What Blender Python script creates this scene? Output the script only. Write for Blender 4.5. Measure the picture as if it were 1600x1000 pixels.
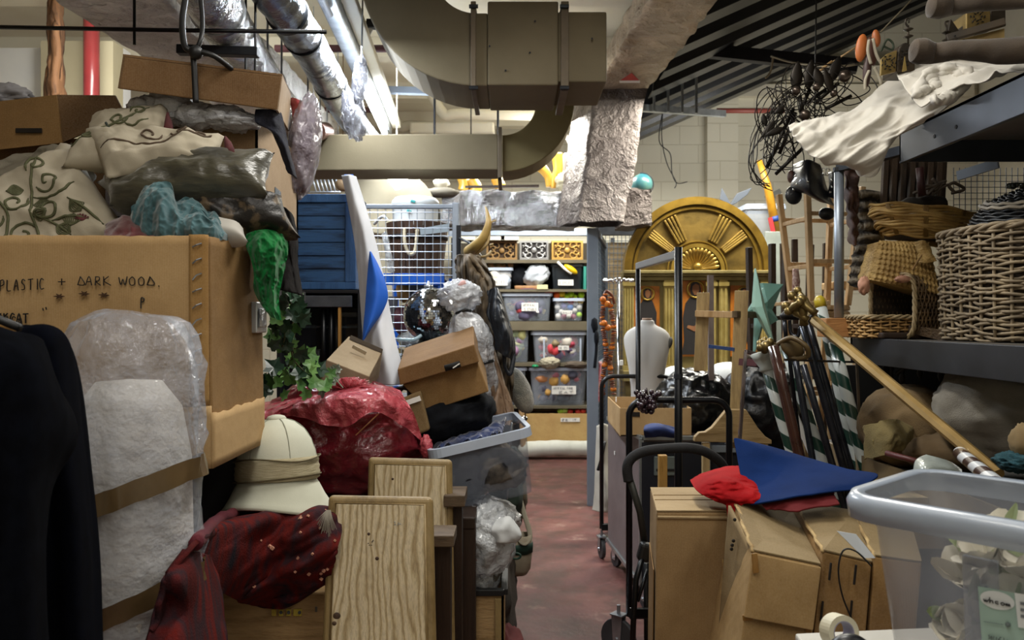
import bpy,bmesh,math,random
from mathutils import Vector,Matrix,noise
for _o in list(bpy.data.objects):
 bpy.data.objects.remove(_o)
SC=bpy.context.scene
COL=SC.collection
PI=math.pi
F=1244.44
EYE=1.45
def P(px,py,d):
 return Vector(((px-800)/F*d,d,EYE-(py-500)/F*d))
 # ---------------------------------------------------------------- camera
cd=bpy.data.cameras.new('camera')
cd.lens=28
cd.sensor_width=36
cd.clip_start=0.05
cd.dof.use_dof=True
cd.dof.focus_distance=2.2
cd.dof.aperture_fstop=7.0
cam=bpy.data.objects.new('camera',cd)
COL.objects.link(cam)
cam.location=(0,0,EYE)
cam.rotation_euler=(PI/2,0,0)
SC.camera=cam
# ---------------------------------------------------------------- view and world
SC.view_settings.view_transform='Standard'
SC.view_settings.look='None'
SC.view_settings.gamma=1
SC.view_settings.use_curve_mapping=False
SC.view_settings.exposure=0.0
w=bpy.data.worlds.new('room_air')
SC.world=w
w.use_nodes=True
w.node_tree.nodes['Background'].inputs[0].default_value=(0.80,0.88,1.0,1)
w.node_tree.nodes['Background'].inputs[1].default_value=0.10
def area(name,loc,sx,sy,power,col=(1,.97,.9),rot=(0,0,0)):
 l=bpy.data.lights.new(name,'AREA')
 l.shape='RECTANGLE'
 l.size=sx
 l.size_y=sy
 l.energy=power
 l.color=col
 o=bpy.data.objects.new(name,l)
 o.location=loc
 o.rotation_euler=rot
 COL.objects.link(o)
 return o
area('near_fill_light',(-0.35,0.15,3.1),0.5,1.9,27,(1,.95,.87))  # unseen fill added over the foreground, no fitting there
area('near_right_fill_light',(1.5,-0.2,3.0),0.4,1.6,19,(1,.95,.87))  # added fill for the right foreground, no lamp hangs here
area('cross_aisle_fill_light',(0.25,2.3,3.1),0.3,1.2,38,(1,.97,.9))  # fill added to brighten the easel and other fronts along the aisle
area('aisle_batten_light',(-0.86,4.9,2.86),0.16,3.2,110,(.86,.93,1))
area('aisle_batten_uplight',(-0.86,5.9,2.95),0.2,1.2,8,(.86,.93,1),(PI,0,0))
area('back_fill_light',(0.35,7.3,3.1),0.5,1.6,150,(1,.98,.9))  # unseen fill brightening the back shelving, no batten built
area('back_fill_uplight',(0.35,7.4,3.15),0.5,1.2,12,(1,.98,.9),(PI,0,0))  # upward partner of the back fill, added to lighten the ceiling
area('right_bay_fill_light',(1.9,6.0,3.2),1.6,0.5,135,(1,.97,.86))  # unseen fill over the altarpiece bay, without a batten
area('right_bay_fill_uplight',(2.6,7.4,2.9),1.2,0.5,24,(1,.98,.9),(math.radians(150),0,0))  # added fill aimed up at the right of the back wall
area('left_bay_fill_light',(-2.4,4.6,3.2),0.5,1.2,42,(1,.98,.92),(math.radians(42),0,0))  # added fill, tilted to whiten the left partition
# ================================================================ helpers
def C(h,a=1.0):
 r,g,b=(int(h[i:i+2],16)/255 for i in(0,2,4))
 f=lambda c:c/12.92 if c<=.04045 else((c+.055)/1.055)**2.4
 return(f(r),f(g),f(b),a)
MATS={}
class N:
 """small wrapper round a material's node tree"""
 def __init__(s,name):
  s.m=bpy.data.materials.new(name)
  s.m.use_nodes=True
  s.t=s.m.node_tree
  s.n=s.t.nodes
  s.b=s.n['Principled BSDF']
  s.out=s.n['Material Output']
 def new(s,kind,**kw):
  nd=s.n.new(kind)
  for k,v in kw.items():
   if k.startswith('i_'):
    nd.inputs[k[2:].replace('_',' ')].default_value=v
   else:
    setattr(nd,k,v)
  return nd
 def link(s,a,b):
  s.t.links.new(a,b)
 def coord(s,stretch=(1,1,1)):
  tc=s.new('ShaderNodeTexCoord')
  mp=s.new('ShaderNodeMapping')
  mp.inputs['Scale'].default_value=stretch
  s.link(tc.outputs['Object'],mp.inputs['Vector'])
  return mp.outputs['Vector']
 def noise(s,vec,scale,detail=4,rough=.55):
  n=s.new('ShaderNodeTexNoise')
  n.inputs['Scale'].default_value=scale
  n.inputs['Detail'].default_value=detail
  n.inputs['Roughness'].default_value=rough
  s.link(vec,n.inputs['Vector'])
  return n.outputs['Fac']
 def ramp(s,fac,stops,interp='LINEAR'):
  r=s.new('ShaderNodeValToRGB')
  cr=r.color_ramp
  cr.interpolation=interp
  while len(cr.elements)<len(stops):
   cr.elements.new(.5)
  for e,(p,c)in zip(cr.elements,stops):
   e.position=p
   e.color=c
  s.link(fac,r.inputs['Fac'])
  return r.outputs['Color']
 def mix(s,fac,a,b,mode='MIX'):
  m=s.new('ShaderNodeMix',data_type='RGBA',blend_type=mode)
  if isinstance(fac,(int,float)):
   m.inputs[0].default_value=fac
  else:
   s.link(fac,m.inputs[0])
  for sock,v in((m.inputs[6],a),(m.inputs[7],b)):
   if isinstance(v,tuple):
    sock.default_value=v
   else:
    s.link(v,sock)
  return m.outputs[2]
 def bump(s,fac,strength=.3,dist=.01,prev=None):
  b=s.new('ShaderNodeBump')
  b.inputs['Strength'].default_value=strength
  b.inputs['Distance'].default_value=dist
  s.link(fac,b.inputs['Height'])
  if prev is not None:
   s.link(prev,b.inputs['Normal'])
  return b.outputs['Normal']
def M(name,c1,c2=None,scale=4,rough=.7,metal=0,bump=0,bscale=60,stretch=(1,1,1),bdist=.005,
coat=0,spec=.5,emit=0,lo=.35,hi=.65,sheen=0,thin=0,bstretch=None):
 """general two-tone surface; thin > 0 lets that share of light straight through"""
 if name in MATS:
  return MATS[name]
 n=N(name)
 b=n.b
 vec=n.coord(stretch)
 if c2:
  fac=n.noise(vec,scale,5)
  col=n.ramp(fac,[(lo,C(c1)),(hi,C(c2))])
  n.link(col,b.inputs['Base Color'])
 else:
  b.inputs['Base Color'].default_value=C(c1)
 b.inputs['Roughness'].default_value=rough
 b.inputs['Metallic'].default_value=metal
 b.inputs['Specular IOR Level'].default_value=spec
 b.inputs['Coat Weight'].default_value=coat
 b.inputs['Sheen Weight'].default_value=sheen
 if emit:
  b.inputs['Emission Color'].default_value=C(c1)
  b.inputs['Emission Strength'].default_value=emit
 if bump:
  v2=n.coord(bstretch)if bstretch else vec
  n.link(n.bump(n.noise(v2,bscale,4),bump,bdist),b.inputs['Normal'])
 if thin:
  tr=n.new('ShaderNodeBsdfTransparent')
  mx=n.new('ShaderNodeMixShader')
  mx.inputs[0].default_value=thin
  n.link(b.outputs[0],mx.inputs[1])
  n.link(tr.outputs[0],mx.inputs[2])
  n.link(mx.outputs[0],n.out.inputs['Surface'])
 MATS[name]=n.m
 return n.m
def M_foil(name,c,c2,rough=.3,scale=9,strength=.9,metal=.9):
 n=N(name)
 v=n.coord()
 vo=n.new('ShaderNodeTexVoronoi')
 vo.inputs['Scale'].default_value=scale
 nv=n.noise(v,scale*.7,6,.6)
 add=n.new('ShaderNodeVectorMath',operation='ADD')
 n.link(v,add.inputs[0])
 n.link(nv,add.inputs[1])
 n.link(add.outputs[0],vo.inputs['Vector'])
 b1=n.bump(vo.outputs['Distance'],strength,.05)
 b2=n.bump(n.noise(v,scale*5,6,.7),strength*.8,.02,b1)
 n.link(b2,n.b.inputs['Normal'])
 col=n.ramp(n.noise(v,scale*.35,6,.65),[(.38,C(c2)),(.6,C(c))])
 n.link(col,n.b.inputs['Base Color'])
 n.b.inputs['Metallic'].default_value=metal
 n.b.inputs['Roughness'].default_value=rough
 MATS[name]=n.m
 return n.m
def M_card(name,c,c2,axis=0):
 """cardboard: faint flutes, fibres and scuffs"""
 n=N(name)
 v=n.coord()
 fine=n.noise(v,260,2)
 big=n.noise(v,5,5,.6)
 col=n.ramp(big,[(.3,C(c2)),(.62,C(c))])
 col=n.mix(.06,col,n.ramp(fine,[(.3,C('4a4030')),(.7,C('e0d0b8'))]))
 n.link(col,n.b.inputs['Base Color'])
 st=[1,1,1]
 wv=n.new('ShaderNodeTexWave',wave_type='BANDS',bands_direction='XYZ'[axis])
 wv.inputs['Scale'].default_value=60
 wv.inputs['Distortion'].default_value=.6
 n.link(v,wv.inputs['Vector'])
 b1=n.bump(wv.outputs['Fac'],.06,.003)
 n.link(n.bump(n.noise(v,7,3),.35,.02,b1),n.b.inputs['Normal'])
 n.b.inputs['Roughness'].default_value=.82
 n.b.inputs['Specular IOR Level'].default_value=.25
 MATS[name]=n.m
 return n.m
def M_wood(name,c,c2,stretch=(14,14,1.2),rough=.6,scale=3,dark=None,bump=.35):
 n=N(name)
 v=n.coord(stretch)
 g=n.noise(v,scale,8,.65)
 col=n.ramp(g,[(.34,C(c2)),(.52,C(c)),(.7,C(c))])
 g2=n.noise(n.coord(tuple(x*3 for x in stretch)),scale*1.5,5,.7)
 col=n.mix(.35,col,n.ramp(g2,[(.4,C(c2)),(.55,C(c))]),'MULTIPLY')
 if dark:
  k=n.noise(n.coord(),7,3)
  col=n.mix(n.ramp(k,[(.62,(0,0,0,1)),(.72,(1,1,1,1))]),col,C(dark))
 n.link(col,n.b.inputs['Base Color'])
 n.link(n.bump(g2,bump,.006),n.b.inputs['Normal'])
 n.b.inputs['Roughness'].default_value=rough
 MATS[name]=n.m
 return n.m
def M_film(name,c,through=.5,rough=.15,scale=20,bump=.5,mottle=None):
 """thin plastic film: part see-through, part glossy, part milky"""
 n=N(name)
 v=n.coord()
 n.b.inputs['Base Color'].default_value=C(c)
 n.b.inputs['Roughness'].default_value=rough
 n.b.inputs['Specular IOR Level'].default_value=.8
 n.b.inputs['Coat Weight'].default_value=.6
 n.b.inputs['Coat Roughness'].default_value=.08
 b1=n.bump(n.noise(v,scale,5,.6),bump,.03)
 n.link(b1,n.b.inputs['Normal'])
 tr=n.new('ShaderNodeBsdfTransparent')
 tr.inputs[0].default_value=C(mottle)if mottle else(1,1,1,1)
 mx=n.new('ShaderNodeMixShader')
 f=n.noise(v,scale*.3,4)
 mr=n.new('ShaderNodeMapRange')
 mr.inputs['From Min'].default_value=.3
 mr.inputs['From Max'].default_value=.7
 mr.inputs['To Min'].default_value=max(0,through-.15)
 mr.inputs['To Max'].default_value=min(1,through+.15)
 n.link(f,mr.inputs['Value'])
 n.link(mr.outputs[0],mx.inputs[0])
 n.link(n.b.outputs[0],mx.inputs[1])
 n.link(tr.outputs[0],mx.inputs[2])
 n.link(mx.outputs[0],n.out.inputs['Surface'])
 MATS[name]=n.m
 return n.m
 # ---------------------------------------------------------------- meshes
def hsh(v):
 return noise.noise(v)
def rot(rx=0,ry=0,rz=0):
 return(Matrix.Rotation(math.radians(rz),3,'Z')@Matrix.Rotation(math.radians(ry),3,'Y')
@Matrix.Rotation(math.radians(rx),3,'X'))
def offset_of(o):
 v=Vector((0,0,0))
 while o:
  v+=o.location
  o=o.parent
 return v
class B:
 def __init__(s):
  s.v=[]
  s.f=[]
 def add(s,vs,fs):
  k=len(s.v)
  s.v+=[Vector(x)for x in vs]
  s.f+=[tuple(i+k for i in f)for f in fs]
  return s
 def hexa(s,a,b):
  """a, b: four corners each, same winding"""
  return s.add(list(a)+list(b),[(3,2,1,0),(4,5,6,7),(0,1,5,4),(1,2,6,5),(2,3,7,6),(3,0,4,7)])
 def bx(s,x0,x1,y0,y1,z0,z1):
  return s.hexa([(x0,y0,z0),(x1,y0,z0),(x1,y1,z0),(x0,y1,z0)],
[(x0,y0,z1),(x1,y0,z1),(x1,y1,z1),(x0,y1,z1)])
 def box(s,c,size,R=None):
  c=Vector(c)
  x,y,z=(q/2 for q in size)
  pts=[Vector(p)for p in((-x,-y,-z),(x,-y,-z),(x,y,-z),(-x,y,-z),(-x,-y,z),(x,-y,z),(x,y,z),(-x,y,z))]
  if R:
   pts=[R@p for p in pts]
  pts=[p+c for p in pts]
  return s.hexa(pts[:4],pts[4:])
 def beam(s,p,q,w,h,up=(0,0,1)):
  p,q=Vector(p),Vector(q)
  d=(q-p).normalized()
  u=Vector(up)
  sd=d.cross(u)
  if sd.length<1e-4:
   sd=d.cross(Vector((0,1,0)))
  sd.normalize()
  u=sd.cross(d).normalized()
  a,b=sd*w/2,u*h/2
  return s.hexa([p-a-b,p+a-b,p+a+b,p-a+b],[q-a-b,q+a-b,q+a+b,q-a+b])
 def tube(s,pts,r,n=8,closed=False,caps=True,flat=1.0):
  pts=[Vector(p)for p in pts]
  m=len(pts)
  rs=r if isinstance(r,(list,tuple))else[r]*m
  up=None
  rings=[]
  for i,p in enumerate(pts):
   if closed:
    t=pts[(i+1)%m]-pts[i-1]
   else:
    t=pts[min(i+1,m-1)]-pts[max(i-1,0)]
   if t.length<1e-9:
    t=Vector((0,0,1))
   t.normalize()
   if up is None:
    up=t.orthogonal().normalized()
   up=up-t*up.dot(t)
   if up.length<1e-5:
    up=t.orthogonal()
   up.normalize()
   sd=t.cross(up)
   rings.append([p+(up*math.cos(a)*flat+sd*math.sin(a))*rs[i]for a in(2*PI*k/n for k in range(n))])
  vs=[v for rg in rings for v in rg]
  fs=[]
  for i in range(m if closed else m-1):
   j=(i+1)%m
   for k in range(n):
    l=(k+1)%n
    fs.append((i*n+k,i*n+l,j*n+l,j*n+k))
  if caps and not closed:
   fs.append(tuple(range(n))[::-1])
   fs.append(tuple((m-1)*n+k for k in range(n)))
  return s.add(vs,fs)
 def lathe(s,prof,c=(0,0,0),n=24,R=None,sx=1,sy=1,wob=0,seed=0,cap=True):
  """prof: (radius, height) pairs from the bottom up"""
  c=Vector(c)
  vs,fs=[],[]
  for r,z in prof:
   for k in range(n):
    a=2*PI*k/n
    rr=r*(1+wob*noise.noise(Vector((math.cos(a)*2,math.sin(a)*2,z*6+seed))))
    p=Vector((rr*math.cos(a)*sx,rr*math.sin(a)*sy,z))
    vs.append((R@p if R else p)+c)
  m=len(prof)
  for i in range(m-1):
   for k in range(n):
    l=(k+1)%n
    fs.append((i*n+k,i*n+l,(i+1)*n+l,(i+1)*n+k))
  if cap:
   fs.append(tuple(range(n))[::-1])
   fs.append(tuple((m-1)*n+k for k in range(n)))
  return s.add(vs,fs)
 def prism(s,pts,t):
  """polygon pts (3-D, planar) pushed along vector t"""
  pts=[Vector(p)for p in pts]
  t=Vector(t)
  m=len(pts)
  vs=pts+[p+t for p in pts]
  fs=[tuple(range(m))[::-1],tuple(range(m,2*m))]
  for i in range(m):
   j=(i+1)%m
   fs.append((i,j,m+j,m+i))
  return s.add(vs,fs)
 def ball(s,c,r,nu=16,nv=10,R=None,warp=None):
  c=Vector(c)
  rv=Vector(r)if isinstance(r,(tuple,list,Vector))else Vector((r,r,r))
  vs=[Vector((0,0,-1))]
  for j in range(1,nv):
   th=PI*j/nv
   for k in range(nu):
    a=2*PI*k/nu
    vs.append(Vector((math.sin(th)*math.cos(a),math.sin(th)*math.sin(a),-math.cos(th))))
  vs.append(Vector((0,0,1)))
  out=[]
  for p in vs:
   q=p.copy()
   if warp:
    q=warp(q)
   q=Vector((q.x*rv.x,q.y*rv.y,q.z*rv.z))
   out.append((R@q if R else q)+c)
  fs=[]
  for k in range(nu):
   fs.append((0,1+(k+1)%nu,1+k))
   b=1+(nv-2)*nu
   fs.append((b+k,b+(k+1)%nu,len(vs)-1))
  for j in range(nv-2):
   for k in range(nu):
    a=1+j*nu
    fs.append((a+k,a+(k+1)%nu,a+nu+(k+1)%nu,a+nu+k))
  return s.add(out,fs)
 def grid(s,fn,nu,nv,closeu=False):
  vs=[fn(i/nu,j/nv)for j in range(nv+1)for i in range(nu+1)]
  w=nu+1
  fs=[(j*w+i,j*w+i+1,(j+1)*w+i+1,(j+1)*w+i)for j in range(nv)for i in range(nu)]
  return s.add(vs,fs)
 def warp(s,fn):
  s.v=[fn(v)for v in s.v]
  return s
 def out(s,name,mat,parent=None,smooth=False,bevel=0,solid=0,sub=0,seg=2,loc=None,weld=False,offs=0):
  me=bpy.data.meshes.new(name)
  if parent is not None:
   off=offset_of(parent)
  elif loc is not None:
   off=Vector(loc)
  else:
   xs=[v.x for v in s.v];ys=[v.y for v in s.v];zs=[v.z for v in s.v]
   off=Vector(((min(xs)+max(xs))/2,(min(ys)+max(ys))/2,min(zs)))
  me.from_pydata([tuple(v-off)for v in s.v],[],s.f)
  me.validate()
  bm=bmesh.new()
  bm.from_mesh(me)
  if weld:
   bmesh.ops.remove_doubles(bm,verts=bm.verts,dist=1e-5)
  bmesh.ops.recalc_face_normals(bm,faces=bm.faces)
  bm.to_mesh(me)
  bm.free()
  if smooth:
   me.polygons.foreach_set('use_smooth',[True]*len(me.polygons))
  o=bpy.data.objects.new(name,me)
  if mat:
   me.materials.append(mat)
  COL.objects.link(o)
  if parent is not None:
   o.parent=parent
  else:
   o.location=off
  if solid:
   md=o.modifiers.new('s','SOLIDIFY')
   md.thickness=solid
   md.offset=offs
  if bevel:
   md=o.modifiers.new('b','BEVEL')
   md.width=bevel
   md.segments=seg
   md.limit_method='ANGLE'
   md.angle_limit=math.radians(40)
  if sub:
   md=o.modifiers.new('u','SUBSURF')
   md.levels=md.render_levels=sub
  return o
def thing(name,label,cat,at,group=None):
 o=bpy.data.objects.new(name,None)
 o.empty_display_size=.05
 COL.objects.link(o)
 o.location=at
 o['label']=label
 o['category']=cat
 if group:
  o['group']=group
 return o
def tag(o,label,cat,group=None,kind=None):
 o['label']=label
 o['category']=cat
 if group:
  o['group']=group
 if kind:
  o['kind']=kind
 return o
def struct(o):
 o['kind']='structure'
 return o
def each(name,mat,parent,bs,**kw):
 for q in bs:
  q.out(name,mat,parent,**kw)
def copy_tree(o,parent=None):
 c=o.copy()
 COL.objects.link(c)
 c.parent=parent
 for ch in list(o.children):
  copy_tree(ch,c)
 return c
 # ---------------------------------------------------------------- curves and cloth
def cr(p0,p1,p2,p3,t):
 return.5*((2*p1)+(p2-p0)*t+(2*p0-5*p1+4*p2-p3)*t*t+(3*p1-p0-3*p2+p3)*t**3)
def spline(pts,n=8,closed=False):
 pts=[Vector(p)for p in pts]
 m=len(pts)
 res=[]
 rng=m if closed else m-1
 g=(lambda i:pts[i%m])if closed else(lambda i:pts[max(0,min(m-1,i))])
 for i in range(rng):
  for k in range(n):
   res.append(cr(g(i-1),g(i),g(i+1),g(i+2),k/n))
 if not closed:
  res.append(pts[-1].copy())
 return res
def sheet(rows):
 """rows of (px, py, depth) triples -> smooth surface function of u (along a row) and v (down the rows)"""
 R_=[[P(*p)if not isinstance(p,Vector)else p for p in r]for r in rows]
 nr,nc=len(R_),len(R_[0])
 def f(u,v):
  a=min(v*(nr-1),nr-1-1e-6)
  j=int(a)
  tv=a-j
  b=min(u*(nc-1),nc-1-1e-6)
  i=int(b)
  tu=b-i
  g=lambda x,m:max(0,min(m-1,x))
  col=[]
  for jj in(j-1,j,j+1,j+2):
   r=R_[g(jj,nr)]
   col.append(cr(r[g(i-1,nc)],r[g(i,nc)],r[g(i+1,nc)],r[g(i+2,nc)],tu))
  return cr(*col,tv)
 return f
def folds(p,amp,freq,seed=0,ridge=True,stretch=(1,1,1)):
 q=Vector((p.x*stretch[0],p.y*stretch[1],p.z*stretch[2]))*freq+Vector((seed*7.3,seed*3.1,seed*1.7))
 a=noise.noise(q)
 b=noise.noise(q*2.3+Vector((5,5,5)))
 if ridge:
  a=1-2*abs(a)*1.6
  b=1-2*abs(b)*1.6
 return amp*(a+.45*b)
def cloth(rows,nu=40,nv=40,amp=.01,freq=9,seed=0,ridge=True,stretch=(1,1,1),direction=(0,-1,0),bb=None):
 f=sheet(rows)
 d=Vector(direction)
 def g(u,v):
  p=f(u,v)
  return p+d*folds(p,amp,freq,seed,ridge,stretch)
 b=bb or B()
 b.grid(g,nu,nv)
 return b
def crumple(seed,amp=.12,freq=2.2,ridge=True,facet=0):
 def w(q):
  s=1+folds(q,amp,freq,seed,ridge)
  if facet:
   dd,pp=noise.voronoi(q*facet+Vector((seed,seed,seed)))
   s+=amp*.8*(dd[0]-.4)
  return q*s
 return w
def lump(c,r,seed,amp=.12,freq=2.2,nu=40,nv=28,R=None,ridge=True,facet=0,flat=None,bb=None):
 """crumpled closed body (sack, bag); flat = lowest height it may reach"""
 b=bb or B()
 k=len(b.v)
 b.ball(c,r,nu,nv,R,crumple(seed,amp,freq,ridge,facet))
 if flat is not None:
  for i in range(k,len(b.v)):
   if b.v[i].z<flat:
    b.v[i].z=flat+(flat-b.v[i].z)*-.02
 return b
def pillow_fn(c4,thick,seed=0,amp=.006,bend=0):
 """c4: corners tl, tr, br, bl; returns f(u,v,side) over u,v in 0..1"""
 tl,tr,br,bl=[P(*c)if not isinstance(c,Vector)else c for c in c4]
 nrm=(tr-tl).cross(bl-tl).normalized()
 if nrm.y>0:
  nrm=-nrm
 def f(u,v,side=1):
  a,b_=2*u-1,2*v-1
  a2=a*(1-.07*(1-b_*b_))
  b2=b_*(1-.07*(1-a*a))
  uu,vv=(a2+1)/2,(b2+1)/2
  p=(tl*(1-uu)+tr*uu)*(1-vv)+(bl*(1-uu)+br*uu)*vv
  h=max(0,(1-a**4))**.55*max(0,(1-b_**4))**.55
  p=p+nrm*thick*h*side
  p=p+nrm*folds(p,amp,11,seed)*side*min(1,h*3)
  p=p+nrm*bend*(a*a)
  return p
 return f,nrm
def pillow(name,label,cat,c4,thick,mat,seed=0,amp=.006,group=None,bend=0,n=28):
 f,nrm=pillow_fn(c4,thick,seed,amp,bend)
 b=B()
 b.grid(lambda u,v:f(u,v,1),n,n)
 b.grid(lambda u,v:f(u,v,-1),n,n)
 lo=min(b.v,key=lambda q:q.z)
 cx=sum((v.x for v in b.v))/len(b.v)
 cy=sum((v.y for v in b.v))/len(b.v)
 root=thing(name,label,cat,(cx,cy,lo.z),group)
 b.out('cover',mat,root,smooth=True,weld=True)
 return root,f,nrm
def on_pillow(f,nrm,uv,lift=.001,n=6):
 pts=spline([Vector((a,b_,0))for a,b_ in uv],n)
 return[f(min(.98,max(.02,p.x)),min(.98,max(.02,p.y)),1)+nrm*lift for p in pts]
def spiral(cx,cy,r,a0,turns,sgn=1,n=14,asp=1.0):
 out=[]
 turns*=1.25
 for k in range(n+1):
  t=k/n
  a=a0+sgn*turns*2*PI*t
  rr=r*(1-.8*t)
  out.append((cx+rr*1.35*math.cos(a),cy+rr*1.35*math.sin(a)*asp))
 return out
 # ---------------------------------------------------------------- shared materials
cream=M('cream_paint','cfc9b4','dcd8c8',2,.75,bump=.15,bscale=30)
cream2=M('cream_ceiling','d8d2bc','e4dfcd',1.5,.8)
black_metal=M('black_metal','0c0e12',rough=.35,metal=.3,spec=.5)
black_plastic=M('black_plastic','0d0e10',rough=.5)
dark_steel=M('dark_steel','23252a','33363b',12,.5,.6)
galv=M('galvanised_steel','9aa0a6','c4c9ce',9,.32,.85,bump=.05)
grey_paint=M('grey_blue_paint','76818f','8791a0',3,.5)
duct_paint=M('duct_taupe_paint','675d47','726750',2.5,.72,bump=.12,bscale=120,spec=.3)
card=M_card('cardboard','b8986a','a58457')
card_pale=M_card('cardboard_pale','a08a66','8a7452')
card_dark=M_card('cardboard_brown','8b6a3e','74562f')
card_x=M_card('cardboard_x','a88c60','8f744a',2)
ply=M_wood('plywood','b79a6c','8d7147',(2,2,12),.65,3)
dark_wood=M_wood('dark_wood','3a281b','20140d',(10,10,1.2),.5,3)
pale_wood=M_wood('pale_wood','cdb085','b08f60',(12,12,1.5),.55,3)
white_label=M('white_label','e8e6e0',rough=.6)
ink=M('marker_ink','0b0b0e',rough=.5)
white_film=M_film('clear_white_film','e6e8ea',.42,.18,22,.7)
clear_tub=M_film('frosted_tub','c9d3e2',.7,.3,8,.05)
clear_rim=M_film('frosted_tub_rim','c3cfe2',.12,.3,8,.05)
black_film=M('black_bag_film','0a0b0d',rough=.3,spec=.5,bump=.4,bscale=12,bdist=.02,coat=.1)
black_cloth=M('black_cloth','0b0d12','14171d',30,.9,bump=.3,bscale=400,bdist=.001,spec=.2)
# ================================================================ the room
def M_floor():
 n=N('red_painted_concrete')
 v=n.coord()
 base=n.ramp(n.noise(v,1.4,6,.65),[(.3,C('54332f')),(.5,C('673f3b')),(.7,C('7a5147'))])
 wear=n.ramp(n.noise(v,5,7,.7),[(.58,(0,0,0,1)),(.68,(1,1,1,1))])
 col=n.mix(wear,base,C('93786a'))
 dirt=n.ramp(n.noise(v,3.1,6,.7),[(.44,(0,0,0,1)),(.6,(.75,.75,.75,1))])
 col=n.mix(dirt,col,C('46342b'))
 n.link(col,n.b.inputs['Base Color'])
 n.link(n.ramp(n.noise(v,6,5),[(.3,(.35,)*3+(1,)),(.7,(.6,)*3+(1,))]),n.b.inputs['Roughness'])
 n.link(n.bump(n.noise(v,25,5),.15,.01),n.b.inputs['Normal'])
 return n.m
def M_block(name,c,c2):
 n=N(name)
 v=n.coord()
 sp=n.new('ShaderNodeSeparateXYZ')
 n.link(v,sp.inputs[0])
 cb=n.new('ShaderNodeCombineXYZ')
 n.link(sp.outputs['X'],cb.inputs['X'])
 n.link(sp.outputs['Z'],cb.inputs['Y'])
 bk=n.new('ShaderNodeTexBrick')
 bk.inputs['Scale'].default_value=1
 bk.inputs['Brick Width'].default_value=.44
 bk.inputs['Row Height'].default_value=.22
 bk.inputs['Mortar Size'].default_value=.006
 bk.inputs['Mortar Smooth'].default_value=.6
 n.link(cb.outputs[0],bk.inputs['Vector'])
 bk.inputs['Color1'].default_value=C(c)
 bk.inputs['Color2'].default_value=C(c)
 bk.inputs['Mortar'].default_value=C(c2)
 n.link(bk.outputs['Color'],n.b.inputs['Base Color'])
 b1=n.bump(bk.outputs['Fac'],.4,-.01)
 n.link(n.bump(n.noise(v,40,4),.2,.01,b1),n.b.inputs['Normal'])
 n.b.inputs['Roughness'].default_value=.75
 return n.m
block=M_block('painted_blockwork','d3cfbe','bdb7a4')
struct(B().bx(-4.6,5.6,-1.2,9.6,-.12,0).out('floor',M_floor(),loc=(0,0,0)))
struct(B().bx(-4.6,5.6,9.4,9.6,0,5.4).out('wall_back',block,loc=(0,0,0)))
struct(B().bx(-4.7,-4.5,-1.2,9.6,0,3.6).out('wall_left',cream,loc=(0,0,0)))
struct(B().bx(5.5,5.7,-1.2,9.6,0,5.6).out('wall_right',cream,loc=(0,0,0)))
struct(B().bx(-4.7,5.7,-1.35,-1.2,0,5.4).out('wall_front',cream,loc=(0,0,0)))
struct(B().bx(-4.6,-2.93,6.0,6.12,0,3.5).out('wall_partition',M('white_panel','dddfe0','e8e8e4',2,.6),loc=(0,0,0)))
b=B().bx(-4.6,1.05,-1.2,9.5,3.78,3.9)
struct(b.out('ceiling',cream2,loc=(0,0,0)))
b=B()
for y in(5.35,6.55,7.8,8.9):
 b.bx(-4.5,1.05,y,y+.16,3.62,3.779)
struct(b.out('ceiling_beams',cream2,loc=(0,0,0)))
b=B()
SL=.446
zd=lambda x:3.6+SL*(x-1.3)
prof=[]
y=1.2
while y<9.3:
 prof+=[(y,0),(y+.14,0),(y+.20,-.15),(y+.42,-.15),(y+.48,0)]
 y+=.54
xs=[1.2,5.5]
vs=[Vector((x,yy,zd(x)+h))for yy,h in prof for x in xs]
fs=[(2*i,2*i+1,2*i+3,2*i+2)for i in range(len(prof)-1)]
b.add(vs,fs)
struct(b.out('ceiling_decking',M('deck_metal','141518','202124',3,.3,.6,stretch=(.6,6,1),bump=.1),loc=(0,0,0),solid=.01))
struct(B().bx(.9,5.5,-1.2,9.4,5.5,5.6).out('ceiling_upper',cream2,loc=(0,0,0)))
b=B().beam(P(1050,74,6.6),P(1340,104,6.2),.08,.10)
struct(b.out('trim_deck_angle',M('dark_angle','17171a','24242a',8,.6,.4),loc=(0,0,0)))
struct(B().bx(P(1104,0,9.3).x,P(1152,0,9.3).x,9.26,9.4,0,4.1).out('trim_pilaster',block,loc=(0,0,0)))
struct(B().bx(P(1104,0,9.2).x-.45,5.4,9.3,9.4,P(0,150,9.3).z,P(0,138,9.3).z+.05).out('trim_wall_beam',cream,loc=(0,0,0)))
b=B().bx(P(1240,0,9).x,5.4,9.05,9.4,P(0,115,9).z,P(0,100,9).z)
struct(b.out('trim_high_ledge',cream,loc=(0,0,0)))
tag(B().tube([P(1120,173,8.6),P(1225,173,8.6)],.028,10).out('red_pipe',M('red_pipe_paint','7a3a32',rough=.5),smooth=True),
'dull red horizontal pipe on the wall above the gilded altarpiece','pipe')
tag(B().beam(P(990,168,7.2),P(1132,178,7.6),.05,.06).out('channel_rail',galv),
'galvanised channel rail meeting the red wall pipe','rail')
b=B()
for i in range(5):
 a=P(1000+i*22,173+i,7.2)
 b.beam(a,a+Vector((0,0,.2+.05*i)),.02,.02)
b.out('strut',galv,None)
bpy.data.objects['strut']['label']='short galvanised struts standing on the channel rail'
bpy.data.objects['strut']['category']='bracket'
struct(B().bx(P(70,0,5.9).x,P(182,0,5.9).x,5.85,6.0,0,3.5).out('trim_column',M('beige_column','b5ab8c','c4bb9c',2,.7),loc=(0,0,0)))
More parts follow.
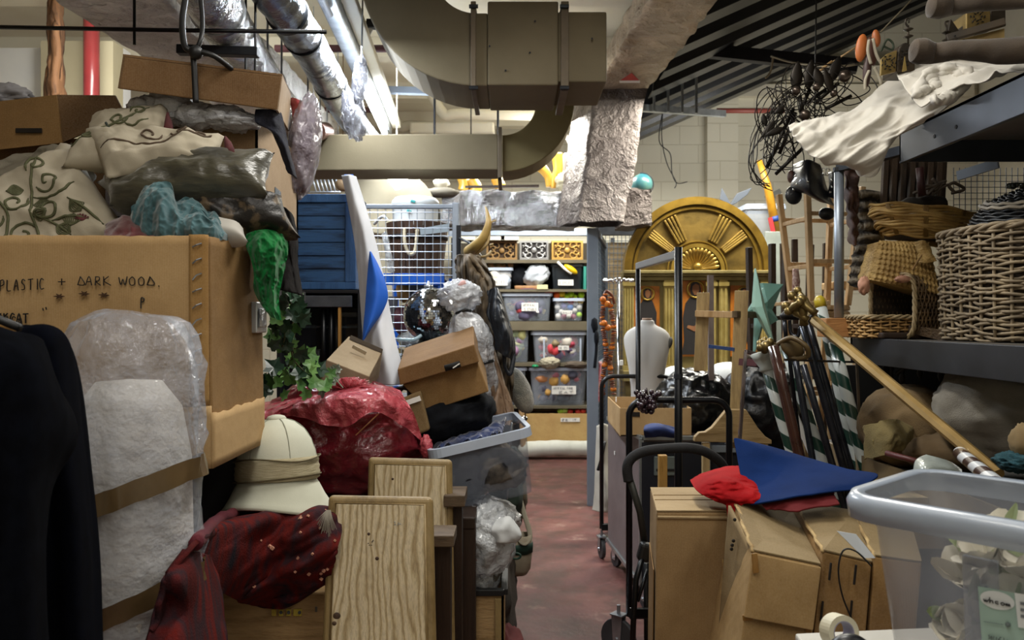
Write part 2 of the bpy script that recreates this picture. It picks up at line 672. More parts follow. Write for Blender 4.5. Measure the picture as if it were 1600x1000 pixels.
tag(B().tube([P(143,30,5.6)+Vector((0,0,.3)),P(143,320,5.6)],.053,16).out('red_pipe',M('red_gloss','8f3434','7d2c2e',4,.3,coat=.4),smooth=True),
'upright glossy red pipe against the beige column','pipe')
b=cloth([[(80,-60,5.3),(86,-60,5.3),(92,-60,5.3)],[(80,20,5.3),(88,18,5.25),(97,22,5.3)],[(78,60,5.3),(88,55,5.2),(98,60,5.3)],
[(75,120,5.3),(86,118,5.2),(98,120,5.3)],[(74,165,5.3),(88,165,5.2),(104,165,5.3)]],14,24,.02,8,3,stretch=(3,3,.6))
o=b.out('bark_strip',M_wood('bark','7d5734','3c2614',(9,9,1),.8),smooth=True,solid=.03)
tag(o,'curling strip of brown bark hanging beside the red upright pipe','bark')
# ---------------------------------------------------------------- ducts and services
DY0,DY1=4.0,4.45
def duct_pipe(path,hw,y0,y1):
 """rectangular duct following a planar path (x, z) list; hw = half height in the plane"""
 b=B()
 m=len(path)
 vs,fs=[],[]
 for i,p in enumerate(path):
  t=(Vector(path[min(i+1,m-1)])-Vector(path[max(i-1,0)])).normalized()
  nx,nz=-t.y,t.x
  h=hw[i]if isinstance(hw,list)else hw
  a=(p[0]+nx*h,p[1]+nz*h)
  c=(p[0]-nx*h,p[1]-nz*h)
  vs+=[Vector((a[0],y0,a[1])),Vector((c[0],y0,c[1])),Vector((c[0],y1,c[1])),Vector((a[0],y1,a[1]))]
 for i in range(m-1):
  for k in range(4):
   l=(k+1)%4
   fs.append((i*4+k,i*4+l,i*4+4+l,i*4+4+k))
 fs+=[(0,1,2,3),tuple((m-1)*4+k for k in range(4))]
 b.add(vs,fs)
 return b
def arcp(cx,cy,r,a0,a1,n,d):
 return[(P(cx+r*math.cos(math.radians(a)),cy-r*math.sin(math.radians(a)),d).x,
P(cx+r*math.cos(math.radians(a)),cy-r*math.sin(math.radians(a)),d).z)for a in
[a0+(a1-a0)*k/n for k in range(n+1)]]
du=thing('ventilation_duct','large taupe painted duct bending down from ceiling and ending in a square box','duct',(P(800,0,4.2).x,4.2,P(0,140,4.2).z))
path=[(P(618,-190,DY0).x,P(0,-190,DY0).z),(P(618,-110,DY0).x,P(0,-110,DY0).z)]+arcp(745,-50,127,180,270,14,DY0)+[(P(762,77,DY0).x,P(0,77,DY0).z)]
hh=57/F*DY0
duct_pipe(path,hh,DY0,DY1).out('bend',duct_paint,du,bevel=.008)
x0,x1=P(762,0,DY0).x,P(872,0,DY0).x
B().bx(x0,x1,DY0-.02,DY1+.02,P(0,133,DY0-.02).z,P(0,4,DY0).z).out('box_section',duct_paint,du,bevel=.008)
B().bx(P(872,0,DY0).x,P(948,0,DY0).x,DY0,DY1,P(0,128,DY0).z,P(0,18,DY0).z).out('end_section',duct_paint,du,bevel=.008)
for px,w_ in((740,8),(882,12)):
 x=P(px,0,DY0).x
 fr=B()
 for(yy0,yy1,zz0,zz1)in((DY0-.035,DY0-.005,P(0,142,DY0).z,P(0,6,DY0).z),):
  fr.bx(x-w_/F*2,x+w_/F*2,yy0,yy1,zz0,zz1)
 fr.bx(x-w_/F*2,x+w_/F*2,DY0-.03,DY1+.03,P(0,142,DY0).z,P(0,138,DY0).z)
 fr.bx(x-w_/F*2,x+w_/F*2,DY0-.03,DY1+.03,P(0,14,DY0).z,P(0,8,DY0).z)
 f=fr.out('flange',M('flange_brown','5b4f3e','6b5d49',8,.7),du,bevel=.003)
 each('clamp_bolt',dark_steel,f,[B().tube([P(px-7,py,DY0-.05),P(px+7,py,DY0-.05)],.010,6)for py in(10,137)])
sc_=B()
for px,py in((836,33),(765,72),(828,82),(790,110),(925,60)):
 sc_.tube([P(px,py,DY0-.03),P(px,py,DY0-.015)],.005,6)
sc_.out('screws',dark_steel,du)
dl=thing('ventilation_duct','long lower taupe duct crossing the aisle with an upturned elbow','duct',(P(650,0,5).x,5,P(0,275,5).z))
D2=4.75
path=[(P(300,0,D2).x,P(0,238,D2).z),(P(500,0,D2).x,P(0,238,D2).z),(P(778,0,D2).x,P(0,237,D2).z)]
hh2=28/F*D2
duct_pipe(path,hh2,D2,D2+.32).out('straight_run',duct_paint,dl,bevel=.006)
inner=arcp(785,158,53,270,360,14,D2)+[(P(838,0,D2).x,P(0,120,D2).z)]
outer=arcp(785,155,113,270,360,14,D2)+[(P(898,0,D2).x,P(0,120,D2).z)]
bq=B()
vs=[]
for a,c in zip(inner,outer):
 vs+=[Vector((a[0],D2,a[1])),Vector((c[0],D2,c[1])),Vector((c[0],D2+.32,c[1])),Vector((a[0],D2+.32,a[1]))]
fs=[(i*4+k,i*4+(k+1)%4,i*4+4+(k+1)%4,i*4+4+k)for i in range(len(inner)-1)for k in range(4)]
bq.add(vs,fs)
bq.out('elbow',M('duct_olive_paint','6c6140','786c4a',3,.7,bump=.12,bscale=120,spec=.3),dl,bevel=.006)
b=B()
x=P(781,0,D2).x
b.bx(x-.012,x+.012,D2-.03,D2,P(0,283,D2).z,P(0,200,D2).z).bx(x-.012,x+.012,D2-.03,D2+.35,P(0,283,D2).z,P(0,278,D2).z)
b.out('flange',MATS['flange_brown'],dl,bevel=.003)
b=B()
x=P(838,0,D2).x
b.bx(x-.02,P(905,0,D2).x,D2-.025,D2,P(0,158,D2).z,P(0,146,D2).z)
b.out('flange',MATS['flange_brown'],dl,bevel=.003)
dr=B()
pts=[P(470,350,6.4),P(470,262,6.4)]+[P(560+120*math.cos(a),330-75*math.sin(a)-5,6.4)for a in(math.radians(t)for t in range(90,-31,-10))]+[P(640,372,6.4)]
tag(dr.prism(pts,(0,.5,0)).out('cream_duct',M('cream_duct_paint','827964','8f8670',3,.7),bevel=.01),
'cream round-cornered duct casing behind the wire mesh cage','duct')
foil=M_foil('crinkled_foil','d8dadc','8f8b88',.24,9,1.0)
foil_brown=M_foil('dusty_foil','c0b09c','857462',.3,6,.7,.55)
foil_soft=M_foil('smooth_foil','c9cccf','9fa2a5',.26,4,.5)
def foil_box(bb,secs,n=6,amp=.02,seed=0):
 """secs: list of (corner4 list) -> subdivided crumpled duct"""
 m=len(secs)
 for s_ in range(m-1):
  a,c=secs[s_],secs[s_+1]
  for k in range(4):
   l=(k+1)%4
   def f(u,v,a=a,c=c,k=k,l=l):
    p=(a[k]*(1-u)+a[l]*u)*(1-v)+(c[k]*(1-u)+c[l]*u)*v
    q=p*9+Vector((seed,0,0))
    return p+Vector((noise.noise(q),noise.noise(q+Vector((9,0,0))),noise.noise(q+Vector((0,9,0)))))*amp
   bb.grid(f,n,max(6,int((c[0]-a[0]).length/.05)))
 return bb
def sec_y(x0,x1,z0,z1,y):
 return[Vector((x0,y,z0)),Vector((x1,y,z0)),Vector((x1,y,z1)),Vector((x0,y,z1))]
ft=thing('insulated_duct','foil wrapped overhead duct running back with a red arrow sticker','duct',(.75,6.3,2.2))
secs=[]
for d,pa,pb,py in((2.9,1090,1212,-170),(4.6,1015,1122,0),(5.5,968,1063,78),(6.3,930,1010,140)):
 a,c=P(pa,py,d),P(pb,py,d)
 secs.append([a,c,c+Vector((0,.05,.18)),a+Vector((0,.05,.18))])
foil_box(B(),secs,10,.02,1).out('overhead_run',foil_brown,ft,smooth=True,weld=True)
secs=[[P(930,136,6.3),P(1012,136,6.3),P(1012,136,6.3)+Vector((.02,.35,.2)),P(930,136,6.3)+Vector((-.14,.35,.2))],
[P(927,160,6.3),P(1004,165,6.3),P(1004,165,6.3)+Vector((0,.35,0)),P(927,160,6.3)+Vector((-.14,.35,0))],
[P(915,250,6.15),P(995,250,6.15),P(995,250,6.15)+Vector((0,.35,0)),P(915,250,6.15)+Vector((-.14,.35,0))],
[P(902,345,6.0),P(974,347,6.0),P(974,347,6.0)+Vector((0,.35,0)),P(902,345,6.0)+Vector((-.14,.35,0))]]
foil_box(B(),secs,10,.018,2).out('drop',M_foil('grey_foil','716863','4a413d',.45,7,.7,.5),ft,smooth=True,weld=True)
a=P(982,124,6.05)
st=B().prism([P(968,127,6.0),P(1000,127,6.0),P(987,114,5.9)],(0,.004,.004)).out('arrow_sticker',M('sticker_red','a3231f',rough=.5),ft)
B().prism([P(968,126,5.99),P(1000,126,5.99),P(1000,129.5,6.0),P(968,129.5,6.0)],(0,.004,.004)).out('white_strip',white_label,st)
b=B()
foil_box(b,[[P(px,352,6.5),P(px,298 if px<1020 else 300,6.5),P(px,298,6.5)+Vector((0,.4,0)),P(px,352,6.5)+Vector((0,.4,0))]for px in(690,720,800,900)],8,.025,3)
tag(b.out('insulated_duct',foil,smooth=True,weld=True),'bright silver foil wrapped duct crossing behind the horn','duct')
b=B()
foil_box(b,[[P(px,352,6.45),P(px,294,6.45),P(px,294,6.45)+Vector((0,.4,0)),P(px,352,6.45)+Vector((0,.4,0))]for px in(970,1000,1018)],8,.02,4)
b.prism([P(1018,352,6.45),P(1018,294,6.45),P(1018,294,6.85),P(1018,352,6.85)],(.003,0,0))
tag(b.out('insulated_duct',MATS['grey_foil'],smooth=True),'short dark crumpled foil duct end under the globe','duct')
b=B()
secs=[[P(-90,-130,2.1),P(215,-130,2.1)]+[P(215,-130,2.1)+Vector((0,0,.22)),P(-90,-130,2.1)+Vector((0,0,.22))],
[P(84,0,3.3),P(262,0,3.3)]+[P(262,0,3.3)+Vector((0,0,.3)),P(84,0,3.3)+Vector((0,0,.3))],
[P(160,50,3.75),P(300,50,3.75)]+[P(300,50,3.75)+Vector((0,0,.3)),P(160,50,3.75)+Vector((0,0,.3))],
[P(330,160,5.2),P(440,160,5.2)]+[P(440,160,5.2)+Vector((0,0,.3)),P(330,160,5.2)+Vector((0,0,.3))],
[P(450,250,7.2),P(530,250,7.2)]+[P(530,250,7.2)+Vector((0,0,.3)),P(450,250,7.2)+Vector((0,0,.3))]]
foil_box(b,secs,10,.012,5)
tag(b.out('flat_foil_duct',M_foil('foil_flat','f0f0ee','c9c5c2',.5,6,1.0,.3),smooth=True,weld=True),
'broad flat foil faced duct overhead at top left','duct')
def pipe_run(name,label,cat,pts,r,mat,rings,ringmat):
 root=thing(name,label,cat,pts[-1])
 path=spline(pts,14)
 bb=B().tube(path,r,28)
 bb.v=[v+Vector((noise.noise(v*12),0,noise.noise(v*12+Vector((3,3,3)))))*.006 for v in bb.v]
 bb.out('barrel',mat,root,smooth=True)
 n=len(path)
 for k in rings:
  i=max(1,min(n-2,int(k*(n-1))))
  p=path[i]
  t=(path[i+1]-path[i-1]).normalized()
  B().tube([p-t*.012,p+t*.012],r+.006,28).out('clip_band',ringmat,root,smooth=False)
 return root
silver_pipe=M_foil('silver_lagging','cfd3d8','8d9298',.2,5,.5)
pipe_run('lagged_pipe','nearest shiny lagged pipe overhead beside the flat foil duct','pipe',
[P(225,-150,2.2),P(330,0,2.9),P(385,90,3.5),P(455,190,4.6),P(520,262,6.4)],.098,silver_pipe,(.3,.62),galv)
pipe_run('lagged_pipe','slimmer metal pipe with black clips beside the strip light','pipe',
[P(370,-90,2.9),P(445,15,3.4),P(490,85,4.0),P(548,185,5.2),P(590,235,6.4)],.088,
M_foil('steel_pipe','8a9098','474c54',.25,3,.3),(.28,.42,.62),black_metal)
b=B().tube([P(-20,42,2.9),P(250,47,2.9),P(510,50,2.9)],.008,8)
tag(b.out('hanging_rail',black_metal,smooth=True),'thin dark rail crossing under the ducts at upper left','rail')
for i,(px,y0,y1,d)in enumerate(((210,-20,70,2.9),(384,-20,112,3.2),(399,-20,112,3.2),(418,-10,118,3.6),(440,0,118,3.9),(481,90,180,4.4),(500,130,190,5.0),(511,140,190,5.2))):
 tag(B().tube([P(px,y0,d),P(px,y1,d)],.0055,6).out('hanger_rod',black_metal if i<3 else galv),
'thin threaded hanger rod dropping from the ceiling near the pipes','rod','threaded rods holding the pipes')
tag(B().beam(P(278,78,3.1),P(404,82,3.1),.04,.035).out('support_channel',dark_steel,bevel=.003),
'short grey steel channel slung under the nearest lagged pipe','bracket')
b=B().tube(spline([P(306,160,2.05),P(303,100,2.05),P(300,82,2.05),P(288,70,2.05),P(285,30,2.1),P(292,-15,2.2)],10),.008,8)
b.tube(spline([P(304,84,2.05),P(314,60,2.05),P(316,30,2.1),P(312,-15,2.2)],10),.006,8)
b.tube(spline([P(310,80,2.04),P(335,88,2.05),P(362,108,2.1)],10),.007,8)
b.ball(P(306,82,2.04),.018,10,8)
tag(b.out('knotted_cable',black_plastic,smooth=True),'black cable knotted over the upper open carton','cable')
fl=thing('strip_light','long fluorescent strip light in a white metal trough running back overhead','light',(P(560,100,5).x,5.0,2.9))
A0,A1=P(478,-60,3.3),P(604,214,6.7)
dirn=(A1-A0).normalized()
B().beam(A0+Vector((0,0,.06)),A1+Vector((0,0,.06)),.09,.07).out('batten',galv,fl,bevel=.006)
B().beam(A0+Vector((.085,0,.10)),A1+Vector((.085,0,.10)),.07,.05).out('cover_strip',cream,fl,bevel=.006)
T0=A0+dirn*((5.35-3.3)/dirn.y)
T1=A0+dirn*((6.55-3.3)/dirn.y)
B().tube([T0+Vector((0.0,0,0.0)),T1],.022,12).out('tube',M('tube_glow','f2f8ff',emit=34),fl,smooth=True)
T2=A0+dirn*((2.4-3.3)/dirn.y)
T3=A0+dirn*((3.9-3.3)/dirn.y)
B().tube([A0,T3],.014,10).out('tube',M('tube_unlit','cfd2d6',rough=.2),fl,smooth=True)
tag(B().tube([P(567,-20,4.1),P(565,98,4.1)],.005,6).out('hanger_rod',galv),'single rod holding the tied clear plastic sleeve','rod')
b=B()
b.ball(P(562,125,4.15),(.035,.03,.11),18,14,rot(0,4,0),crumple(4,.22,2.6,facet=2))
b.ball(P(552,180,4.3),(.055,.04,.12),18,14,rot(0,-10,0),crumple(6,.25,2.6,facet=2))
b.tube([P(567,100,4.12),P(564,93,4.12)],[.012,.02],8)
tag(b.out('plastic_sleeve',M_film('smoky_film','6a6a72',.35,.12,20,.8),smooth=True),'crinkled smoky plastic sleeve hanging beside the strip light','bag')
o=B().tube([P(494,205,4.6),P(508,205,4.9)],.055,20).out('can_end',M('copper_brown','6b4a40','8a6658',6,.35,.5),smooth=False,bevel=.004)
tag(o,'round brown metal can lying on the lower duct','can')
b=B().tube(spline([P(532,55,4.6),P(545,38,4.6),P(575,35,4.6)],8),.01,8)
tag(b.out('white_conduit',cream,smooth=True),'white bent conduit leading to the ceiling junction box','cable')
jb=thing('junction_box','small dark junction box by the upper duct bend','box',P(578,45,4.6))
B().box(P(580,38,4.6),(.05,.05,.05)).out('body',dark_steel,jb,bevel=.004)
B().tube([P(577,46,4.55),P(577,55,4.55)],[.022,.006],10).out('spout',galv,jb)
for i,(py,d,x0,x1)in enumerate(((76,5.6,430,618),(172,7.4,44,620))):
 tag(B().tube([P(x0,py,d),P(x1,py,d)],.026,10).out('sprinkler_pipe',M('maroon_pipe','4d2b2f',rough=.5),smooth=True),
('nearer' if i==0 else 'farther')+' maroon sprinkler pipe crossing behind the lagged pipes','pipe')
tag(B().beam(P(575,140,6.2),P(905,150,6.2),.06,.05).out('cable_tray',grey_paint),
'pale grey horizontal rail crossing behind the ducts','rail')
for i,(x0,y0,x1,y1,d)in enumerate(((700,178,840,184,7.6),(630,196,768,214,8.2))):
 b=B().tube(spline([P(x0-40,y0-60,d),P(x0-8,y0-2,d),P(x0+20,y0,d),P(x1,y1-4,d)],8),.05,12)
 tag(b.out('white_pipe',cream,smooth=True),('upper' if i==0 else 'lower')+' white painted pipe on the ceiling seen between the ducts','pipe')
b=B().bx(P(640,0,7.7).x,P(772,0,7.7).x,7.7,8.2,P(0,208,7.7).z,P(0,190,7.7).z)
tag(b.out('ceiling_trunking',cream,bevel=.02),'white painted trunking between the two taupe ducts','duct')
for i,px in enumerate((679,778,870)):
 tag(B().tube([P(px,212,6.4)+Vector((0,0,3.78-P(px,212,6.4).z)),P(px,212,6.4)],.01,6).out('drop_rod',dark_steel),'thin dark drop rod behind the ducts','rod','drop rods behind the ducts')
b=B().tube(spline([P(1036,170,8),P(1034,215,8),P(1042,255,8),P(1056,284,8),P(1054,294,8)],8),.005,6)
b.tube(spline([P(1036,170,8),P(1030,220,8),P(1047,240,8),P(1050,270,8),P(1058,286,8),P(1074,284,8)],8),.005,6)
tag(b.out('loose_wire',black_plastic,smooth=True),'two thin loose wires dangling against the cream wall','cable')
# ================================================================ left foreground
# ---------------------------------------------------------------- the big carton with handwriting
BZ1,BZ0=P(0,369,1.75).z,1.125
BX1=P(326,0,1.75).x
bc=thing('giant_carton','giant stapled cardboard box marked PLASTIC + DARK WOOD, topmost support of the pillow pile','box',(-.95,1.95,BZ0))
b=B()
t=.008
X0=-1.52
def wavy_panel(p0,p1,z0,z1,nrm,amp,bb,nu=30,nv=20,jag=.004):
 nrm=Vector(nrm)
 def f(u,v):
  p=Vector(p0)*(1-u)+Vector(p1)*u
  p.z=z0+(z1-z0)*v
  if v>.99:
   p.z+=jag*noise.noise(p*30)
  return p+nrm*amp*noise.noise(p*5)
 bb.grid(f,nu,nv)
wavy_panel((X0,1.75,0),(BX1,1.75,0),BZ0+.12,BZ1,(0,1,0),.008,b,40)
b.out('front_panel',card,bc,smooth=True,solid=t,offs=0)
b=B()
wavy_panel((BX1,1.75,0),(BX1+.005,2.10,0),BZ0+.10,BZ1,(1,0,0),.006,b)
b.out('side_panel',card_dark,bc,smooth=True,solid=t)
b=B()
wavy_panel((X0,2.10,0),(BX1,2.10,0),BZ0,BZ1,(0,1,0),.004,b)
b.out('back_panel',card_dark,bc,smooth=True,solid=t)
B().bx(X0,BX1,1.76,2.10,BZ0,BZ0+.01).out('bottom_panel',card_dark,bc)
b=B()
wavy_panel((X0,1.742,0),(BX1+.008,1.742,0),BZ0,BZ0+.135,(0,1,0),.004,b,40,6,.004)
wavy_panel((BX1+.008,1.742,0),(BX1+.01,2.10,0),BZ0,BZ0+.12,(1,0,0),.004,b,20,6,.006)
b.out('lower_sleeve',card,bc,smooth=True,solid=.006)
b=B()
wavy_panel((P(297,0,1.745).x,1.742,0),(BX1+.003,1.742,0),BZ0+.14,BZ1+.002,(0,1,0),.006,b,4,30)
sp=b.out('seam_strip',M_card('seam_card','ab8650','96703c'),bc,smooth=True,solid=.003)
b=B()
for k in range(12):
 p=P(308,383+k*23.5,1.735)
 b.tube([p+Vector((-.010,0,-.004-.003*(k%3))),p+Vector((0,-.004,0)),p+Vector((.010,0,.004))],.0018,5)
b.out('staples',galv,sp)
b=B()
for k,(x,y)in enumerate(((93,463),(132,459),(163,461))):
 for q in range(6):
  a=q*1.05+k
  p=P(x,y,1.741)
  b.tube([p,p+Vector((math.cos(a)*.012,-.002,math.sin(a)*.006))],[.003,.0008],5)
b.out('torn_holes',M('torn_edge','4a3320',rough=.9),bc)
GL={
'P':[[(.1,0),(.15,1)],[(.1,.95),(.7,1.0),(.75,.6),(.15,.45)]],
'L':[[(.1,1),(.1,.05),(.7,0)]],
'A':[[(0,0),(.45,1),(.8,0)],[(.2,.4),(.7,.42)]],
'S':[[(.75,.85),(.35,1),(.15,.7),(.6,.45),(.6,.1),(.1,.05)]],
'T':[[(0,.95),(.9,1)],[(.45,1),(.45,0)]],
'I':[[(.4,1),(.4,0)]],
'C':[[(.8,.85),(.4,1),(.1,.5),(.35,.05),(.85,.1)]],
'+':[[(.1,.5),(.9,.52)],[(.5,.9),(.5,.1)]],
'D':[[(.45,1),(.1,.1)],[(.4,1),(.95,.3),(.8,.02),(.05,.08)]],
'R':[[(.15,0),(.2,1)],[(.15,.95),(.7,.9),(.6,.5),(.2,.45),(.85,0)]],
'K':[[(.15,1),(.15,0)],[(.8,1),(.2,.5),(1.1,0)]],
'W':[[(0,.9),(.25,.05),(.5,.7),(.75,.05),(1,1)]],
'O':[[(.5,.95),(.15,.6),(.3,.05),(.75,.1),(.8,.65),(.5,.95)]],
'B':[[(.1,0),(.1,1),(.7,.8),(.15,.5),(.8,.3),(.1,0)]],
'N':[[(.1,0),(.1,1),(.7,0),(.7,1)]],
'.':[[(.3,.05),(.4,.08)]],
'"':[[(.2,.9),(.3,.6)],[(.6,1),(.7,.7)]],
'p':[[(.35,-.6),(.4,1),(.8,.95),(.75,.5),(.4,.4)]],
'F':[[(.1,0),(.1,1),(.8,1)],[(.1,.5),(.6,.5)]],
'E':[[(.8,1),(.1,1),(.1,0),(.8,0)],[(.1,.5),(.6,.5)]],
'H':[[(.1,1),(.1,0)],[(.8,1),(.8,0)],[(.1,.5),(.8,.5)]],
'w':[[(0,.6),(.2,.05),(.45,.5),(.6,.05),(1,.6)]],
'h':[[(.1,1.1),(.15,0),(.3,.5),(.7,.5),(.8,0)]],
'c':[[(.8,.5),(.3,.55),(.1,.2),(.8,.02)]],
'o':[[(.5,.55),(.1,.3),(.5,0),(.9,.3),(.5,.55)]],
'm':[[(0,.5),(.1,0),(.3,.5),(.5,0),(.7,.5),(.9,0)]],
'0':[[(.5,.95),(.15,.6),(.3,.05),(.75,.1),(.8,.65),(.5,.95)]],
'3':[[(.1,.9),(.7,.9),(.3,.55),(.8,.3),(.1,.05)]],
'l':[[(.4,1.1),(.4,0)]],
't':[[(.4,1),(.45,0)],[(.1,.6),(.8,.6)]],
'r':[[(.2,.6),(.2,0)],[(.2,.4),(.7,.6)]],
'a':[[(.8,.5),(.2,.5),(.1,.1),(.7,.05),(.8,.5),(.85,0)]],
'e':[[(.1,.3),(.8,.35),(.5,.6),(.1,.3),(.4,0),(.8,.1)]],
'n':[[(.1,.6),(.15,0),(.3,.5),(.7,.5),(.75,0)]],
}
def write(text,org,right,up,w_,h_,r,adv=1.15,bb=None,smooth=True):
 """write text as pen strokes from org along right; w_, h_ letter size in metres"""
 bb=bb or B()
 right,up=Vector(right),Vector(up)
 x=0
 for ch in text:
  for st in GL.get(ch,[]):
   pts=[org+right*(x+a*w_)+up*(b_*h_)for a,b_ in st]
   bb.tube(spline(pts,4)if smooth and len(pts)>2 else pts,r,5)
  x+=w_*(adv if ch!='I' else.7)
 return bb
b=B()
s_=1.742/F
RX,UZ=(1,0,0),Vector((.0,0,1))
fn=lambda px,py:P(px,py,1.742)+Vector((0,-.004,0))
write('PLASTIC',fn(1,455),(1,0,.04),UZ,8.7*s_,17*s_,.0012,1.28,b)
write('+',fn(91,447),RX,UZ,14*s_,13*s_,.0012,1,b)
write('DARK',fn(122,446),(1,0,0),UZ,12*s_,14*s_,.0012,1.1,b)
write('WOOD',fn(187,446),(1,0,0),UZ,13*s_,14*s_,.0012,1.1,b)
write('.',fn(246,448),(1,0,0),UZ,10*s_,14*s_,.0016,1,b)
write('p',fn(218,476),(1,0,0),UZ,10*s_,10*s_,.0014,1,b)
write('BNKCAT',fn(-14,504),(1,0,-.02),UZ,9*s_,15*s_,.0016,1.15,b)
write('BNACA',fn(-12,506),(1,0,-.1),UZ,9*s_,15*s_,.0012,1.15,b)
write('"',fn(66,494),RX,UZ,12*s_,14*s_,.0014,1,b)
b.out('handwriting',ink,bc)
lt=thing('silver_latch','silver metal corner latch stuck to the end of the giant marked carton','latch',P(397,515,2.06))
B().bx(BX1+.004,BX1+.02,2.02,2.10,P(0,520,2.06).z,P(0,472,2.06).z).out('plate',galv,lt,bevel=.003)
B().bx(BX1+.02,BX1+.03,2.03,2.07,P(0,512,2.06).z,P(0,482,2.06).z).out('tongue',silver_pipe,lt,bevel=.003)
sup=thing('black_travel_chest','tall black travel chest under the giant marked carton','trunk',(-1.05,2.1,0))
B().bx(-1.5,-.86,1.80,2.15,.02,BZ0-.004).bx(-1.5,BX1-.02,2.15,2.5,.02,BZ0-.004).out('body',M('black_ply','0d0d0f','16161a',5,.6),sup,bevel=.01)
each('edge_strip',dark_steel,sup,[B().beam((x,y,.02),(x,y,BZ0-.004),.03,.03)for x,y in((-1.5,1.8),(-.86,1.8),(BX1-.02,2.15))])
# ---------------------------------------------------------------- wrapped roll of wadding
wr=thing('wrapped_roll','tall roll of white wadding wrapped in clear plastic with brown tape bands','roll',P(190,1000,1.52)*1-Vector((0,0,P(190,1000,1.52).z)))
cx=P(190,0,1.52).x
CY=1.55
b=B()
prof=[(.0,.02),(.115,.02),(.119,.1),(.118,.9),(.112,1.18),(.095,1.28),(.06,1.33),(0,1.335)]
b.lathe(prof,(cx,CY,0),40,wob=.05,cap=False)
b.out('wadding',M('white_wadding','c9c5c0','bab6b0',6,.9,bump=.6,bscale=22,bdist=.02),wr,smooth=True)
b=B()
prof=[(.124,.01)]+[(.126+.005*math.sin(k*1.7),.05+k*.06)for k in range(21)]+[(.127,1.32),(.116,1.40),(.09,1.445),(.045,1.465),(0,1.468)]
def wrapw(v):
 a=math.atan2(v.y-CY,v.x-cx)
 r=math.hypot(v.x-cx,v.y-CY)
 k=folds(Vector((math.cos(a),math.sin(a),v.z*2.2)),.010,2.6,2)+(0 if v.z<1.2 else folds(Vector((math.cos(a)*1.4,math.sin(a)*1.4,v.z*5)),.009,3,5))
 rr=max(0,r+k*min(1,r/.06))
 sq=1+.04*math.cos(4*a)
 return Vector((cx+rr*sq*math.cos(a),CY+rr*sq*math.sin(a),v.z+(0 if v.z<1.3 else.012*noise.noise(v*16))))
bb=B()
pf=[]
for i in range(len(prof)-1):
 for k in range(2):
  pf.append(tuple(prof[i][q]+(prof[i+1][q]-prof[i][q])*k/2 for q in(0,1)))
bb.lathe(pf+[prof[-1]],(cx,CY,0),64,cap=False)
bb.warp(wrapw)
bb.out('plastic_wrap',M_film('wrap_film','c2cad8',.68,.07,11,1.0),wr,smooth=True)
for zc,sl in((P(0,792,1.42).z,.10),(P(0,972,1.42).z,.10)):
 b=B()
 n_=48
 def f(u,v,zc=zc,sl=sl):
  a=2*PI*u
  r=.131
  z=zc+(v-.5)*.042+sl*.5*math.cos(a)
  p=Vector((cx+r*math.cos(a),CY+r*math.sin(a),z))
  q=wrapw(p)
  q2=Vector((q.x-cx,q.y-CY,0))*1.012
  return Vector((cx+q2.x,CY+q2.y,z))
 b.grid(f,n_,2)
 b.out('tape_band',M('brown_tape','5e4c32','6c593c',8,.25,spec=.6),wr,smooth=True)
 # ---------------------------------------------------------------- black garments at the very left
def garment(name,label,rows,seed,amp,mat,group=None):
 b=cloth(rows,40,60,amp,6,seed,ridge=False,stretch=(2.5,2.5,.5))
 o=b.out(name,mat,smooth=True,solid=.012)
 tag(o,label,'clothing',group)
 return o
gm=M('navy_black_cloth','0b0d13','07080c',40,.98,bump=.5,bscale=500,bdist=.001,spec=.03)
garment('black_tunic','front black long tunic with a short sleeve hanging at far left',
[[(-120,500,1.05),(-40,505,1.0),(10,522,1.0),(45,530,1.03),(60,545,1.1)],
[(-120,560,.98),(-40,560,.95),(20,570,.96),(62,575,1.0),(85,590,1.12)],
[(-120,680,.98),(-40,690,.95),(20,690,.94),(80,665,1.0),(118,680,1.1)],
[(-120,800,.98),(-50,800,.95),(10,800,.93),(50,800,.97),(70,800,1.08)],
[(-120,1150,.98),(-50,1150,.95),(10,1150,.93),(60,1150,.97),(76,1150,1.08)]],3,.018,gm)
garment('black_coat','long black coat hanging behind the front tunic at far left',
[[(-100,505,1.2),(-20,505,1.18),(25,512,1.16),(48,515,1.17),(70,523,1.2)],
[(-100,560,1.2),(20,560,1.14),(60,545,1.14),(85,530,1.16),(108,546,1.24)],
[(-100,700,1.2),(20,700,1.12),(70,690,1.13),(100,690,1.14),(132,690,1.25)],
[(-100,900,1.2),(20,900,1.12),(90,890,1.13),(122,890,1.14),(150,890,1.25)],
[(-100,1200,1.2),(20,1200,1.12),(95,1200,1.13),(135,1200,1.14),(168,1200,1.25)]],8,.015,M('coat_cloth','080a12','06070c',40,.98,bump=.5,bscale=500,bdist=.001,spec=.03))
hg=thing('coat_hanger','wooden and black coat hanger inside the front black tunic','hanger',P(-60,515,1.1))
B().tube([P(-110,470,1.13),P(-40,484,1.11),P(30,512,1.08)],.006,8).out('arm',black_plastic,hg,smooth=True)
B().tube([P(-110,488,1.15),P(-40,498,1.14),P(22,518,1.1)],.007,8).out('bar',M('hanger_wood','b88a4a',rough=.4),hg,smooth=True)
rl=thing('garment_rail','black steel garment rail at far left holding the black clothes','rail',(-1.0,1.1,0))
B().tube([(-1.0,.6,1.53),(-1.0,1.5,1.53)],.012,10).out('rail_bar',black_metal,rl,smooth=True)
for y in(.62,1.48):
 B().tube([(-1.0,y,.0),(-1.0,y,1.53)],.012,10).out('post',black_metal,rl,smooth=True)
B().tube([P(-110,470,1.13),P(-110,470,1.13)+Vector((-.01,0,.05)),Vector((-1.0,1.13,1.545))],.003,6).out('hook',galv,hg,smooth=True)
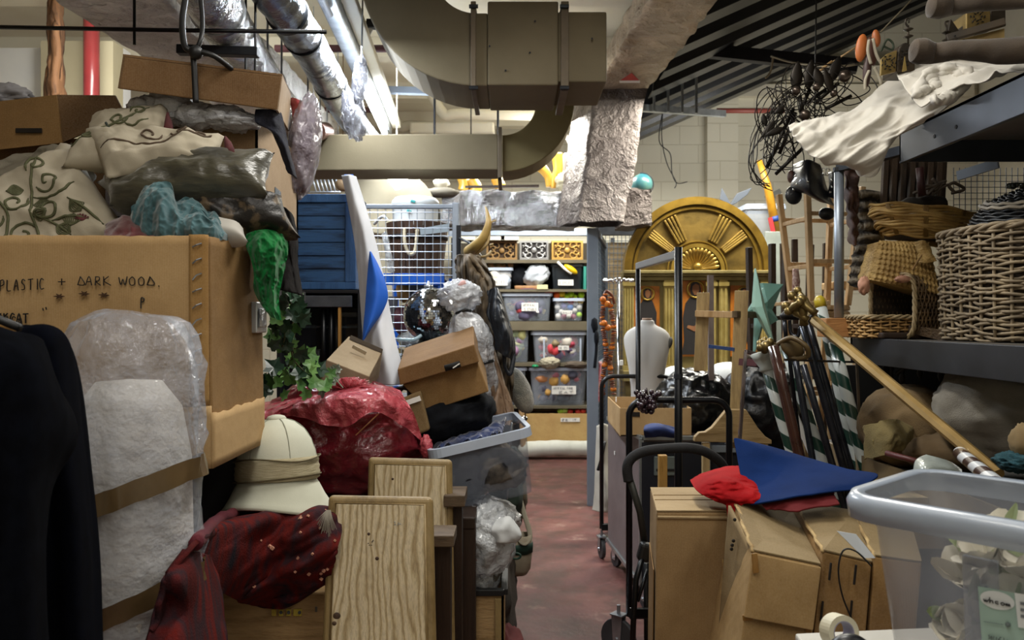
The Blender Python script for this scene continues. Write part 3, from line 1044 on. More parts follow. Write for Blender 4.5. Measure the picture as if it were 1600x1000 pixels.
# ---------------------------------------------------------------- pile on the carton
linen=M('embroidered_linen','b3aa97','a39a86',5,.9,bump=.35,bscale=420,bdist=.001)
emb_g=M('olive_yarn','4d4f35','5b5c40',60,.9,bump=.4,bscale=300)
emb_d=M('dark_yarn','3a403c','2e3432',60,.9)
emb_r=M('maroon_yarn','4a2124','5a2a2c',60,.9)
def yarn(root,f,nrm,curves,mat,r=.0032,name='embroidery'):
 b=B()
 for c in curves:
  pts=on_pillow(f,nrm,c,.0012,5)
  n=len(pts)
  b.tube(pts,[r*(1 if 2<i<n-2 else.5)for i in range(n)],6,flat=1)
 return b.out(name,mat,root,smooth=True)
pr,pf_,pn=pillow('embroidered_pillow','largest cream pillow with curling green vine embroidery, lying on the giant carton','pillow',
[(-75,330,1.98),(112,222,2.10),(222,384,1.92),(-10,470,1.90)],.075,linen,3,.011)
stem=[(.02,.62),(.25,.66),(.42,.70),(.55,.62),(.60,.48),(.62,.30),(.70,.16)]
def vine(stem,leaves):
 cs=[stem]
 for(u,v,r,a0,sg)in leaves:
  cs.append(spiral(u,v,r,a0,.95,sg))
 return cs
cs=vine([(.40,.98),(.47,.78),(.50,.60),(.56,.42),(.62,.28),(.74,.10)],
[(.44,.42,.07,0,1),(.72,.36,.07,PI,-1),(.70,.18,.06,PI,1),(.62,.60,.07,PI,-1),(.38,.70,.08,0,-1)])
cs+=vine([(.10,.95),(.22,.80),(.30,.62),(.36,.48),(.34,.32)],[(.22,.48,.075,0,1),(.12,.72,.07,0,-1),(.26,.92,.06,PI,1)])
cs+=vine([(.02,.50),(.14,.46),(.22,.34)],[(.10,.60,.06,PI/2,1)])
cs+=[[(.56,.42),(.66,.50),(.78,.52),(.88,.46)],[(.58,.70),(.70,.72),(.82,.80)],[(.50,.60),(.60,.72),(.66,.86)],
[(.78,.60),(.84,.72),(.88,.86)]]
yarn(pr,pf_,pn,cs,emb_g,.0034)
b=B()
for(u,v,a)in((.56,.62,.4),(.60,.52,1.9),(.80,.68,1.4),(.30,.82,2.4),(.48,.30,.2),(.72,.76,2.2),(.64,.80,1.0)):
 for k in range(9):
  t_=(k-4)*.006
  pts=[(u-.05*math.cos(a)+t_*.2,v-.05*math.sin(a)),(u+t_*math.sin(a)*2.4,v-t_*math.cos(a)*2.4),(u+.05*math.cos(a),v+.05*math.sin(a))]
  b.tube(on_pillow(pf_,pn,pts,.001,4),.0018,5)
b.out('embroidered_leaf',emb_g,pr,smooth=True)
b=B()
for(u,v,a0,n_,L)in((.26,.24,.6,9,.085),(.78,.80,-1.2,7,.05),(.12,.30,1.2,5,.05)):
 for k in range(n_):
  a=a0+(k-n_/2)*.33
  b.tube(on_pillow(pf_,pn,[(u,v),(u+L*.5*math.cos(a),v+L*.4*math.sin(a)),(u+L*math.cos(a),v+L*math.sin(a))],.001,4),.0024,5)
b.out('embroidered_flower',emb_r,pr,smooth=True)
pr2,f2,n2=pillow('embroidered_pillow','cream vine embroidered pillow standing highest against the open carton','pillow',
[(150,186,2.12),(262,168,2.14),(290,262,2.0),(95,262,1.97)],.036,linen,5,.010)
yarn(pr2,f2,n2,[[(.05,.8),(.25,.55),(.5,.4),(.8,.12)],spiral(.45,.35,.09,0,.9),spiral(.2,.65,.09,0,.9,-1),spiral(.68,.2,.08,PI,.9),
[(.5,.4),(.62,.5),(.8,.4)]],emb_g,.003)
b=B()
for k in range(7):
 b.tube(on_pillow(f2,n2,[(.33,.45),(.36+.012*k,.56+.01*k),(.30+.03*k,.70-.02*k)],.001,4),.003,5)
b.out('embroidered_leaf',emb_d,pr2,smooth=True)
b=B().tube([P(262,176,2.06),P(262,184,2.05),P(263,192,2.04),P(263,206,2.03)],[.003,.006,.010,.013],8)
b.out('tassel',emb_r,pr2,smooth=True)
pr3,f3,n3=pillow('embroidered_pillow','long cream pillow with brown stem embroidery lying over the dark satin cushion','pillow',
[(128,208,2.05),(352,212,2.02),(346,250,1.95),(165,280,1.90)],.034,linen,7,.012)
yarn(pr3,f3,n3,[[(.05,.55),(.3,.5),(.5,.55),(.75,.35),(.95,.3)],spiral(.48,.28,.07,0,.9,1,14,1.6),spiral(.72,.2,.06,PI,.9,-1,14,1.8),spiral(.88,.25,.05,0,.8,1,14,1.8)],M('brown_yarn','57483a',rough=.9),.0028)
B().tube([P(352,214,1.99),P(356,224,1.97),P(361,243,1.95)],[.003,.009,.014],8).out('tassel',emb_r,pr3,smooth=True)
b=cloth([[(-40,258,2.2),(40,241,2.2),(92,228,2.2),(135,250,2.2)],[(-40,285,2.12),(30,270,2.12),(80,258,2.12),(150,280,2.12)],
[(-40,310,2.1),(20,300,2.1),(90,290,2.1),(150,320,2.1)],[(-40,350,2.1),(20,345,2.1),(90,335,2.1),(150,345,2.1)]],44,34,.016,14,4)
tag(b.out('crumpled_sheet',M('greige_cloth','8f897a','7d7768',5,.9,bump=.3,bscale=300),smooth=True,solid=.004),'crumpled greige sheet behind the largest embroidered pillow','cloth')
pillow('satin_cushion','dark olive satin cushion with a sharp corner poking right','cushion',
[(150,285,2.0),(430,238,2.0),(418,305,1.93),(170,322,1.9)],.06,M('olive_satin','2f2d24','55513f',9,.32,bump=.3,bscale=12,stretch=(1,1,3),bdist=.02,sheen=.3),9,.010)
pillow('brocade_cushion','black and bronze brocade cushion spilling over the carton corner','cushion',
[(250,310,1.98),(440,306,2.0),(470,372,2.0),(300,374,1.93)],.06,M('brocade','1b1714','5c4d3a',26,.45,bump=.6,bscale=40,bdist=.006,lo=.5,hi=.6,metal=.2),11,.008)
b=cloth([[(388,320,2.06),(425,316,2.05),(452,330,2.08),(462,350,2.14)],
[(392,370,2.0),(425,370,1.98),(455,370,2.04),(466,380,2.12)],
[(398,410,2.02),(428,410,2.0),(452,410,2.05),(464,412,2.12)],
[(402,452,2.04),(430,452,2.02),(455,457,2.05),(472,462,2.12)]],34,34,.012,13,6,stretch=(2,2,.7))
tag(b.out('black_velvet_drape',M('black_velvet','0c0a0b','1a1616',18,.85,bump=.5,bscale=60,spec=.15),smooth=True,solid=.004),
'dark ruched velvet hanging behind the green netting','cloth')
teal=M('teal_net','3c5a5e','52747a',14,.95,bump=.3,bscale=300,bdist=.001,spec=.1,sheen=.4,thin=.14)
b=B()
for sd,dy in((3,0),(8,.03)):
 g0=sheet([[(206,322,1.92+dy),(222,300,1.9+dy),(246,287,1.88+dy),(268,290,1.9+dy),(276,318,1.9+dy),(288,312,1.92+dy),(310,318,1.9+dy),(326,336,1.92+dy),(336,332,1.92+dy),(350,350,1.94+dy)],
[(204,340,1.86+dy),(224,322,1.83+dy),(246,312,1.81+dy),(268,318,1.82+dy),(280,332,1.84+dy),(292,330,1.83+dy),(312,335,1.82+dy),(328,346,1.84+dy),(340,348,1.84+dy),(354,362,1.88+dy)],
[(214,360,1.84+dy),(230,350,1.81+dy),(250,345,1.79+dy),(270,348,1.80+dy),(284,352,1.80+dy),(298,352,1.79+dy),(316,354,1.79+dy),(332,358,1.80+dy),(344,362,1.82+dy),(356,370,1.86+dy)],
[(232,378,1.82+dy),(244,378,1.80+dy),(258,378,1.80+dy),(274,378,1.80+dy),(288,378,1.80+dy),(302,378,1.80+dy),(318,378,1.80+dy),(334,378,1.80+dy),(346,378,1.82+dy),(356,378,1.86+dy)]])
 b.grid(lambda u,v:g0(u,v)+Vector((.3,-1,.3))*(folds(g0(u,v),.012,13,sd,True,(1.3,1,.6))+folds(g0(u,v),.004,34,sd)),110,70)
tag(b.out('teal_netting',teal,smooth=True),'bunched teal net fabric at the carton edge','cloth')
b=cloth([[(168,352,1.9),(195,338,1.88),(215,345,1.88),(245,350,1.9)],[(165,362,1.84),(200,352,1.82),(220,358,1.82),(248,362,1.85)],
[(160,375,1.79),(200,372,1.78),(222,374,1.78),(250,375,1.8)]],30,16,.008,20,3)
tag(b.out('burgundy_velvet',M('burgundy','4a1418','5d1a1e',10,.75,sheen=.4,bump=.3,bscale=40),smooth=True,solid=.004),'scrap of burgundy velvet under the largest embroidered pillow','cloth')
pillow('white_cushion','small white cushion corner beside the green netting','cushion',
[(325,344,1.93),(380,356,1.9),(388,378,1.86),(320,382,1.86)],.03,M('white_cotton','b8b4ac','aaa69e',6,.85),2,.003,n=16)
green=M('green_net','0f5a2b','177a3b',14,.95,bump=.3,bscale=300,bdist=.001,spec=.1,sheen=.2,thin=.1)
b=B()
for sd,dy in((2,0),(6,.025)):
 g1=sheet([[(384,366,1.97+dy),(404,360,1.95+dy),(424,360,1.96+dy),(446,368,2.0+dy)],[(384,384,1.94+dy),(404,384,1.91+dy),(428,384,1.93+dy),(450,392,1.98+dy)],
[(392,408,1.94+dy),(408,408,1.91+dy),(426,408,1.93+dy),(446,414,1.98+dy)],[(396,430,1.94+dy),(410,432,1.92+dy),(424,432,1.94+dy),(440,440,1.98+dy)],
[(396,452,1.95+dy),(412,455,1.93+dy),(424,455,1.95+dy),(436,460,1.98+dy)],[(408,476,1.96+dy),(418,478,1.95+dy),(426,478,1.96+dy),(436,480,1.98+dy)],
[(424,496,1.97+dy),(430,498,1.96+dy),(434,500,1.97+dy),(439,500,1.98+dy)]])
 b.grid(lambda u,v:g1(u,v)+Vector((.4,-1,0))*(folds(g1(u,v),.011,17,sd,True,(1.4,1,.45))+folds(g1(u,v),.004,40,sd)),60,110)
tag(b.out('green_netting',green,smooth=True),'emerald green net fabric trailing down from the cushion pile','cloth')
# ---------------------------------------------------------------- cartons behind the pillows
cb=thing('open_carton','brown carton with open flap at the far left edge behind the pillows','box',P(60,235,2.3))
B().hexa([P(-60,165,2.25),P(88,148,2.25),P(97,223,2.25),P(-60,240,2.25)],[v+Vector((0,.006,0))for v in(P(-60,165,2.25),P(88,148,2.25),P(97,223,2.25),P(-60,240,2.25))]).out('flap',card_dark,cb)
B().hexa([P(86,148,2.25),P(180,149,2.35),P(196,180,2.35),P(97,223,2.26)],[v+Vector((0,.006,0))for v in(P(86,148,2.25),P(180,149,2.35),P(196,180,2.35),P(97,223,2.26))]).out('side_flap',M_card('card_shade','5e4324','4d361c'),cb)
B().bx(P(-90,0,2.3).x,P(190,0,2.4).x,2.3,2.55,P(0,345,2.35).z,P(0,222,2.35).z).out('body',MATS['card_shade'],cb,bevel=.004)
B().box(P(45,204,2.243),(.075,.004,.014)).out('hand_hole',M('hole_dark','1a1209',rough=.9),cb,bevel=.003)
tag(lump(P(-5,150,2.4),(.09,.05,.035),4,.2).out('grey_cloth',M('grey_cloth','8e8c8a','77757a',8,.9),smooth=True),'bunch of grey cloth on top of the far left carton','cloth')
up=thing('tall_carton','tall pale-sided carton with a tilted lid, stuffed with white plastic','box',P(420,455,2.4))
z0,z1=1.545,P(0,190,2.2).z
B().bx(P(215,0,2.2).x,P(402,0,2.2).x,2.2,2.206,z0,z1).out('front_panel',M_card('card_umber','6f5538','5e462c'),up)
x=P(402,0,2.2).x
B().bx(x-.006,x,2.2,2.62,z0,z1).out('side_panel',M_card('card_mauve','b29c82','a38d74',2),up)
B().bx(P(215,0,2.2).x,x,2.6,2.62,z0,z1).bx(P(215,0,2.2).x,P(215,0,2.2).x+.006,2.2,2.6,z0,z1).out('back_panels',MATS['card_umber'],up)
lb=B().prism([Vector((x+.001,2.36,P(0,338,2.36).z)),Vector((x+.001,2.42,P(0,338,2.42).z)),Vector((x+.001,2.42,P(0,300,2.42).z)),Vector((x+.001,2.36,P(0,292,2.36).z))],(.001,0,0))
lb.out('grey_label',M('label_slate','55606c','c9cdd0',50,.5,lo=.55,hi=.6),up)
A=[P(192,88,2.05),P(441,119,2.12),P(434,172,2.12),P(184,138,2.05)]
Bk=[P(214,92,2.5),P(455,150,2.6),P(452,205,2.6),P(210,130,2.5)]
lid=B()
lid.hexa(A,[v+Vector((0,.006,0))for v in A])
o=lid.out('lid_front',M_card('card_lid','7b5c3a','694c2d'),up,bevel=.003)
B().hexa([A[1],Bk[1],Bk[2],A[2]],[v+Vector((-.006,0,0))for v in(A[1],Bk[1],Bk[2],A[2])]).out('lid_side',MATS['card_mauve'],up)
B().hexa([A[0],Bk[0],Bk[3],A[3]],[v+Vector((.006,0,0))for v in(A[0],Bk[0],Bk[3],A[3])]).out('lid_side',MATS['card_umber'],up)
B().hexa([A[0],A[1],Bk[1],Bk[0]],[v+Vector((0,0,.006))for v in(A[0],A[1],Bk[1],Bk[0])]).out('lid_top',MATS['card_lid'],up)
b=B()
for(px,py,rx,rz,sd)in((232,172,.05,.04,1),(265,165,.06,.045,2),(310,178,.06,.035,3),(352,180,.06,.032,4),(375,186,.05,.025,5)):
 lump(P(px,py+5,2.19),(rx,.06,rz),sd,.14,2.2,34,24,bb=b,facet=2)
tag(b.out('white_plastic_stuffing',M_film('milky_film','d6d8e0',.06,.2,26,.8),smooth=True),'white plastic bags bulging out under the tilted lid','bag')
b=cloth([[(400,172,2.16),(425,172,2.16),(438,176,2.2)],[(400,192,2.15),(428,198,2.17),(445,205,2.22)],
[(425,205,2.18),(442,225,2.2),(452,235,2.26)],[(450,270,2.28),(458,275,2.3),(464,280,2.34)]],20,26,.006,20,2)
tag(b.out('navy_strap',M('navy_cloth','1a1c28','272a3a',30,.8,bump=.4,bscale=200),smooth=True,solid=.005),'navy fabric strap dangling from the tilted lid corner','strap')
b=B()
f=lambda q:q
lump(P(474,232,2.62),(.045,.10,.165),7,.10,2.0,40,36,rot(0,9,0),facet=1.5,bb=b)
pbg=thing('plastic_sack','bulging clear plastic sack with plum coloured contents hanging by the tall carton','bag',P(476,308,2.62))
b.out('film',M_film('plum_film','9c93a0',.45,.12,22,.8),pbg,smooth=True)
lump(P(474,236,2.62),(.036,.08,.145),9,.12,2.2,30,24,rot(0,9,0)).out('contents',M('plum_cloth','584048','8a8288',9,.85),pbg,smooth=True)
b=cloth([[(452,152,2.6),(462,154,2.58),(474,160,2.58)],[(457,180,2.58),(470,178,2.56),(480,190,2.58)],[(462,210,2.6),(470,208,2.56),(478,212,2.6)]],12,12,.006,20,3)
b.out('red_print',M('red_print','8c3236','9c5054',9,.35),pbg,smooth=True)
rk=thing('black_shelf_rack','black rack behind the giant carton carrying the upper cartons','shelf',(-1.2,2.5,0))
B().bx(-1.95,-.70,2.14,2.70,1.515,1.545).out('shelf_board',M('black_board','101012',rough=.7),rk)
B().bx(P(-90,0,2.3).x-.1,-.95,2.25,2.6,1.545,P(0,345,2.35).z).out('riser',MATS['black_board'],rk)
for x in(-1.93,-.92):
 for y in(2.6,2.69):
  B().bx(x-.015,x+.015,y-.015,y+.015,0,1.515).out('post',black_metal,rk)
  # ================================================================ left middle
  # ---------------------------------------------------------------- helmet, rug, crate
cr_=thing('plywood_crate','low plywood crate with yellow marker tabs under the patterned rug','crate',(-.7,2.25,0))
CX0,CX1=P(308,0,2.1).x,P(508,0,2.1).x
B().bx(CX0,CX1+.02,2.1,2.5,0,P(0,925,2.1).z).out('body',ply,cr_,bevel=.006)
b=B()
for px in(428,439,451,462,468):
 b.box(P(px,957,2.097),(.012,.004,.018))
b.out('yellow_tabs',M('yellow_tab','b6a23e',rough=.5),cr_,bevel=.001)
b=B()
for px in(439,451,468):
 b.tube([P(px,957,2.096),P(px,957,2.090)],.0045,8)
b.out('tab_dots',ink,cr_)
b=B().box(P(347,957,2.098),(.009,.003,.03)).box(P(494,952,2.098),(.006,.003,.014))
b.out('scuffs',M('scuff_grey','5a564c',rough=.9),cr_,bevel=.001)
def M_rug():
 n=N('kilim_rug')
 v=n.coord((1.2,1.2,1))
 a=n.ramp(n.noise(n.coord((7,7,2.2)),1.5,3),[(.30,C('26161a')),(.42,C('561d1c')),(.5,C('3a2a30')),(.6,C('6b211c')),(.72,C('2b2a33'))])
 fz=n.ramp(n.noise(v,180,2),[(.3,C('551512')),(.7,C('a05040'))])
 col=n.mix(.25,a,fz,'MULTIPLY')
 n.link(col,n.b.inputs['Base Color'])
 n.b.inputs['Roughness'].default_value=.95
 n.b.inputs['Specular IOR Level'].default_value=.1
 n.link(n.bump(n.noise(v,240,3),.7,.003),n.b.inputs['Normal'])
 return n.m
rug_rows=[[(318,838,1.52),(352,815,1.95),(420,800,2.30),(480,792,2.30),(530,792,2.32)],
[(296,862,1.45),(348,824,1.80),(430,802,2.02),(490,794,2.06),(535,800,2.11)],
[(274,893,1.42),(332,862,1.74),(420,840,1.98),(480,835,1.98),(530,850,2.0)],
[(258,925,1.40),(322,890,1.72),(410,885,1.96),(470,880,1.97),(520,885,2.0)],
[(246,955,1.385),(318,912,1.72),(400,925,1.99),(465,915,2.0),(515,905,2.03)],
[(236,985,1.375),(320,925,1.72),(392,944,2.05),(440,950,2.06),(505,912,2.07)]]
fsh=sheet(rug_rows)
rg=thing('kilim_rug','dark red and indigo patterned rug heaped over the plywood crate','rug',P(380,960,2.1))
rugm=M_rug()
def rugf(u,v):
 p=fsh(u,v)
 q=Vector((p.x*.8+p.z*.5,p.y*.5,p.z*2.6-p.x*1.5))
 return p+Vector((0,-1,.3))*(folds(q,.020,5.0,3,True)+.004*noise.noise(p*30))
b=B()
b.grid(rugf,90,80)
b.out('rug_cloth',rugm,rg,smooth=True,solid=.010)
b=cloth([[(292,856,1.48),(312,862,1.56),(334,875,1.8)],[(262,898,1.40),(298,900,1.44),(336,905,1.72)],
[(243,950,1.42),(298,950,1.45),(345,960,1.68)],[(226,1010,1.36),(288,1010,1.40),(355,1010,1.66)],
[(205,1120,1.33),(280,1120,1.36),(362,1120,1.64)]],40,60,.016,6,9,stretch=(2.4,1,.6))
b.out('hanging_fold',rugm,rg,smooth=True,solid=.010)
b=B().tube(spline([rugf(.02,.1)+Vector((0,-.01,.0)),rugf(.25,.02)+Vector((0,-.02,.015)),rugf(.5,.01)+Vector((0,-.02,.02)),rugf(.8,0)+Vector((0,-.02,.018)),rugf(.98,.02)],12),.014,12)
b.v=[v+Vector((0,0,.005*noise.noise(v*20)))for v in b.v]
b.out('rolled_edge',M('magenta_edge','4f0f22','5c1620',12,.9,bump=.4,bscale=200),rg,smooth=True)
random.seed(4)
b=B()
for k in range(30):
 u_,v_=random.uniform(.35,.97),random.uniform(.08,.8)
 if u_+v_*.3<.55:
  continue
 b.box(rugf(u_,v_)+Vector((0,-.010,.003)),(.004+random.random()*.004,)*3,rot(random.random()*90,40,30))
b.out('pale_tufts',M('tuft_pink','c08a72',rough=.9),rg)
b=B()
for k in range(22):
 a=PI*(1.15+.6*k/21)
 s_=P(511+.25*k,797,1.99)
 L=random.uniform(.8,1.1)
 b.tube(spline([s_,s_+Vector((math.cos(a)*.012,-.014,math.sin(a)*.026*L)),s_+Vector((math.cos(a)*.026,-.012,math.sin(a)*.06*L))],4),.0010,4)
b.out('fringe_tassel',M('fringe_grey','8b8578',rough=.9),rg)
hc=P(434,786,2.13)
hm=thing('pith_helmet','off-white pith helmet with a pleated band, resting on the dark red rug','helmet',hc)
hcol=M('helmet_cloth','cfd0be','bcbdaa',5,.75,bump=.25,bscale=300,bdist=.001)
RH=rot(-4,-4,-20)
s=2.2/F
def hel(prof,nm,mat,squash=.82,seam=0,**kw):
 b=B()
 n_=64
 for i,(r,z)in enumerate(prof):
  pass
 vs,fs=[],[]
 for r,z in prof:
  for k in range(n_):
   a=2*PI*k/n_
   rr=r*s
   x,y=rr*math.cos(a),rr*squash*math.sin(a)
   dz=0
   if r>66:
    dz=-((r-66)/16)*(8*s)*(math.cos(a)**2)+((r-66)/16)*4*s*math.sin(a)**2
   vs.append(hc+RH@Vector((x,y,z*s+dz)))
 m=len(prof)
 for i in range(m-1):
  for k in range(n_):
   l=(k+1)%n_
   fs.append((i*n_+k,i*n_+l,(i+1)*n_+l,(i+1)*n_+k))
 b.add(vs,fs)
 return b.out(nm,mat,hm,smooth=True,**kw)
hel([(62,38),(63,45),(62,62),(59,78),(53,95),(43,110),(28,121),(12,126),(0,127)],'crown',hcol,solid=.004)
hel([(60,36),(66,27),(74,14),(82,4),(87,-1),(88,-5),(85,-6),(62,30)],'brim',hcol)
b=B()
for k in range(6):
 a=k*PI/3+.35
 pts=[hc+RH@Vector((r*s*math.cos(a),r*.82*s*math.sin(a),z*s))for r,z in((63.5,52),(62.5,62),(59.6,78),(53.8,95),(43.8,110.5),(28.5,122),(12,127))]
 b.tube(spline(pts,4),.0016,6)
b.out('crown_seams',M('seam_dark','8e8f7e',rough=.8),hm,smooth=True)
hel([(63.5,36),(66.5,38),(66,42),(67,46),(65.5,50),(66.5,55),(64.5,59),(65.5,64),(62.5,69),(61,70)],'pleated_band',
M('band_cloth','bab092','a09676',40,.85,bump=.5,bscale=40,stretch=(1,1,14),bdist=.004))
b=B()
b.tube(spline([hc+RH@Vector((67.5*s*math.cos(a),67.5*.82*s*math.sin(a),(67+3*math.sin(a*3))*s))for a in[2*PI*k/24 for k in range(24)]],3,True),.0022,6,True)
b.tube(spline([hc+RH@Vector((68*s*math.cos(a),68*.82*s*math.sin(a),(38+5*math.cos(a))*s))for a in[2*PI*k/24 for k in range(24)]],3,True),.0022,6,True)
b.out('band_cord',M('cord_dark','5e553c',rough=.9),hm,smooth=True)
b=B().lathe([(0,0),(14*s,0),(15*s,3*s),(12*s,7*s),(5*s,9*s),(0,9.3*s)],hc+RH@Vector((0,0,124*s)),20,RH,cap=False)
b.out('top_button',hcol,hm,smooth=True)
# ---------------------------------------------------------------- pine drawer fronts / small table tops
def M_pine():
 n=N('worn_pine')
 wv=n.new('ShaderNodeTexWave',wave_type='BANDS',bands_direction='X')
 wv.inputs['Scale'].default_value=17
 wv.inputs['Distortion'].default_value=22
 wv.inputs['Detail'].default_value=4
 wv.inputs['Detail Scale'].default_value=.5
 n.link(n.coord((1,1,.10)),wv.inputs['Vector'])
 g=n.ramp(wv.outputs['Fac'],[(.0,C('a8946f')),(.3,C('c9b996')),(.8,C('d6c8aa'))])
 fine=n.noise(n.coord((90,90,5)),3,4)
 g=n.mix(.35,g,n.ramp(fine,[(.4,C('8c7858')),(.55,C('e0d4ba'))]),'MULTIPLY')
 blot=n.noise(n.coord((1,1,.6)),5,4)
 g=n.mix(n.ramp(blot,[(.50,(0,0,0,1)),(.72,(.6,.6,.6,1))]),g,C('8e7650'))
 n.link(g,n.b.inputs['Base Color'])
 n.link(n.bump(fine,.3,.004),n.b.inputs['Normal'])
 n.b.inputs['Roughness'].default_value=.55
 return n.m
pine=M_pine()
pine_edge=M_wood('worn_pine_edge','a08a5c','806a42',(6,6,2),.5,3)
def board(label,tl,tr,br,bl,t_,insets,holes,extra=None):
 TL,TR,BR,BL=(P(*q)for q in(tl,tr,br,bl))
 root=thing('pine_board',label,'board',(BL+BR)/2)
 n_=(TR-TL).cross(BL-TL).normalized()
 if n_.y>0:
  n_=-n_
 f=lambda u,v,h:(TL*(1-u)+TR*u)*(1-v)+(BL*(1-u)+BR*u)*v+n_*h
 W_,H_=(TR-TL).length,(BL-TL).length
 fr=[f(0,0,0),f(1,0,0),f(1,1,0),f(0,1,0)]
 B().hexa(fr,[p-n_*t_ for p in fr]).out('slab',pine_edge,root,bevel=.014,seg=4)
 u0=insets/W_
 v0=insets/H_
 q=[f(u0,v0,.0045),f(1-u0,v0,.0045),f(1-u0,1.0,.0045),f(u0,1.0,.0045)]
 B().hexa(q,[p-n_*.01 for p in q]).out('raised_panel',pine,root,bevel=.003,seg=2)
 b=B()
 for w0 in(u0*.95,):
  vv=w0*W_/H_
  b.tube([f(w0,1,.002),f(w0,vv,.002),f(1-w0,vv,.002),f(1-w0,1,.002)],.0035,6)
 b.out('groove_bead',pine_edge,root,smooth=True)
 b=B()
 for(u,v,r)in holes:
  b.ball(f(u,v,.004),(r,.003,r),12,6,rot(0,0,0))
 b.out('knots',M('knot_dark','3c2c22','57412f',60,.8),root,smooth=True)
 return root,f,n_
rt,f_,n_=board('nearest pale pine board with rounded edges, standing right of the patterned rug',(512,773,2.06),(676,776,2.06),(684,1150,1.92),(496,1150,1.92),.032,.022,
[(.48,.275,.005),(.13,.52,.010),(.11,.55,.006),(.40,.17,.004)])
for(u,v,sd)in((.42,.21,1),(.66,.12,2)):
 b=B()
 random.seed(sd)
 for k in range(7):
  a=random.random()*6.3
  c=f_(u,v,.005)
  L=.004+random.random()*.008
  b.tube([c+Vector((math.cos(a)*.004,0,math.sin(a)*.004)),c+Vector((math.cos(a)*L,0,math.sin(a)*L))],.0012,5)
 b.out('gouge_marks',M('gouge','4d463f',rough=.9)if sd==1 else M('blue_smudge','8d9598',rough=.8),rt)
board('rear pale pine board standing behind the nearest one',(575,714,2.5),(706,718,2.5),(712,1100,2.38),(565,1100,2.38),.03,.022,[(.30,.09,.004),(.15,.22,.003),(.80,.285,.004)])
du_=thing('dark_wooden_stand','dark brown wooden stand with stepped rails behind the two pine boards','stand',(P(700,0,2.45).x,2.5,0))
B().bx(P(676,0,2.3).x,P(704,0,2.3).x,2.3,2.36,0,P(0,850,2.3).z).out('upright',dark_wood,du_,bevel=.004)
B().bx(P(672,0,2.28).x,P(710,0,2.28).x,2.26,2.38,P(0,852,2.28).z,P(0,834,2.28).z).out('step_rail',M_wood('grey_wood','6d5a44','4d3d2c',(3,12,12),.6),du_,bevel=.003)
B().bx(P(700,0,2.5).x,P(722,0,2.5).x,2.5,2.55,0,P(0,782,2.5).z).out('upright',dark_wood,du_,bevel=.004)
B().bx(P(694,0,2.48).x,P(727,0,2.48).x,2.46,2.60,P(0,790,2.48).z,P(0,772,2.48).z).out('step_rail',MATS['grey_wood'],du_,bevel=.003)
B().bx(P(676,0,2.3).x,P(720,0,2.5).x,2.36,2.5,.05,.12).out('foot',dark_wood,du_)
# ---------------------------------------------------------------- plywood box with bags, right of the boards
TBL=.80
pb=thing('lined_crate','plywood crate with a black rim, full of clear plastic bags, beside the aisle','crate',(P(750,0,2.75).x,2.8,0))
bx0,bx1,by0,by1,bz=P(700,0,2.7).x,P(788,0,2.7).x,2.7,3.05,P(0,925,2.7).z
b=B().bx(bx0,bx1,by0,by0+.012,0,bz).bx(bx0,bx1,by1-.012,by1,0,bz).bx(bx0,bx0+.012,by0,by1,0,bz).bx(bx1-.012,bx1,by0,by1,0,bz).bx(bx0,bx1,by0,by1,0,.02)
b.out('body',ply,pb,bevel=.002)
b=B()
for(p,q)in(((bx0,by0,bz),(bx1,by0,bz)),((bx0,by1,bz),(bx1,by1,bz)),((bx1,by0,bz),(bx1,by1,bz)),((bx0,by0,bz),(bx0,by1,bz))):
 b.beam(p,q,.024,.022)
b.out('black_rim',black_plastic,pb,bevel=.003)
b=B().beam((bx1-.02,by0-.008,0),(bx1-.02,by0-.008,bz-.02),.02,.012)
b.out('corner_batten',pine_edge,pb)
bagfilm=M_film('bag_film','d2d6da',.36,.16,26,.8)
b=B()
lump(P(760,840,2.8),(.10,.13,.12),3,.12,1.9,50,40,facet=2,bb=b)
lump(P(742,880,2.85),(.09,.12,.14),5,.12,1.9,44,34,facet=2,bb=b)
bp=thing('plastic_carrier_bag','crumpled translucent carrier bag with red print in the lined crate','bag',P(750,930,2.82))
b.out('film',bagfilm,bp,smooth=True)
lump(P(752,862,2.83),(.075,.09,.12),8,.15,2,30,24).out('contents',M('bag_contents','8d8a82','5d5a54',6,.8),bp,smooth=True)
b=B()
for k in range(5):
 p=P(722+k*2,838+k*9,2.66)
 b.tube([p,p+Vector((.018,-.004,.012)),p+Vector((.03,0,-.004))],.003,5)
b.out('red_print',M('print_red','8a2a2c',rough=.5),bp,smooth=True)
b=lump(P(762,805,2.95),(.11,.09,.065),11,.15,2.1,50,34,rot(0,15,0),facet=2.5)
tag(b.out('white_carrier_bag',M_film('white_bag','e4e6e8',.14,.2,22,.8),smooth=True),'crumpled white carrier bag drooping over the aisle edge','bag')
b=cloth([[(776,812,2.72),(796,808,2.7),(812,826,2.72)],[(768,826,2.68),(790,826,2.66),(815,838,2.7)],[(770,846,2.68),(785,848,2.66),(806,848,2.7)]],16,14,.006,20,2)
tag(b.out('white_paper',M('paper_white','c6cacc','d2d4d4',5,.7),smooth=True,solid=.002),'creased white paper sheet on the drooping carrier bag','paper')
cgx=P(808,0,3.4)
cg=thing('canvas_golf_pouch','cream canvas pouch with green rim and eyelet low beside the aisle','bag',P(808,896,3.4))
b=B().lathe([(0,0),(15/F*3.4,0),(20/F*3.4,8/F*3.4),(22/F*3.4,30/F*3.4),(23/F*3.4,62/F*3.4)],P(808,896,3.45),28,wob=.08,cap=False,sy=.8)
b.out('pouch',M('cream_canvas','9c927e','8a806c',8,.85,bump=.3,bscale=200),cg,smooth=True,solid=.005)
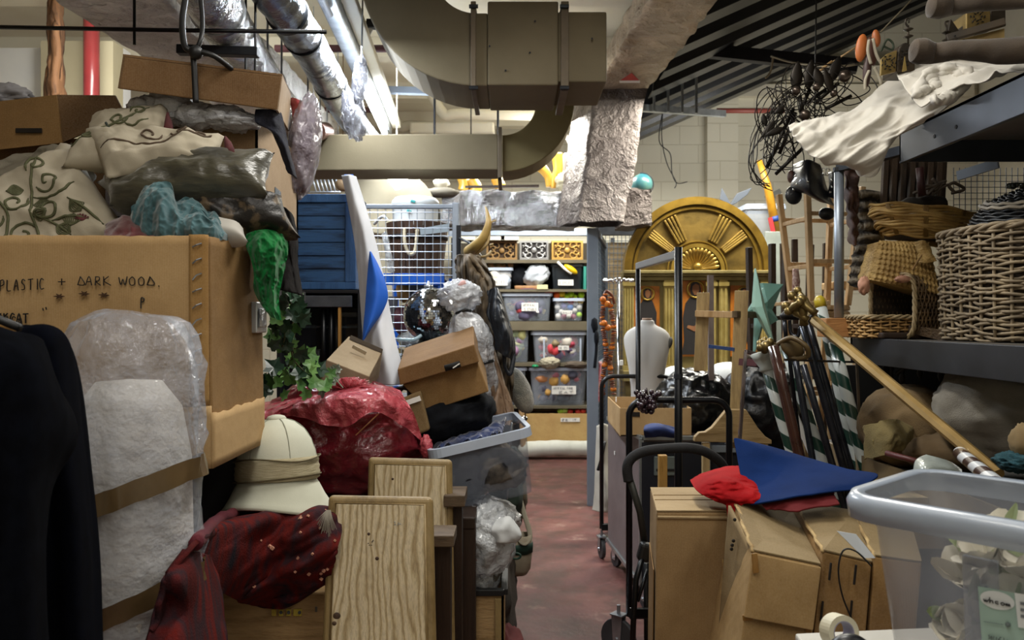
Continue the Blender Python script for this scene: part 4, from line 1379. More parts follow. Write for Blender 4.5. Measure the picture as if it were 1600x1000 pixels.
b=B().lathe([(23.3/F*3.4,34/F*3.4),(24/F*3.4,44/F*3.4),(24/F*3.4,50/F*3.4)],P(808,896,3.45),28,wob=.08,cap=False,sy=.8)
b.out('green_band',M('dark_green_trim','16382c',rough=.7),cg,smooth=True,solid=.004)
ey=B()
p=P(806,868,3.355)
ey.tube([p+Vector((.02*math.cos(a),-.008,.012*math.sin(a)))for a in[k*PI/8 for k in range(16)]],.005,6,True)
ey.out('eyelet',MATS['dark_green_trim'],cg,smooth=True)
b=B().tube(spline([P(796,800,3.5),P(806,835,3.42),P(818,850,3.4),P(828,836,3.44),P(818,800,3.5),P(808,762,3.55)],8),.011,8,flat=.4)
b.out('strap',M('strap_cream','8d8674',rough=.85),cg,smooth=True)
# ---------------------------------------------------------------- dark table that holds the heap
tb=thing('dark_work_table','dark wooden work table under the red bag and tilted tub','table',(-.65,3.2,0))
B().bx(-1.35,-.12,2.62,3.27,TBL-.04,TBL).out('table_top',dark_wood,tb,bevel=.005)
for x in(-1.32,-.15):
 for y in(2.65,3.24):
  B().bx(x-.03,x+.03,y-.03,y+.03,0,TBL-.04).out('leg',dark_wood,tb)
tag(lump((-.12,3.35,.30),(.13,.35,.30),21,.12,2,40,30,flat=.0).out('dark_sack',M('umber_sack','2c241c','3b3126',6,.9,bump=.4,bscale=80),smooth=True),
'dark brown sack on the floor under the work table','sack')
tag(lump((-.03,3.05,.12),(.09,.22,.14),23,.10,2,30,24,flat=.0).out('red_cloth_bundle',M('deep_red','4f0e10','5e1516',8,.85),smooth=True),
'deep red cloth bundle on the floor by the lined crate','cloth')
b=B()
for k,(px,py,d,rx,rz,sd)in enumerate(((790,770,3.5,.07,.12,31),(800,735,3.7,.06,.10,33))):
 lump(P(px,py,d),(rx,.12,rz),sd,.12,2,30,24,bb=b)
tag(b.out('green_holdall',M('bottle_green','142a22','2a3429',10,.85,bump=.3,bscale=120),smooth=True),'bottle green holdall squeezed under the tilted tub','bag')
b=B()
lump(P(800,770,3.9),(.07,.1,.16),36,.12,2,30,24,bb=b)
tag(b.out('khaki_bag',M('khaki','544c3a','665c47',10,.85,bump=.3,bscale=120),smooth=True),'khaki bag beside the aisle behind the tilted tub','bag')
tag(B().box(P(735,765,3.2),(.06,.06,.05),rot(0,20,30)).out('red_packet',M('packet_red','9c2a1c',rough=.5),bevel=.004),'small red packet just under the tilted tub','packet')
# ---------------------------------------------------------------- tilted clear tub with dark clothes
def tub(name,label,c,L,W_,Ht,R,mat,rim,cat='tub',lid=False,taper=.86,group=None,lip=.014):
 """open tapered plastic tub; c centre of its bottom"""
 c=Vector(c)
 root=thing(name,label,cat,c,group)
 b=B()
 def ring(fx,fy,z,r=.03,n=5):
  pts=[]
  for(sx,sy,a0)in((1,1,0),(-1,1,90),(-1,-1,180),(1,-1,270)):
   for k in range(n+1):
    a=math.radians(a0+90*k/n)
    pts.append(Vector((sx*(fx/2-r)+r*math.cos(a),sy*(fy/2-r)+r*math.sin(a),z)))
  return pts
 rs=[ring(L*taper,W_*taper,0),ring(L*(taper+.01),W_*(taper+.01),.01),ring(L*.98,W_*.98,Ht-.03),ring(L,W_,Ht)]
 n_=len(rs[0])
 vs=[c+R@p for r_ in rs for p in r_]
 fs=[(i*n_+k,i*n_+(k+1)%n_,(i+1)*n_+(k+1)%n_,(i+1)*n_+k)for i in range(len(rs)-1)for k in range(n_)]
 fs.append(tuple(range(n_))[::-1])
 b.add(vs,fs)
 b.out('shell',mat,root,smooth=True)
 b=B()
 ins,outr=ring(L,W_,Ht),ring(L+lip*2,W_+lip*2,Ht,.03+lip)
 low=ring(L+lip*2,W_+lip*2,Ht-.03,.03+lip)
 vs=[c+R@p for r_ in(ins,outr,low)for p in r_]
 fs=[(i*n_+k,i*n_+(k+1)%n_,(i+1)*n_+(k+1)%n_,(i+1)*n_+k)for i in range(2)for k in range(n_)]
 b.add(vs,fs)
 b.out('lid' if lid else 'rim',rim,root,smooth=False,solid=.004)
 if lid:
  b=B()
  r1=ring(L+lip,W_+lip,Ht+.006)
  b.prism([c+R@p for p in r1],R@Vector((0,0,.010)))
  b.out('lid_top',rim,root)
 return root
RT=rot(2,-12,8)
tc=P(762,768,2.95)
tt=tub('storage_tub','tilted clear storage tub of dark clothes at the aisle side of the work table',tc,.34,.36,.235,RT,M_film('tub_dark_film','a9b4c8',.66,.25,8,.05),clear_rim)
b=B()
for k,(dx,dy,dz,rx,ry,rz,sd)in enumerate(((-.07,0,.08,.085,.13,.07,1),(.07,-.02,.075,.085,.13,.065,2),(0,.05,.13,.11,.12,.05,3),(.04,-.11,.10,.09,.06,.07,4),(-.06,-.10,.10,.09,.06,.08,5))):
 lump(tc+RT@Vector((dx,dy,dz)),(rx,ry,rz),sd,.12,2,30,22,RT,bb=b)
tag(b.out('dark_clothes',M('clothes_dark_mix','14161d','6d6459',5,.85,lo=.5,hi=.62,bump=.3,bscale=80),smooth=True),'dark and khaki clothes packed inside the tilted tub','clothing')
fr_=sheet([[(665,700,3.05),(700,690,3.08),(740,676,3.1),(790,660,3.1)],[(668,704,2.96),(705,693,2.9),(750,680,2.92),(790,664,2.98)],[(690,708,2.84),(715,698,2.78),(755,690,2.8),(785,680,2.9)]])
b=B()
b.grid(lambda u,v:fr_(u,v)+Vector((0,0,1))*folds(fr_(u,v),.018,12,4),50,30)
tag(b.out('navy_jacket',M('navy_sheen','101a38','24386a',9,.45,sheen=.4,bump=.3,bscale=30),smooth=True,solid=.006),'shiny navy jacket lying on top of the tilted tub','clothing')
# ---------------------------------------------------------------- red plastic sack
rs_=thing('red_plastic_sack','big translucent red plastic sack of brown goods on the work table','bag',P(530,770,2.95))
redf=M_film('red_film','7f2530',.40,.16,16,.7,'e0707a')
RC=P(532,690,2.95)
def redw(q):
 s_=1+folds(q,.05,2.2,5)+.03*noise.noise(q*5)
 r_=Vector((q.x,q.y,q.z))*s_
 if r_.z>.5:
  k=(r_.z-.5)
  r_.z+=.1*k
 return r_
b=B().ball(RC,(.315,.25,.22),96,64,None,redw)
b.v=[Vector((v.x,v.y,max(v.z,TBL+.003)))+(Vector((0,-1,.2))*folds(v,.009,13,2,True,(1,1,1.6))if v.z>TBL+.02 else Vector((0,0,0)))for v in b.v]
b.out('film',redf,rs_,smooth=True)
lump(P(532,705,2.97),(.285,.21,.20),13,.05,2,40,30,flat=TBL+.008).out('contents',M('contents_brown','33201a','54382a',5,.85),rs_,smooth=True)
b=B()
for k in range(15):
 a=(k-7)*.20+.1
 base=P(545,613,2.80)
 tip=base+Vector((math.sin(a)*.07,-.01-.02*math.cos(k*2.1),.018+math.cos(a)*.032))
 w_=.017
 b.hexa([base+Vector((-w_*.3,0,0)),base+Vector((w_*.3,0,0)),base+Vector((w_*.3,.004,0)),base+Vector((-w_*.3,.004,0))],
[tip+Vector((-w_,.006,0)),tip+Vector((w_,-.006,.004)),tip+Vector((w_,0,.006)),tip+Vector((-w_,.01,0))])
b.out('knot_frill',M_film('red_film_bright','c9525e',.2,.16,24,.8,'f58a90'),rs_,smooth=True)
b=cloth([[(398,630,2.98),(440,624,2.92),(490,615,2.84),(540,608,2.78),(585,600,2.80),(625,610,2.84)],
[(395,640,2.86),(440,632,2.78),(492,620,2.73),(545,614,2.70),(590,606,2.74),(635,625,2.80)],
[(402,655,2.76),(425,646,2.72),(470,634,2.69),(545,630,2.67),(600,626,2.70),(648,648,2.78)],
[(408,700,2.75),(418,668,2.71),(455,650,2.69),(535,668,2.67),(590,644,2.68),(662,690,2.82)]],90,36,.015,13,7,stretch=(1,1,.6))
b.out('loose_collar',MATS['red_film_bright'],rs_,smooth=True)
b=lump(P(666,698,2.78),(.018,.02,.035),4,.25,2.5,22,16,facet=2)
b.out('corner_twist',MATS['red_film_bright'],rs_,smooth=True)
b=B().tube([P(556,680,2.70),P(575,662,2.69),P(592,646,2.70)],.0022,5)
b.out('crease_line',M('tan_cord','a8764c',rough=.6),rs_)
# ---------------------------------------------------------------- ivy
def ivy_leaf(bb,c,size,R):
 out=[(0,0),(.35,-.12),(.62,.05),(.50,.28),(.78,.55),(.42,.60),(.22,.74),(0,1.05),(-.22,.74),(-.42,.60),(-.78,.55),(-.50,.28),(-.62,.05),(-.35,-.12)]
 ctr=(0,.35)
 vs=[c+R@Vector((0,.35*size,-.08*size))]+[c+R@Vector((x*size*.8,y*size,.06*size*(abs(x)*2-.4)))for x,y in out]
 n_=len(out)
 bb.add(vs,[(0,1+k,1+(k+1)%n_)for k in range(n_)])
ivy_g=M('ivy_leaf_green','44703c','76a058',14,.4,spec=.5)
ivy_d=M('ivy_leaf_dark','1c3226','2a4632',14,.35,spec=.5)
ivm=thing('ivy_garland','artificial ivy garland trailing beside the giant carton onto the red sack','plant',P(455,640,2.75))
random.seed(11)
paths=[[(452,462,2.35),(458,500,2.4),(452,535,2.4),(456,560,2.5),(440,585,2.6),(420,600,2.65)],
[(456,560,2.5),(475,580,2.6),(495,592,2.66),(515,600,2.7)],
[(432,490,2.3),(445,520,2.35),(440,545,2.4)]]
st=B()
for pth in paths:
 st.tube(spline([P(*q)for q in pth],8),.0025,6)
st.out('vines',M('ivy_stem','4b4a2c',rough=.7),ivm,smooth=True)
bl_,bd=B(),B()
spots=[]
for pth,n_,sz,dk in((paths[0],34,.036,.55),(paths[1],22,.042,.2),(paths[2],14,.034,.9)):
 sp_=spline([P(*q)for q in pth],12)
 for k in range(n_):
  p=sp_[int(random.random()*(len(sp_)-1))]+Vector((random.uniform(-.03,.03),random.uniform(-.05,.02),random.uniform(-.03,.03)))
  spots.append((p,sz*random.uniform(.7,1.3),random.random()<dk))
for(px,py,s_,dk)in((435,580,.060,1),(420,603,.055,0),(418,618,.05,1),(470,610,.05,0),(492,606,.048,0),(455,600,.05,0),(440,622,.04,0),(505,610,.045,0),(480,622,.04,0),(410,600,.05,1),(470,590,.05,1)):
 spots.append((P(px,py,2.58),s_,dk))
for(px,py,s_)in((448,480,.05),(462,485,.05),(455,500,.05),(468,505,.045),(445,470,.045),(462,470,.05),(450,515,.045),(470,490,.045)):
 spots.append((P(px,py,2.3),s_,1))
for p,s_,dk in spots:
 ivy_leaf(bd if dk else bl_,p,s_,rot(random.uniform(50,120),random.uniform(-50,50),random.uniform(-70,70)))
bl_.out('leaves',ivy_g,ivm,smooth=False)['kind']='stuff'
bd.out('leaves',ivy_d,ivm,smooth=False)['kind']='stuff'
b=B()
for k in range(8):
 ivy_leaf(b,P(518+random.uniform(-8,12),588+random.uniform(-10,12),2.72),.03,rot(random.uniform(60,120),random.uniform(-60,60),30))
b.tube([P(512,575,2.7),P(522,590,2.7),P(536,606,2.7)],.002,5)
tag(b.out('silvery_sprig',M('sprig_grey','5d6a5c','9aa596',20,.4)),'small silvery green sprig poking out beside the ivy','plant')
# ---------------------------------------------------------------- blue trimmed chest and cabinet behind
blue_p=M_wood('blue_painted','3d6a9c','162c48',(1.2,6,9),.5,3)
bd_=M_wood('blue_painted_edge','3f6ea2','294f7c',(8,8,1.6),.5,3)
CHD=3.3
bcx=thing('blue_chest','blue painted boarded chest lid standing on the dark cabinet','chest',(P(515,0,CHD).x,CHD+.12,P(0,452,CHD).z))
x0,x1=P(440,0,CHD).x,P(556,0,CHD).x
zt,zb=P(0,303,CHD).z,P(0,452,CHD).z
b=B()
b.bx(x0,x1,CHD+.02,CHD+.24,zb,zt)
b.out('carcass',blue_p,bcx,bevel=.004)
B().bx(x0,x1,CHD,CHD+.02,zt-.035,zt).bx(x0,x1,CHD,CHD+.02,zb,zb+.03).bx(x1-.045,x1,CHD,CHD+.02,zb+.03,zt-.035).out('frame',bd_,bcx,bevel=.003)
for k in range(6):
 z=zb+.03+(zt-zb-.065)*k/6
 B().bx(x0,x1-.045,CHD+.010,CHD+.019,z+.002,z+(zt-zb-.065)/6-.002).out('plank',blue_p,bcx)
cb_=thing('glass_front_cabinet','dark glass fronted cabinet with a silver top rail under the blue chest','cabinet',(P(510,0,3.3).x,3.5,0))
cz=zb-.002
x0c,x1c=P(432,0,3.3).x,P(566,0,3.3).x
b=B().bx(x0c,x1c,3.62,3.64,.0,cz).bx(x0c,x1c,3.30,3.64,cz-.015,cz).bx(x0c,x1c,3.30,3.64,.80,.82).bx(x0c,x0c+.02,3.3,3.64,0,cz).bx(x1c-.02,x1c,3.3,3.64,0,cz).bx(x0c,x1c,3.3,3.64,0,.8)
b.out('carcass',M('cab_dark','17181c','22242a',5,.4),cb_,bevel=.003)
B().bx(x0c,x1c-.04,3.285,3.30,P(0,480,3.3).z,P(0,462,3.3).z).out('top_rail',M('brushed_rail','7d8490','555c68',8,.3,.7),cb_,bevel=.003)
B().bx(x0c,x0c+.06,3.28,3.30,P(0,461,3.3).z,P(0,453,3.3).z).out('wood_tab',pale_wood,cb_)
for px in(517,526,505):
 B().tube([P(px,482,3.32),P(px+1,600,3.32)],.010,10).out('post',black_metal,cb_,smooth=True)
B().bx(P(529,0,3.3).x,P(533,0,3.3).x,3.29,3.31,P(0,560,3.3).z,P(0,468,3.3).z).out('amber_strip',M('amber','b98a4a',rough=.4),cb_)
B().bx(x0c+.02,x1c-.02,3.345,3.349,.82,P(0,482,3.3).z).out('glass_pane',M('cab_glass','20242a',rough=.05,spec=.8,thin=.72),cb_)
B().bx(x0c+.02,x1c-.02,3.36,3.6,P(0,505,3.4).z-.02,P(0,505,3.4).z-.01).out('glass_shelf',M('shelf_glass','8a9aa0',rough=.1,thin=.5),cb_)
for i,(px,py,w_,h_,c1,lb_)in enumerate(((492,556,.06,.055,'a7b0b0','pale'),(556,528,.07,.12,'6a5236','tan'),(455,545,.07,.15,'5c3b28','russet'),(478,525,.07,.10,'2b2a33','charcoal'),(545,492,.08,.02,'8c8c84','flat grey'))):
 p=P(px,py,3.46)
 tag(B().bx(p.x-w_/2,p.x+w_/2,3.42,3.5,p.z-h_/2,p.z+h_/2).out('display_box',M('disp_'+c1,c1,rough=.7),bevel=.006),lb_+' small box inside the dark glass fronted cabinet','box')
TC=P(556,560,3.0)
RB=rot(-30,12,28)
kc=thing('small_carton','small scuffed grey-brown carton tipped towards us above the red sack','box',P(556,590,3.0))
b=B().hexa([P(510,562,2.86),P(577,588,2.84),P(570,622,2.86),P(500,600,2.88)],[P(545,525,3.08),P(598,547,3.06),P(592,590,3.1),P(545,560,3.1)])
b.out('body',M_card('card_grey','a6947a','8d7b60'),kc,bevel=.003)
b=B().hexa([P(548,526,3.06),P(598,548,3.04),P(596,552,3.03),P(546,530,3.05)],[v+Vector((0,.004,.006))for v in(P(548,526,3.06),P(598,548,3.04),P(596,552,3.03),P(546,530,3.05))])
b.out('torn_flap',M('flap_dark','3a2f22',rough=.9),kc)
p0,p1=P(551,541,2.955),P(572,552,2.955)
B().beam(p0,p1,.003,.016,(0,-.5,1)).out('faded_label',M('label_grey','b8ab96',rough=.8),kc)
fg=thing('blue_white_flag','white and bright blue flag hanging in a narrow fold beside the blue chest','flag',P(600,605,3.2))
b=cloth([[(534,274,3.28),(545,273,3.24),(556,276,3.28)],[(548,340,3.26),(562,340,3.20),(578,345,3.24)],[(557,400,3.24),(575,400,3.18),(592,398,3.22)],
[(563,470,3.24),(585,468,3.16),(606,468,3.20)],[(568,530,3.22),(595,530,3.13),(618,530,3.18)],[(584,600,3.2),(612,602,3.12),(636,598,3.18)]],30,80,.010,7,2,False,(3,1,.5))
b.out('white_cloth',M('flag_white','eef2fa','e2e8f2',4,.8),fg,smooth=True,solid=.003)
b=cloth([[(578,393,3.15),(579,393,3.14),(580,394,3.15)],[(576,412,3.15),(583,412,3.12),(590,412,3.15)],[(574,436,3.14),(588,436,3.10),(601,438,3.14)],[(572,464,3.13),(588,464,3.09),(606,464,3.13)],
[(570,490,3.12),(582,490,3.08),(597,488,3.12)],[(568,512,3.11),(575,512,3.08),(582,510,3.11)],[(567,533,3.10),(568,531,3.09),(570,529,3.10)]],20,40,.004,9,3,False)
b.out('blue_panel',M('flag_blue','1f63d2','2a6fe0',4,.7),fg,smooth=True,solid=.003)
b=B()
x=P(538,275,3.3)
b.tube([P(538,274,3.34),P(552,274,3.34)],.004,6)
b.out('blue_hem',MATS['flag_blue'],fg)
# ---------------------------------------------------------------- archive box, black holdall, envelope
ab=thing('archive_box','tilted brown archive box with a hand hole and lid, on the black holdall','box',P(690,640,3.0))
FR=[P(629,601,2.9),P(745,562,2.86),P(764,612,2.86),P(668,643,2.9)]
BKo=[p+Vector((-.02,.30,.06))for p in FR]
B().hexa(FR,BKo).out('body',card_dark,ab,bevel=.004)
L1=[P(621,577,2.87),P(741,538,2.83),P(749,566,2.83),P(625,602,2.87)]
L2=[p+Vector((-.02,.34,.065))for p in L1]
B().hexa(L1,L2).out('lid',M_card('card_lid_brown','7d5c34','6b4c28'),ab,bevel=.004)
cc=P(707,573,2.822)
b=B().tube([cc+Vector((-.027,0,-.006)),cc+Vector((.027,0,.010))],.0115,12,flat=1)
b.out('hand_hole',M('hole_black','0d0a07',rough=.9),ab,smooth=True)
B().beam(cc+Vector((.002,-.010,-.004)),cc+Vector((.026,-.010,.012)),.003,.004).out('hole_glint',white_label,ab)
tag(lump(P(706,650,3.0),(.16,.14,.095),41,.07,2,40,30,rot(0,-14,0)).out('black_holdall',black_cloth,smooth=True),'soft black holdall squashed beneath the archive box','bag')
en=thing('padded_envelope','brown padded envelope with a white address strip right of the red sack','envelope',P(655,690,2.9))
Q=[P(620,626,2.86),P(657,610,2.86),P(672,672,2.84),P(648,682,2.84)]
B().hexa(Q,[p+Vector((0,.03,0))for p in Q]).out('body',M_card('card_env','6f5834','5d4829'),en,bevel=.010,seg=3)
B().beam(P(634,630,2.85),P(657,622,2.85),.003,.018).out('address_strip',white_label,en)
b=B()
for k in range(5):
 b.tube(spline([P(612+3*k,612,2.95),P(625+3*k,606-k,2.93),P(645,611,2.92)],6),.006,6)
tag(b.out('black_cable_bundle',black_plastic,smooth=True),'bundle of glossy black cable behind the padded envelope','cable')
# ---------------------------------------------------------------- wire cage panel, tub, blue shelf
CG=4.2
wc=thing('wire_mesh_panel','galvanised wire mesh cage panel with barrel planter behind it','mesh panel',(P(640,0,CG).x,CG,0))
gx0,gx1=P(566,0,CG).x,P(707,0,CG).x
gz1=P(0,326,CG).z
b=B()
x=gx1-.02
while x>gx0:
 b.tube([(x,CG,.02),(x,CG,gz1)],.0022,5,caps=False)
 x-=.0415
z=gz1-.02
while z>.6:
 b.tube([(gx0,CG-.003,z),(gx1,CG-.003,z)],.0022,5,caps=False)
 z-=.0415
b.out('wire_grid',M('mesh_wire','b9c2cf',rough=.35,metal=.6),wc)
fr2=M('frame_grey','8d97a5','a3acb8',5,.4,.5)
B().bx(gx0,gx1+.01,CG-.01,CG+.02,gz1,gz1+.022).out('top_rail',fr2,wc,bevel=.003)
B().bx(gx1,gx1+.035,CG-.015,CG+.02,.0,gz1+.03).out('post',fr2,wc,bevel=.004)
B().bx(gx0-.02,gx0,CG-.015,CG+.02,.0,gz1+.03).out('post',fr2,wc,bevel=.004)
bs=thing('blue_shelf_rack','bright blue steel shelf rack behind the wire mesh','shelf',(P(640,0,4.7).x,4.7,0))
blu=M('rack_blue','0f58c4','1a66d4',4,.4)
bx_0,bx_1=P(590,0,4.45).x,P(694,0,4.45).x
zs=P(0,427,4.45).z
B().bx(bx_0,bx_1,4.45,4.49,zs-.065,zs).out('beam',blu,bs,bevel=.003)
B().bx(bx_0+.02,bx_1-.02,4.49,5.0,zs-.02,zs).out('shelf_board',M('shelf_board_m','5b5c60',rough=.7),bs)
B().bx(bx_0,bx_1,5.0,5.04,zs-.065,zs).out('beam',blu,bs)
zs2=P(0,500,4.45).z
B().bx(bx_0,bx_1,4.45,5.04,zs2-.5,zs2-.46).out('shelf_board',MATS['shelf_board_m'],bs)
for x in(bx_0,bx_1-.035):
 for y in(4.46,5.01):
  po=B().bx(x,x+.035,y,y+.03,0,zs).out('post',blu,bs)
b=B()
for k in range(6):
 b.box((bx_1-.018,4.444,zs-.10-k*.05),(.010,.004,.020))
b.out('slots',M('slot_dark','0a2350',rough=.6),bs)
bt=thing('barrel_planter','dark wooden half barrel with a rope handle inside the mesh cage','barrel',(P(650,0,4.75).x,4.75,zs))
s=4.6/F
wd=M_wood('barrel_stave','553a28','2c1d14',(9,9,1.3),.65,3)
bc_=Vector((P(652,0,4.75).x,4.75,zs))
for k in range(20):
 a0,a1=2*PI*k/20+.012,2*PI*(k+1)/20-.012
 pts0=[bc_+Vector((41*s*math.cos(a),41*s*math.sin(a),.002))for a in(a0,a1)]+[bc_+Vector((37*s*math.cos(a),37*s*math.sin(a),.002))for a in(a1,a0)]
 pts1=[bc_+Vector((50*s*math.cos(a),50*s*math.sin(a),84*s))for a in(a0,a1)]+[bc_+Vector((46*s*math.cos(a),46*s*math.sin(a),84*s))for a in(a1,a0)]
 B().hexa(pts0,pts1).out('stave',wd,bt)
B().lathe([(48.5*s,58*s),(49.3*s,64*s)],bc_,40,cap=False).out('hoop',M('iron_hoop','23242a',rough=.5,metal=.6),bt,smooth=True,solid=.006)
B().lathe([(0,.004),(37*s,.004)],bc_,30,cap=False).out('bottom',wd,bt)
rp=spline([bc_+Vector((-14*s,-49*s,72*s)),bc_+Vector((-13*s,-53*s,50*s)),bc_+Vector((-8*s,-53*s,34*s)),bc_+Vector((-2*s,-54*s,31*s)),bc_+Vector((3*s,-53*s,38*s)),bc_+Vector((6*s,-49*s,70*s))],10)
B().tube(rp,[.009+.002*(i%2)for i in range(len(rp))],8).out('rope_handle',M('rope_cream','c3b79c',rough=.9),bt,smooth=True)
B().hexa([P(656,357,4.50),P(702,349,4.50),P(702,362,4.50),P(657,367,4.50)],[v+Vector((0,.004,0))for v in(P(656,357,4.50),P(702,349,4.50),P(702,362,4.50),P(657,367,4.50))]).out('tape_strip',M('tape_grey','8d989f',rough=.4),bt)
wt=thing('white_tub','white round tub with teal marks sitting in the barrel planter','tub',P(650,345,4.75))
B().lathe([(36*s,-.04),(37*s,22*s),(38*s,24*s),(38*s,30*s),(33*s,36*s),(0,38*s)],P(649,345,4.75),36,cap=False).out('body',M('white_gloss','dfe8ee','eef3f6',4,.35),wt,smooth=True)
for(px,py)in((650,320),(644,335)):
 B().box(P(px,py,4.75)+Vector((0,-38.3*s,0)),(.026,.012,.014),rot(0,15,0)).out('teal_mark',M('teal_mark','3aa6a8',rough=.5),wt,bevel=.002)
b=B().tube(spline([P(585,350,4.6),P(598,338,4.5),P(606,345,4.5)],6),.008,8)
tag(b.out('white_spout',MATS['white_gloss'],smooth=True),'thin white curved tube left of the barrel planter','tube')
tag(cloth([[(596,366,4.42),(603,362,4.42),(606,368,4.44)],[(602,395,4.42),(608,392,4.40),(612,396,4.43)],[(606,424,4.42),(612,426,4.41),(617,424,4.43)]],8,14,.006,14,2).out('clear_strip',bagfilm,smooth=True,solid=.002),
'strip of clear plastic hanging left of the barrel planter','plastic')
for i,(px,py,w_,h_,c1,lb_)in enumerate(((632,452,.05,.10,'b08a4a','ochre'),(655,452,.10,.08,'5e6a70','slate'),(606,490,.11,.16,'b3b9bd','milky grey'),(628,500,.06,.12,'5b2b3c','plum'),(664,560,.14,.10,'2d3a55','navy'),(612,560,.16,.08,'8a7a52','straw'),(640,530,.1,.05,'a8adae','pale'))):
 p=P(px,py,4.7)
 b=B().ball(p,(w_/2+.02,.1,h_/2+.02),20,14,None,crumple(i,.12,2))if i!=2 else B().lathe([(0,-.08),(.05,-.08),(.06,.08),(.065,.085),(.065,.1),(0,.1)],p,24,cap=False)
 tag(b.out('stored_bundle',M('bun_'+c1,c1,rough=.6),smooth=True),lb_+' bundle on the blue rack behind the wire mesh','bundle')
 # ---------------------------------------------------------------- mirror ball
def M_mirror():
 n=N('mirror_tiles')
 n.b.inputs['Metallic'].default_value=1
 n.b.inputs['Roughness'].default_value=.06
 v=n.coord()
 col=n.ramp(n.noise(v,40,1),[(.3,C('9aa2ac')),(.7,C('eef2f6'))])
 n.link(col,n.b.inputs['Base Color'])
 return n.m
BC=P(673,492,3.6)
RBALL=43/F*3.6
mb=thing('mirror_ball','mirrored disco ball resting on the crates in front of the wire mesh','mirror ball',BC-Vector((0,0,RBALL)))
B().ball(BC,RBALL*.985,40,24).out('core',M('ball_core','3a3e44',rough=.5),mb,smooth=True)
b=B()
random.seed(2)
nrow=40
for j in range(nrow):
 th=PI*(j+.5)/nrow
 cnt=max(4,int(2*nrow*math.sin(th)))
 for k in range(cnt):
  a=2*PI*k/cnt
  if math.sin(a)>.35:
   continue
  nrm_=Vector((math.sin(th)*math.cos(a),math.sin(th)*math.sin(a),math.cos(th)))
  nrm_=(nrm_+Vector((random.uniform(-.05,.05),random.uniform(-.05,.05),random.uniform(-.05,.05)))).normalized()
  e1=nrm_.cross(Vector((0,0,1))).normalized()
  e2=nrm_.cross(e1)
  c=BC+Vector((math.sin(th)*math.cos(a),math.sin(th)*math.sin(a),math.cos(th)))*RBALL
  h=RBALL*PI/nrow*.45
  b.add([c-e1*h-e2*h,c+e1*h-e2*h,c+e1*h+e2*h,c-e1*h+e2*h],[(0,1,2,3)])
b.out('mirror_tiles',M_mirror(),mb)
b=B().lathe([(.02,0),(.02,.012),(.006,.014),(.006,.03)],BC+Vector((-.01,0,RBALL*.99)),14)
b.out('hanging_cap',galv,mb,smooth=True)
zc=BC.z-RBALL
ck=thing('dark_plastic_crate','dark plastic crate stack holding up the mirror ball','crate',(P(672,0,3.7).x,3.9,0))
B().bx(P(628,0,3.6).x,P(740,0,3.6).x,3.76,4.12,0,zc-.16).out('body',black_plastic,ck,bevel=.01)
B().bx(P(624,0,3.6).x,P(744,0,3.6).x,3.74,4.14,zc-.19,zc-.16).out('rim',dark_steel,ck,bevel=.006)
b=lump((BC.x,3.62,zc-.10),(.13,.16,.115),44,.12,2.2,44,30,facet=2)
tag(b.out('silver_foil_bag',M_foil('dark_foil','8d959c','3c4248',.25,8,.8),smooth=True),'crumpled dark silver bag beneath the mirror ball','bag')
b=B().tube(spline([P(622,530,3.5),P(645,531,3.48),P(658,524,3.5)],6),.008,8)
tag(b.out('clear_tube',M_film('tube_film','a9c2cc',.3,.1,20,.3),smooth=True),'pale blue clear tube left under the mirror ball','tube')
# ---------------------------------------------------------------- tied clear bag, hanging coats, horns
tbg=thing('tied_clear_bag','clear plastic cover tied with a black strap beside the mirror ball','bag',P(735,600,3.3))
b=B()
pts=spline([P(748,640,3.34),P(744,600,3.3),P(735,560,3.25),P(730,520,3.22),P(726,492,3.22),P(727,484,3.22)],8)
n_=len(pts)
rr=[.055+.035*math.sin(min(1,i/n_*1.25)*PI*.5+.5)-(.085*max(0,(i/n_-.55))/.45)for i in range(n_)]
b.tube(pts,[max(.018,r)for r in rr],44)
b.v=[v+Vector((folds(v,.010,15,2,stretch=(1,1,.35)),folds(v,.012,15,6,stretch=(1,1,.35)),0))for v in b.v]
lump(P(718,462,3.22),(.075,.06,.055),17,.22,2.3,40,28,facet=2.5,bb=b)
b.out('film',M_film('cover_film','d5d9e0',.38,.14,24,.8),tbg,smooth=True)
p=P(727,487,3.20)
B().tube([P(713,490,3.2),P(727,484,3.17),P(735,486,3.2)],.007,8).out('strap',black_plastic,tbg,smooth=True)
B().tube([P(748,569,3.2),P(757,567,3.18),P(770,564,3.22)],.007,8).out('strap',black_plastic,tbg,smooth=True)
b=B().tube(spline([P(733,620,3.3),P(732,560,3.27),P(730,500,3.23)],8),[.075-.003*k for k in range(17)],20)
b.out('contents',M('contents_grey','c0bcbc','d4d0d0',5,.9),tbg,smooth=True)
b=B().tube([P(718,452,3.18),P(724,442,3.18),P(725,438,3.18)],[.016,.013,.006],10)
b.out('pink_tip',M('pink_tip','c49a96',rough=.6),tbg,smooth=True)
hk=thing('hook_hanger_frame','galvanised post and hooks carrying coats beside the wire mesh','post',(P(716,0,3.9).x,3.9,0))
B().bx(P(713,0,3.9).x,P(720,0,3.9).x,3.9,3.93,0,P(0,352,3.9).z).out('post',dark_steel,hk)
b=B().tube([P(742+11*math.cos(a),405-11*math.sin(a),3.55)for a in[k*PI/9 for k in range(-2,15)]],.004,8)
b.out('ring_hook',galv,hk,smooth=True)
b=B().tube([P(718,372,3.9),P(735,380,3.7),P(742,394,3.55)],.006,8)
b.out('arm',dark_steel,hk,smooth=True)
def coat(name,label,rows,seed,mat,amp=.02,solid=.01):
 b=cloth(rows,60,90,amp,13,seed,True,(1.5,1,.45))
 return tag(b.out(name,mat,smooth=True,solid=solid),label,'clothing')
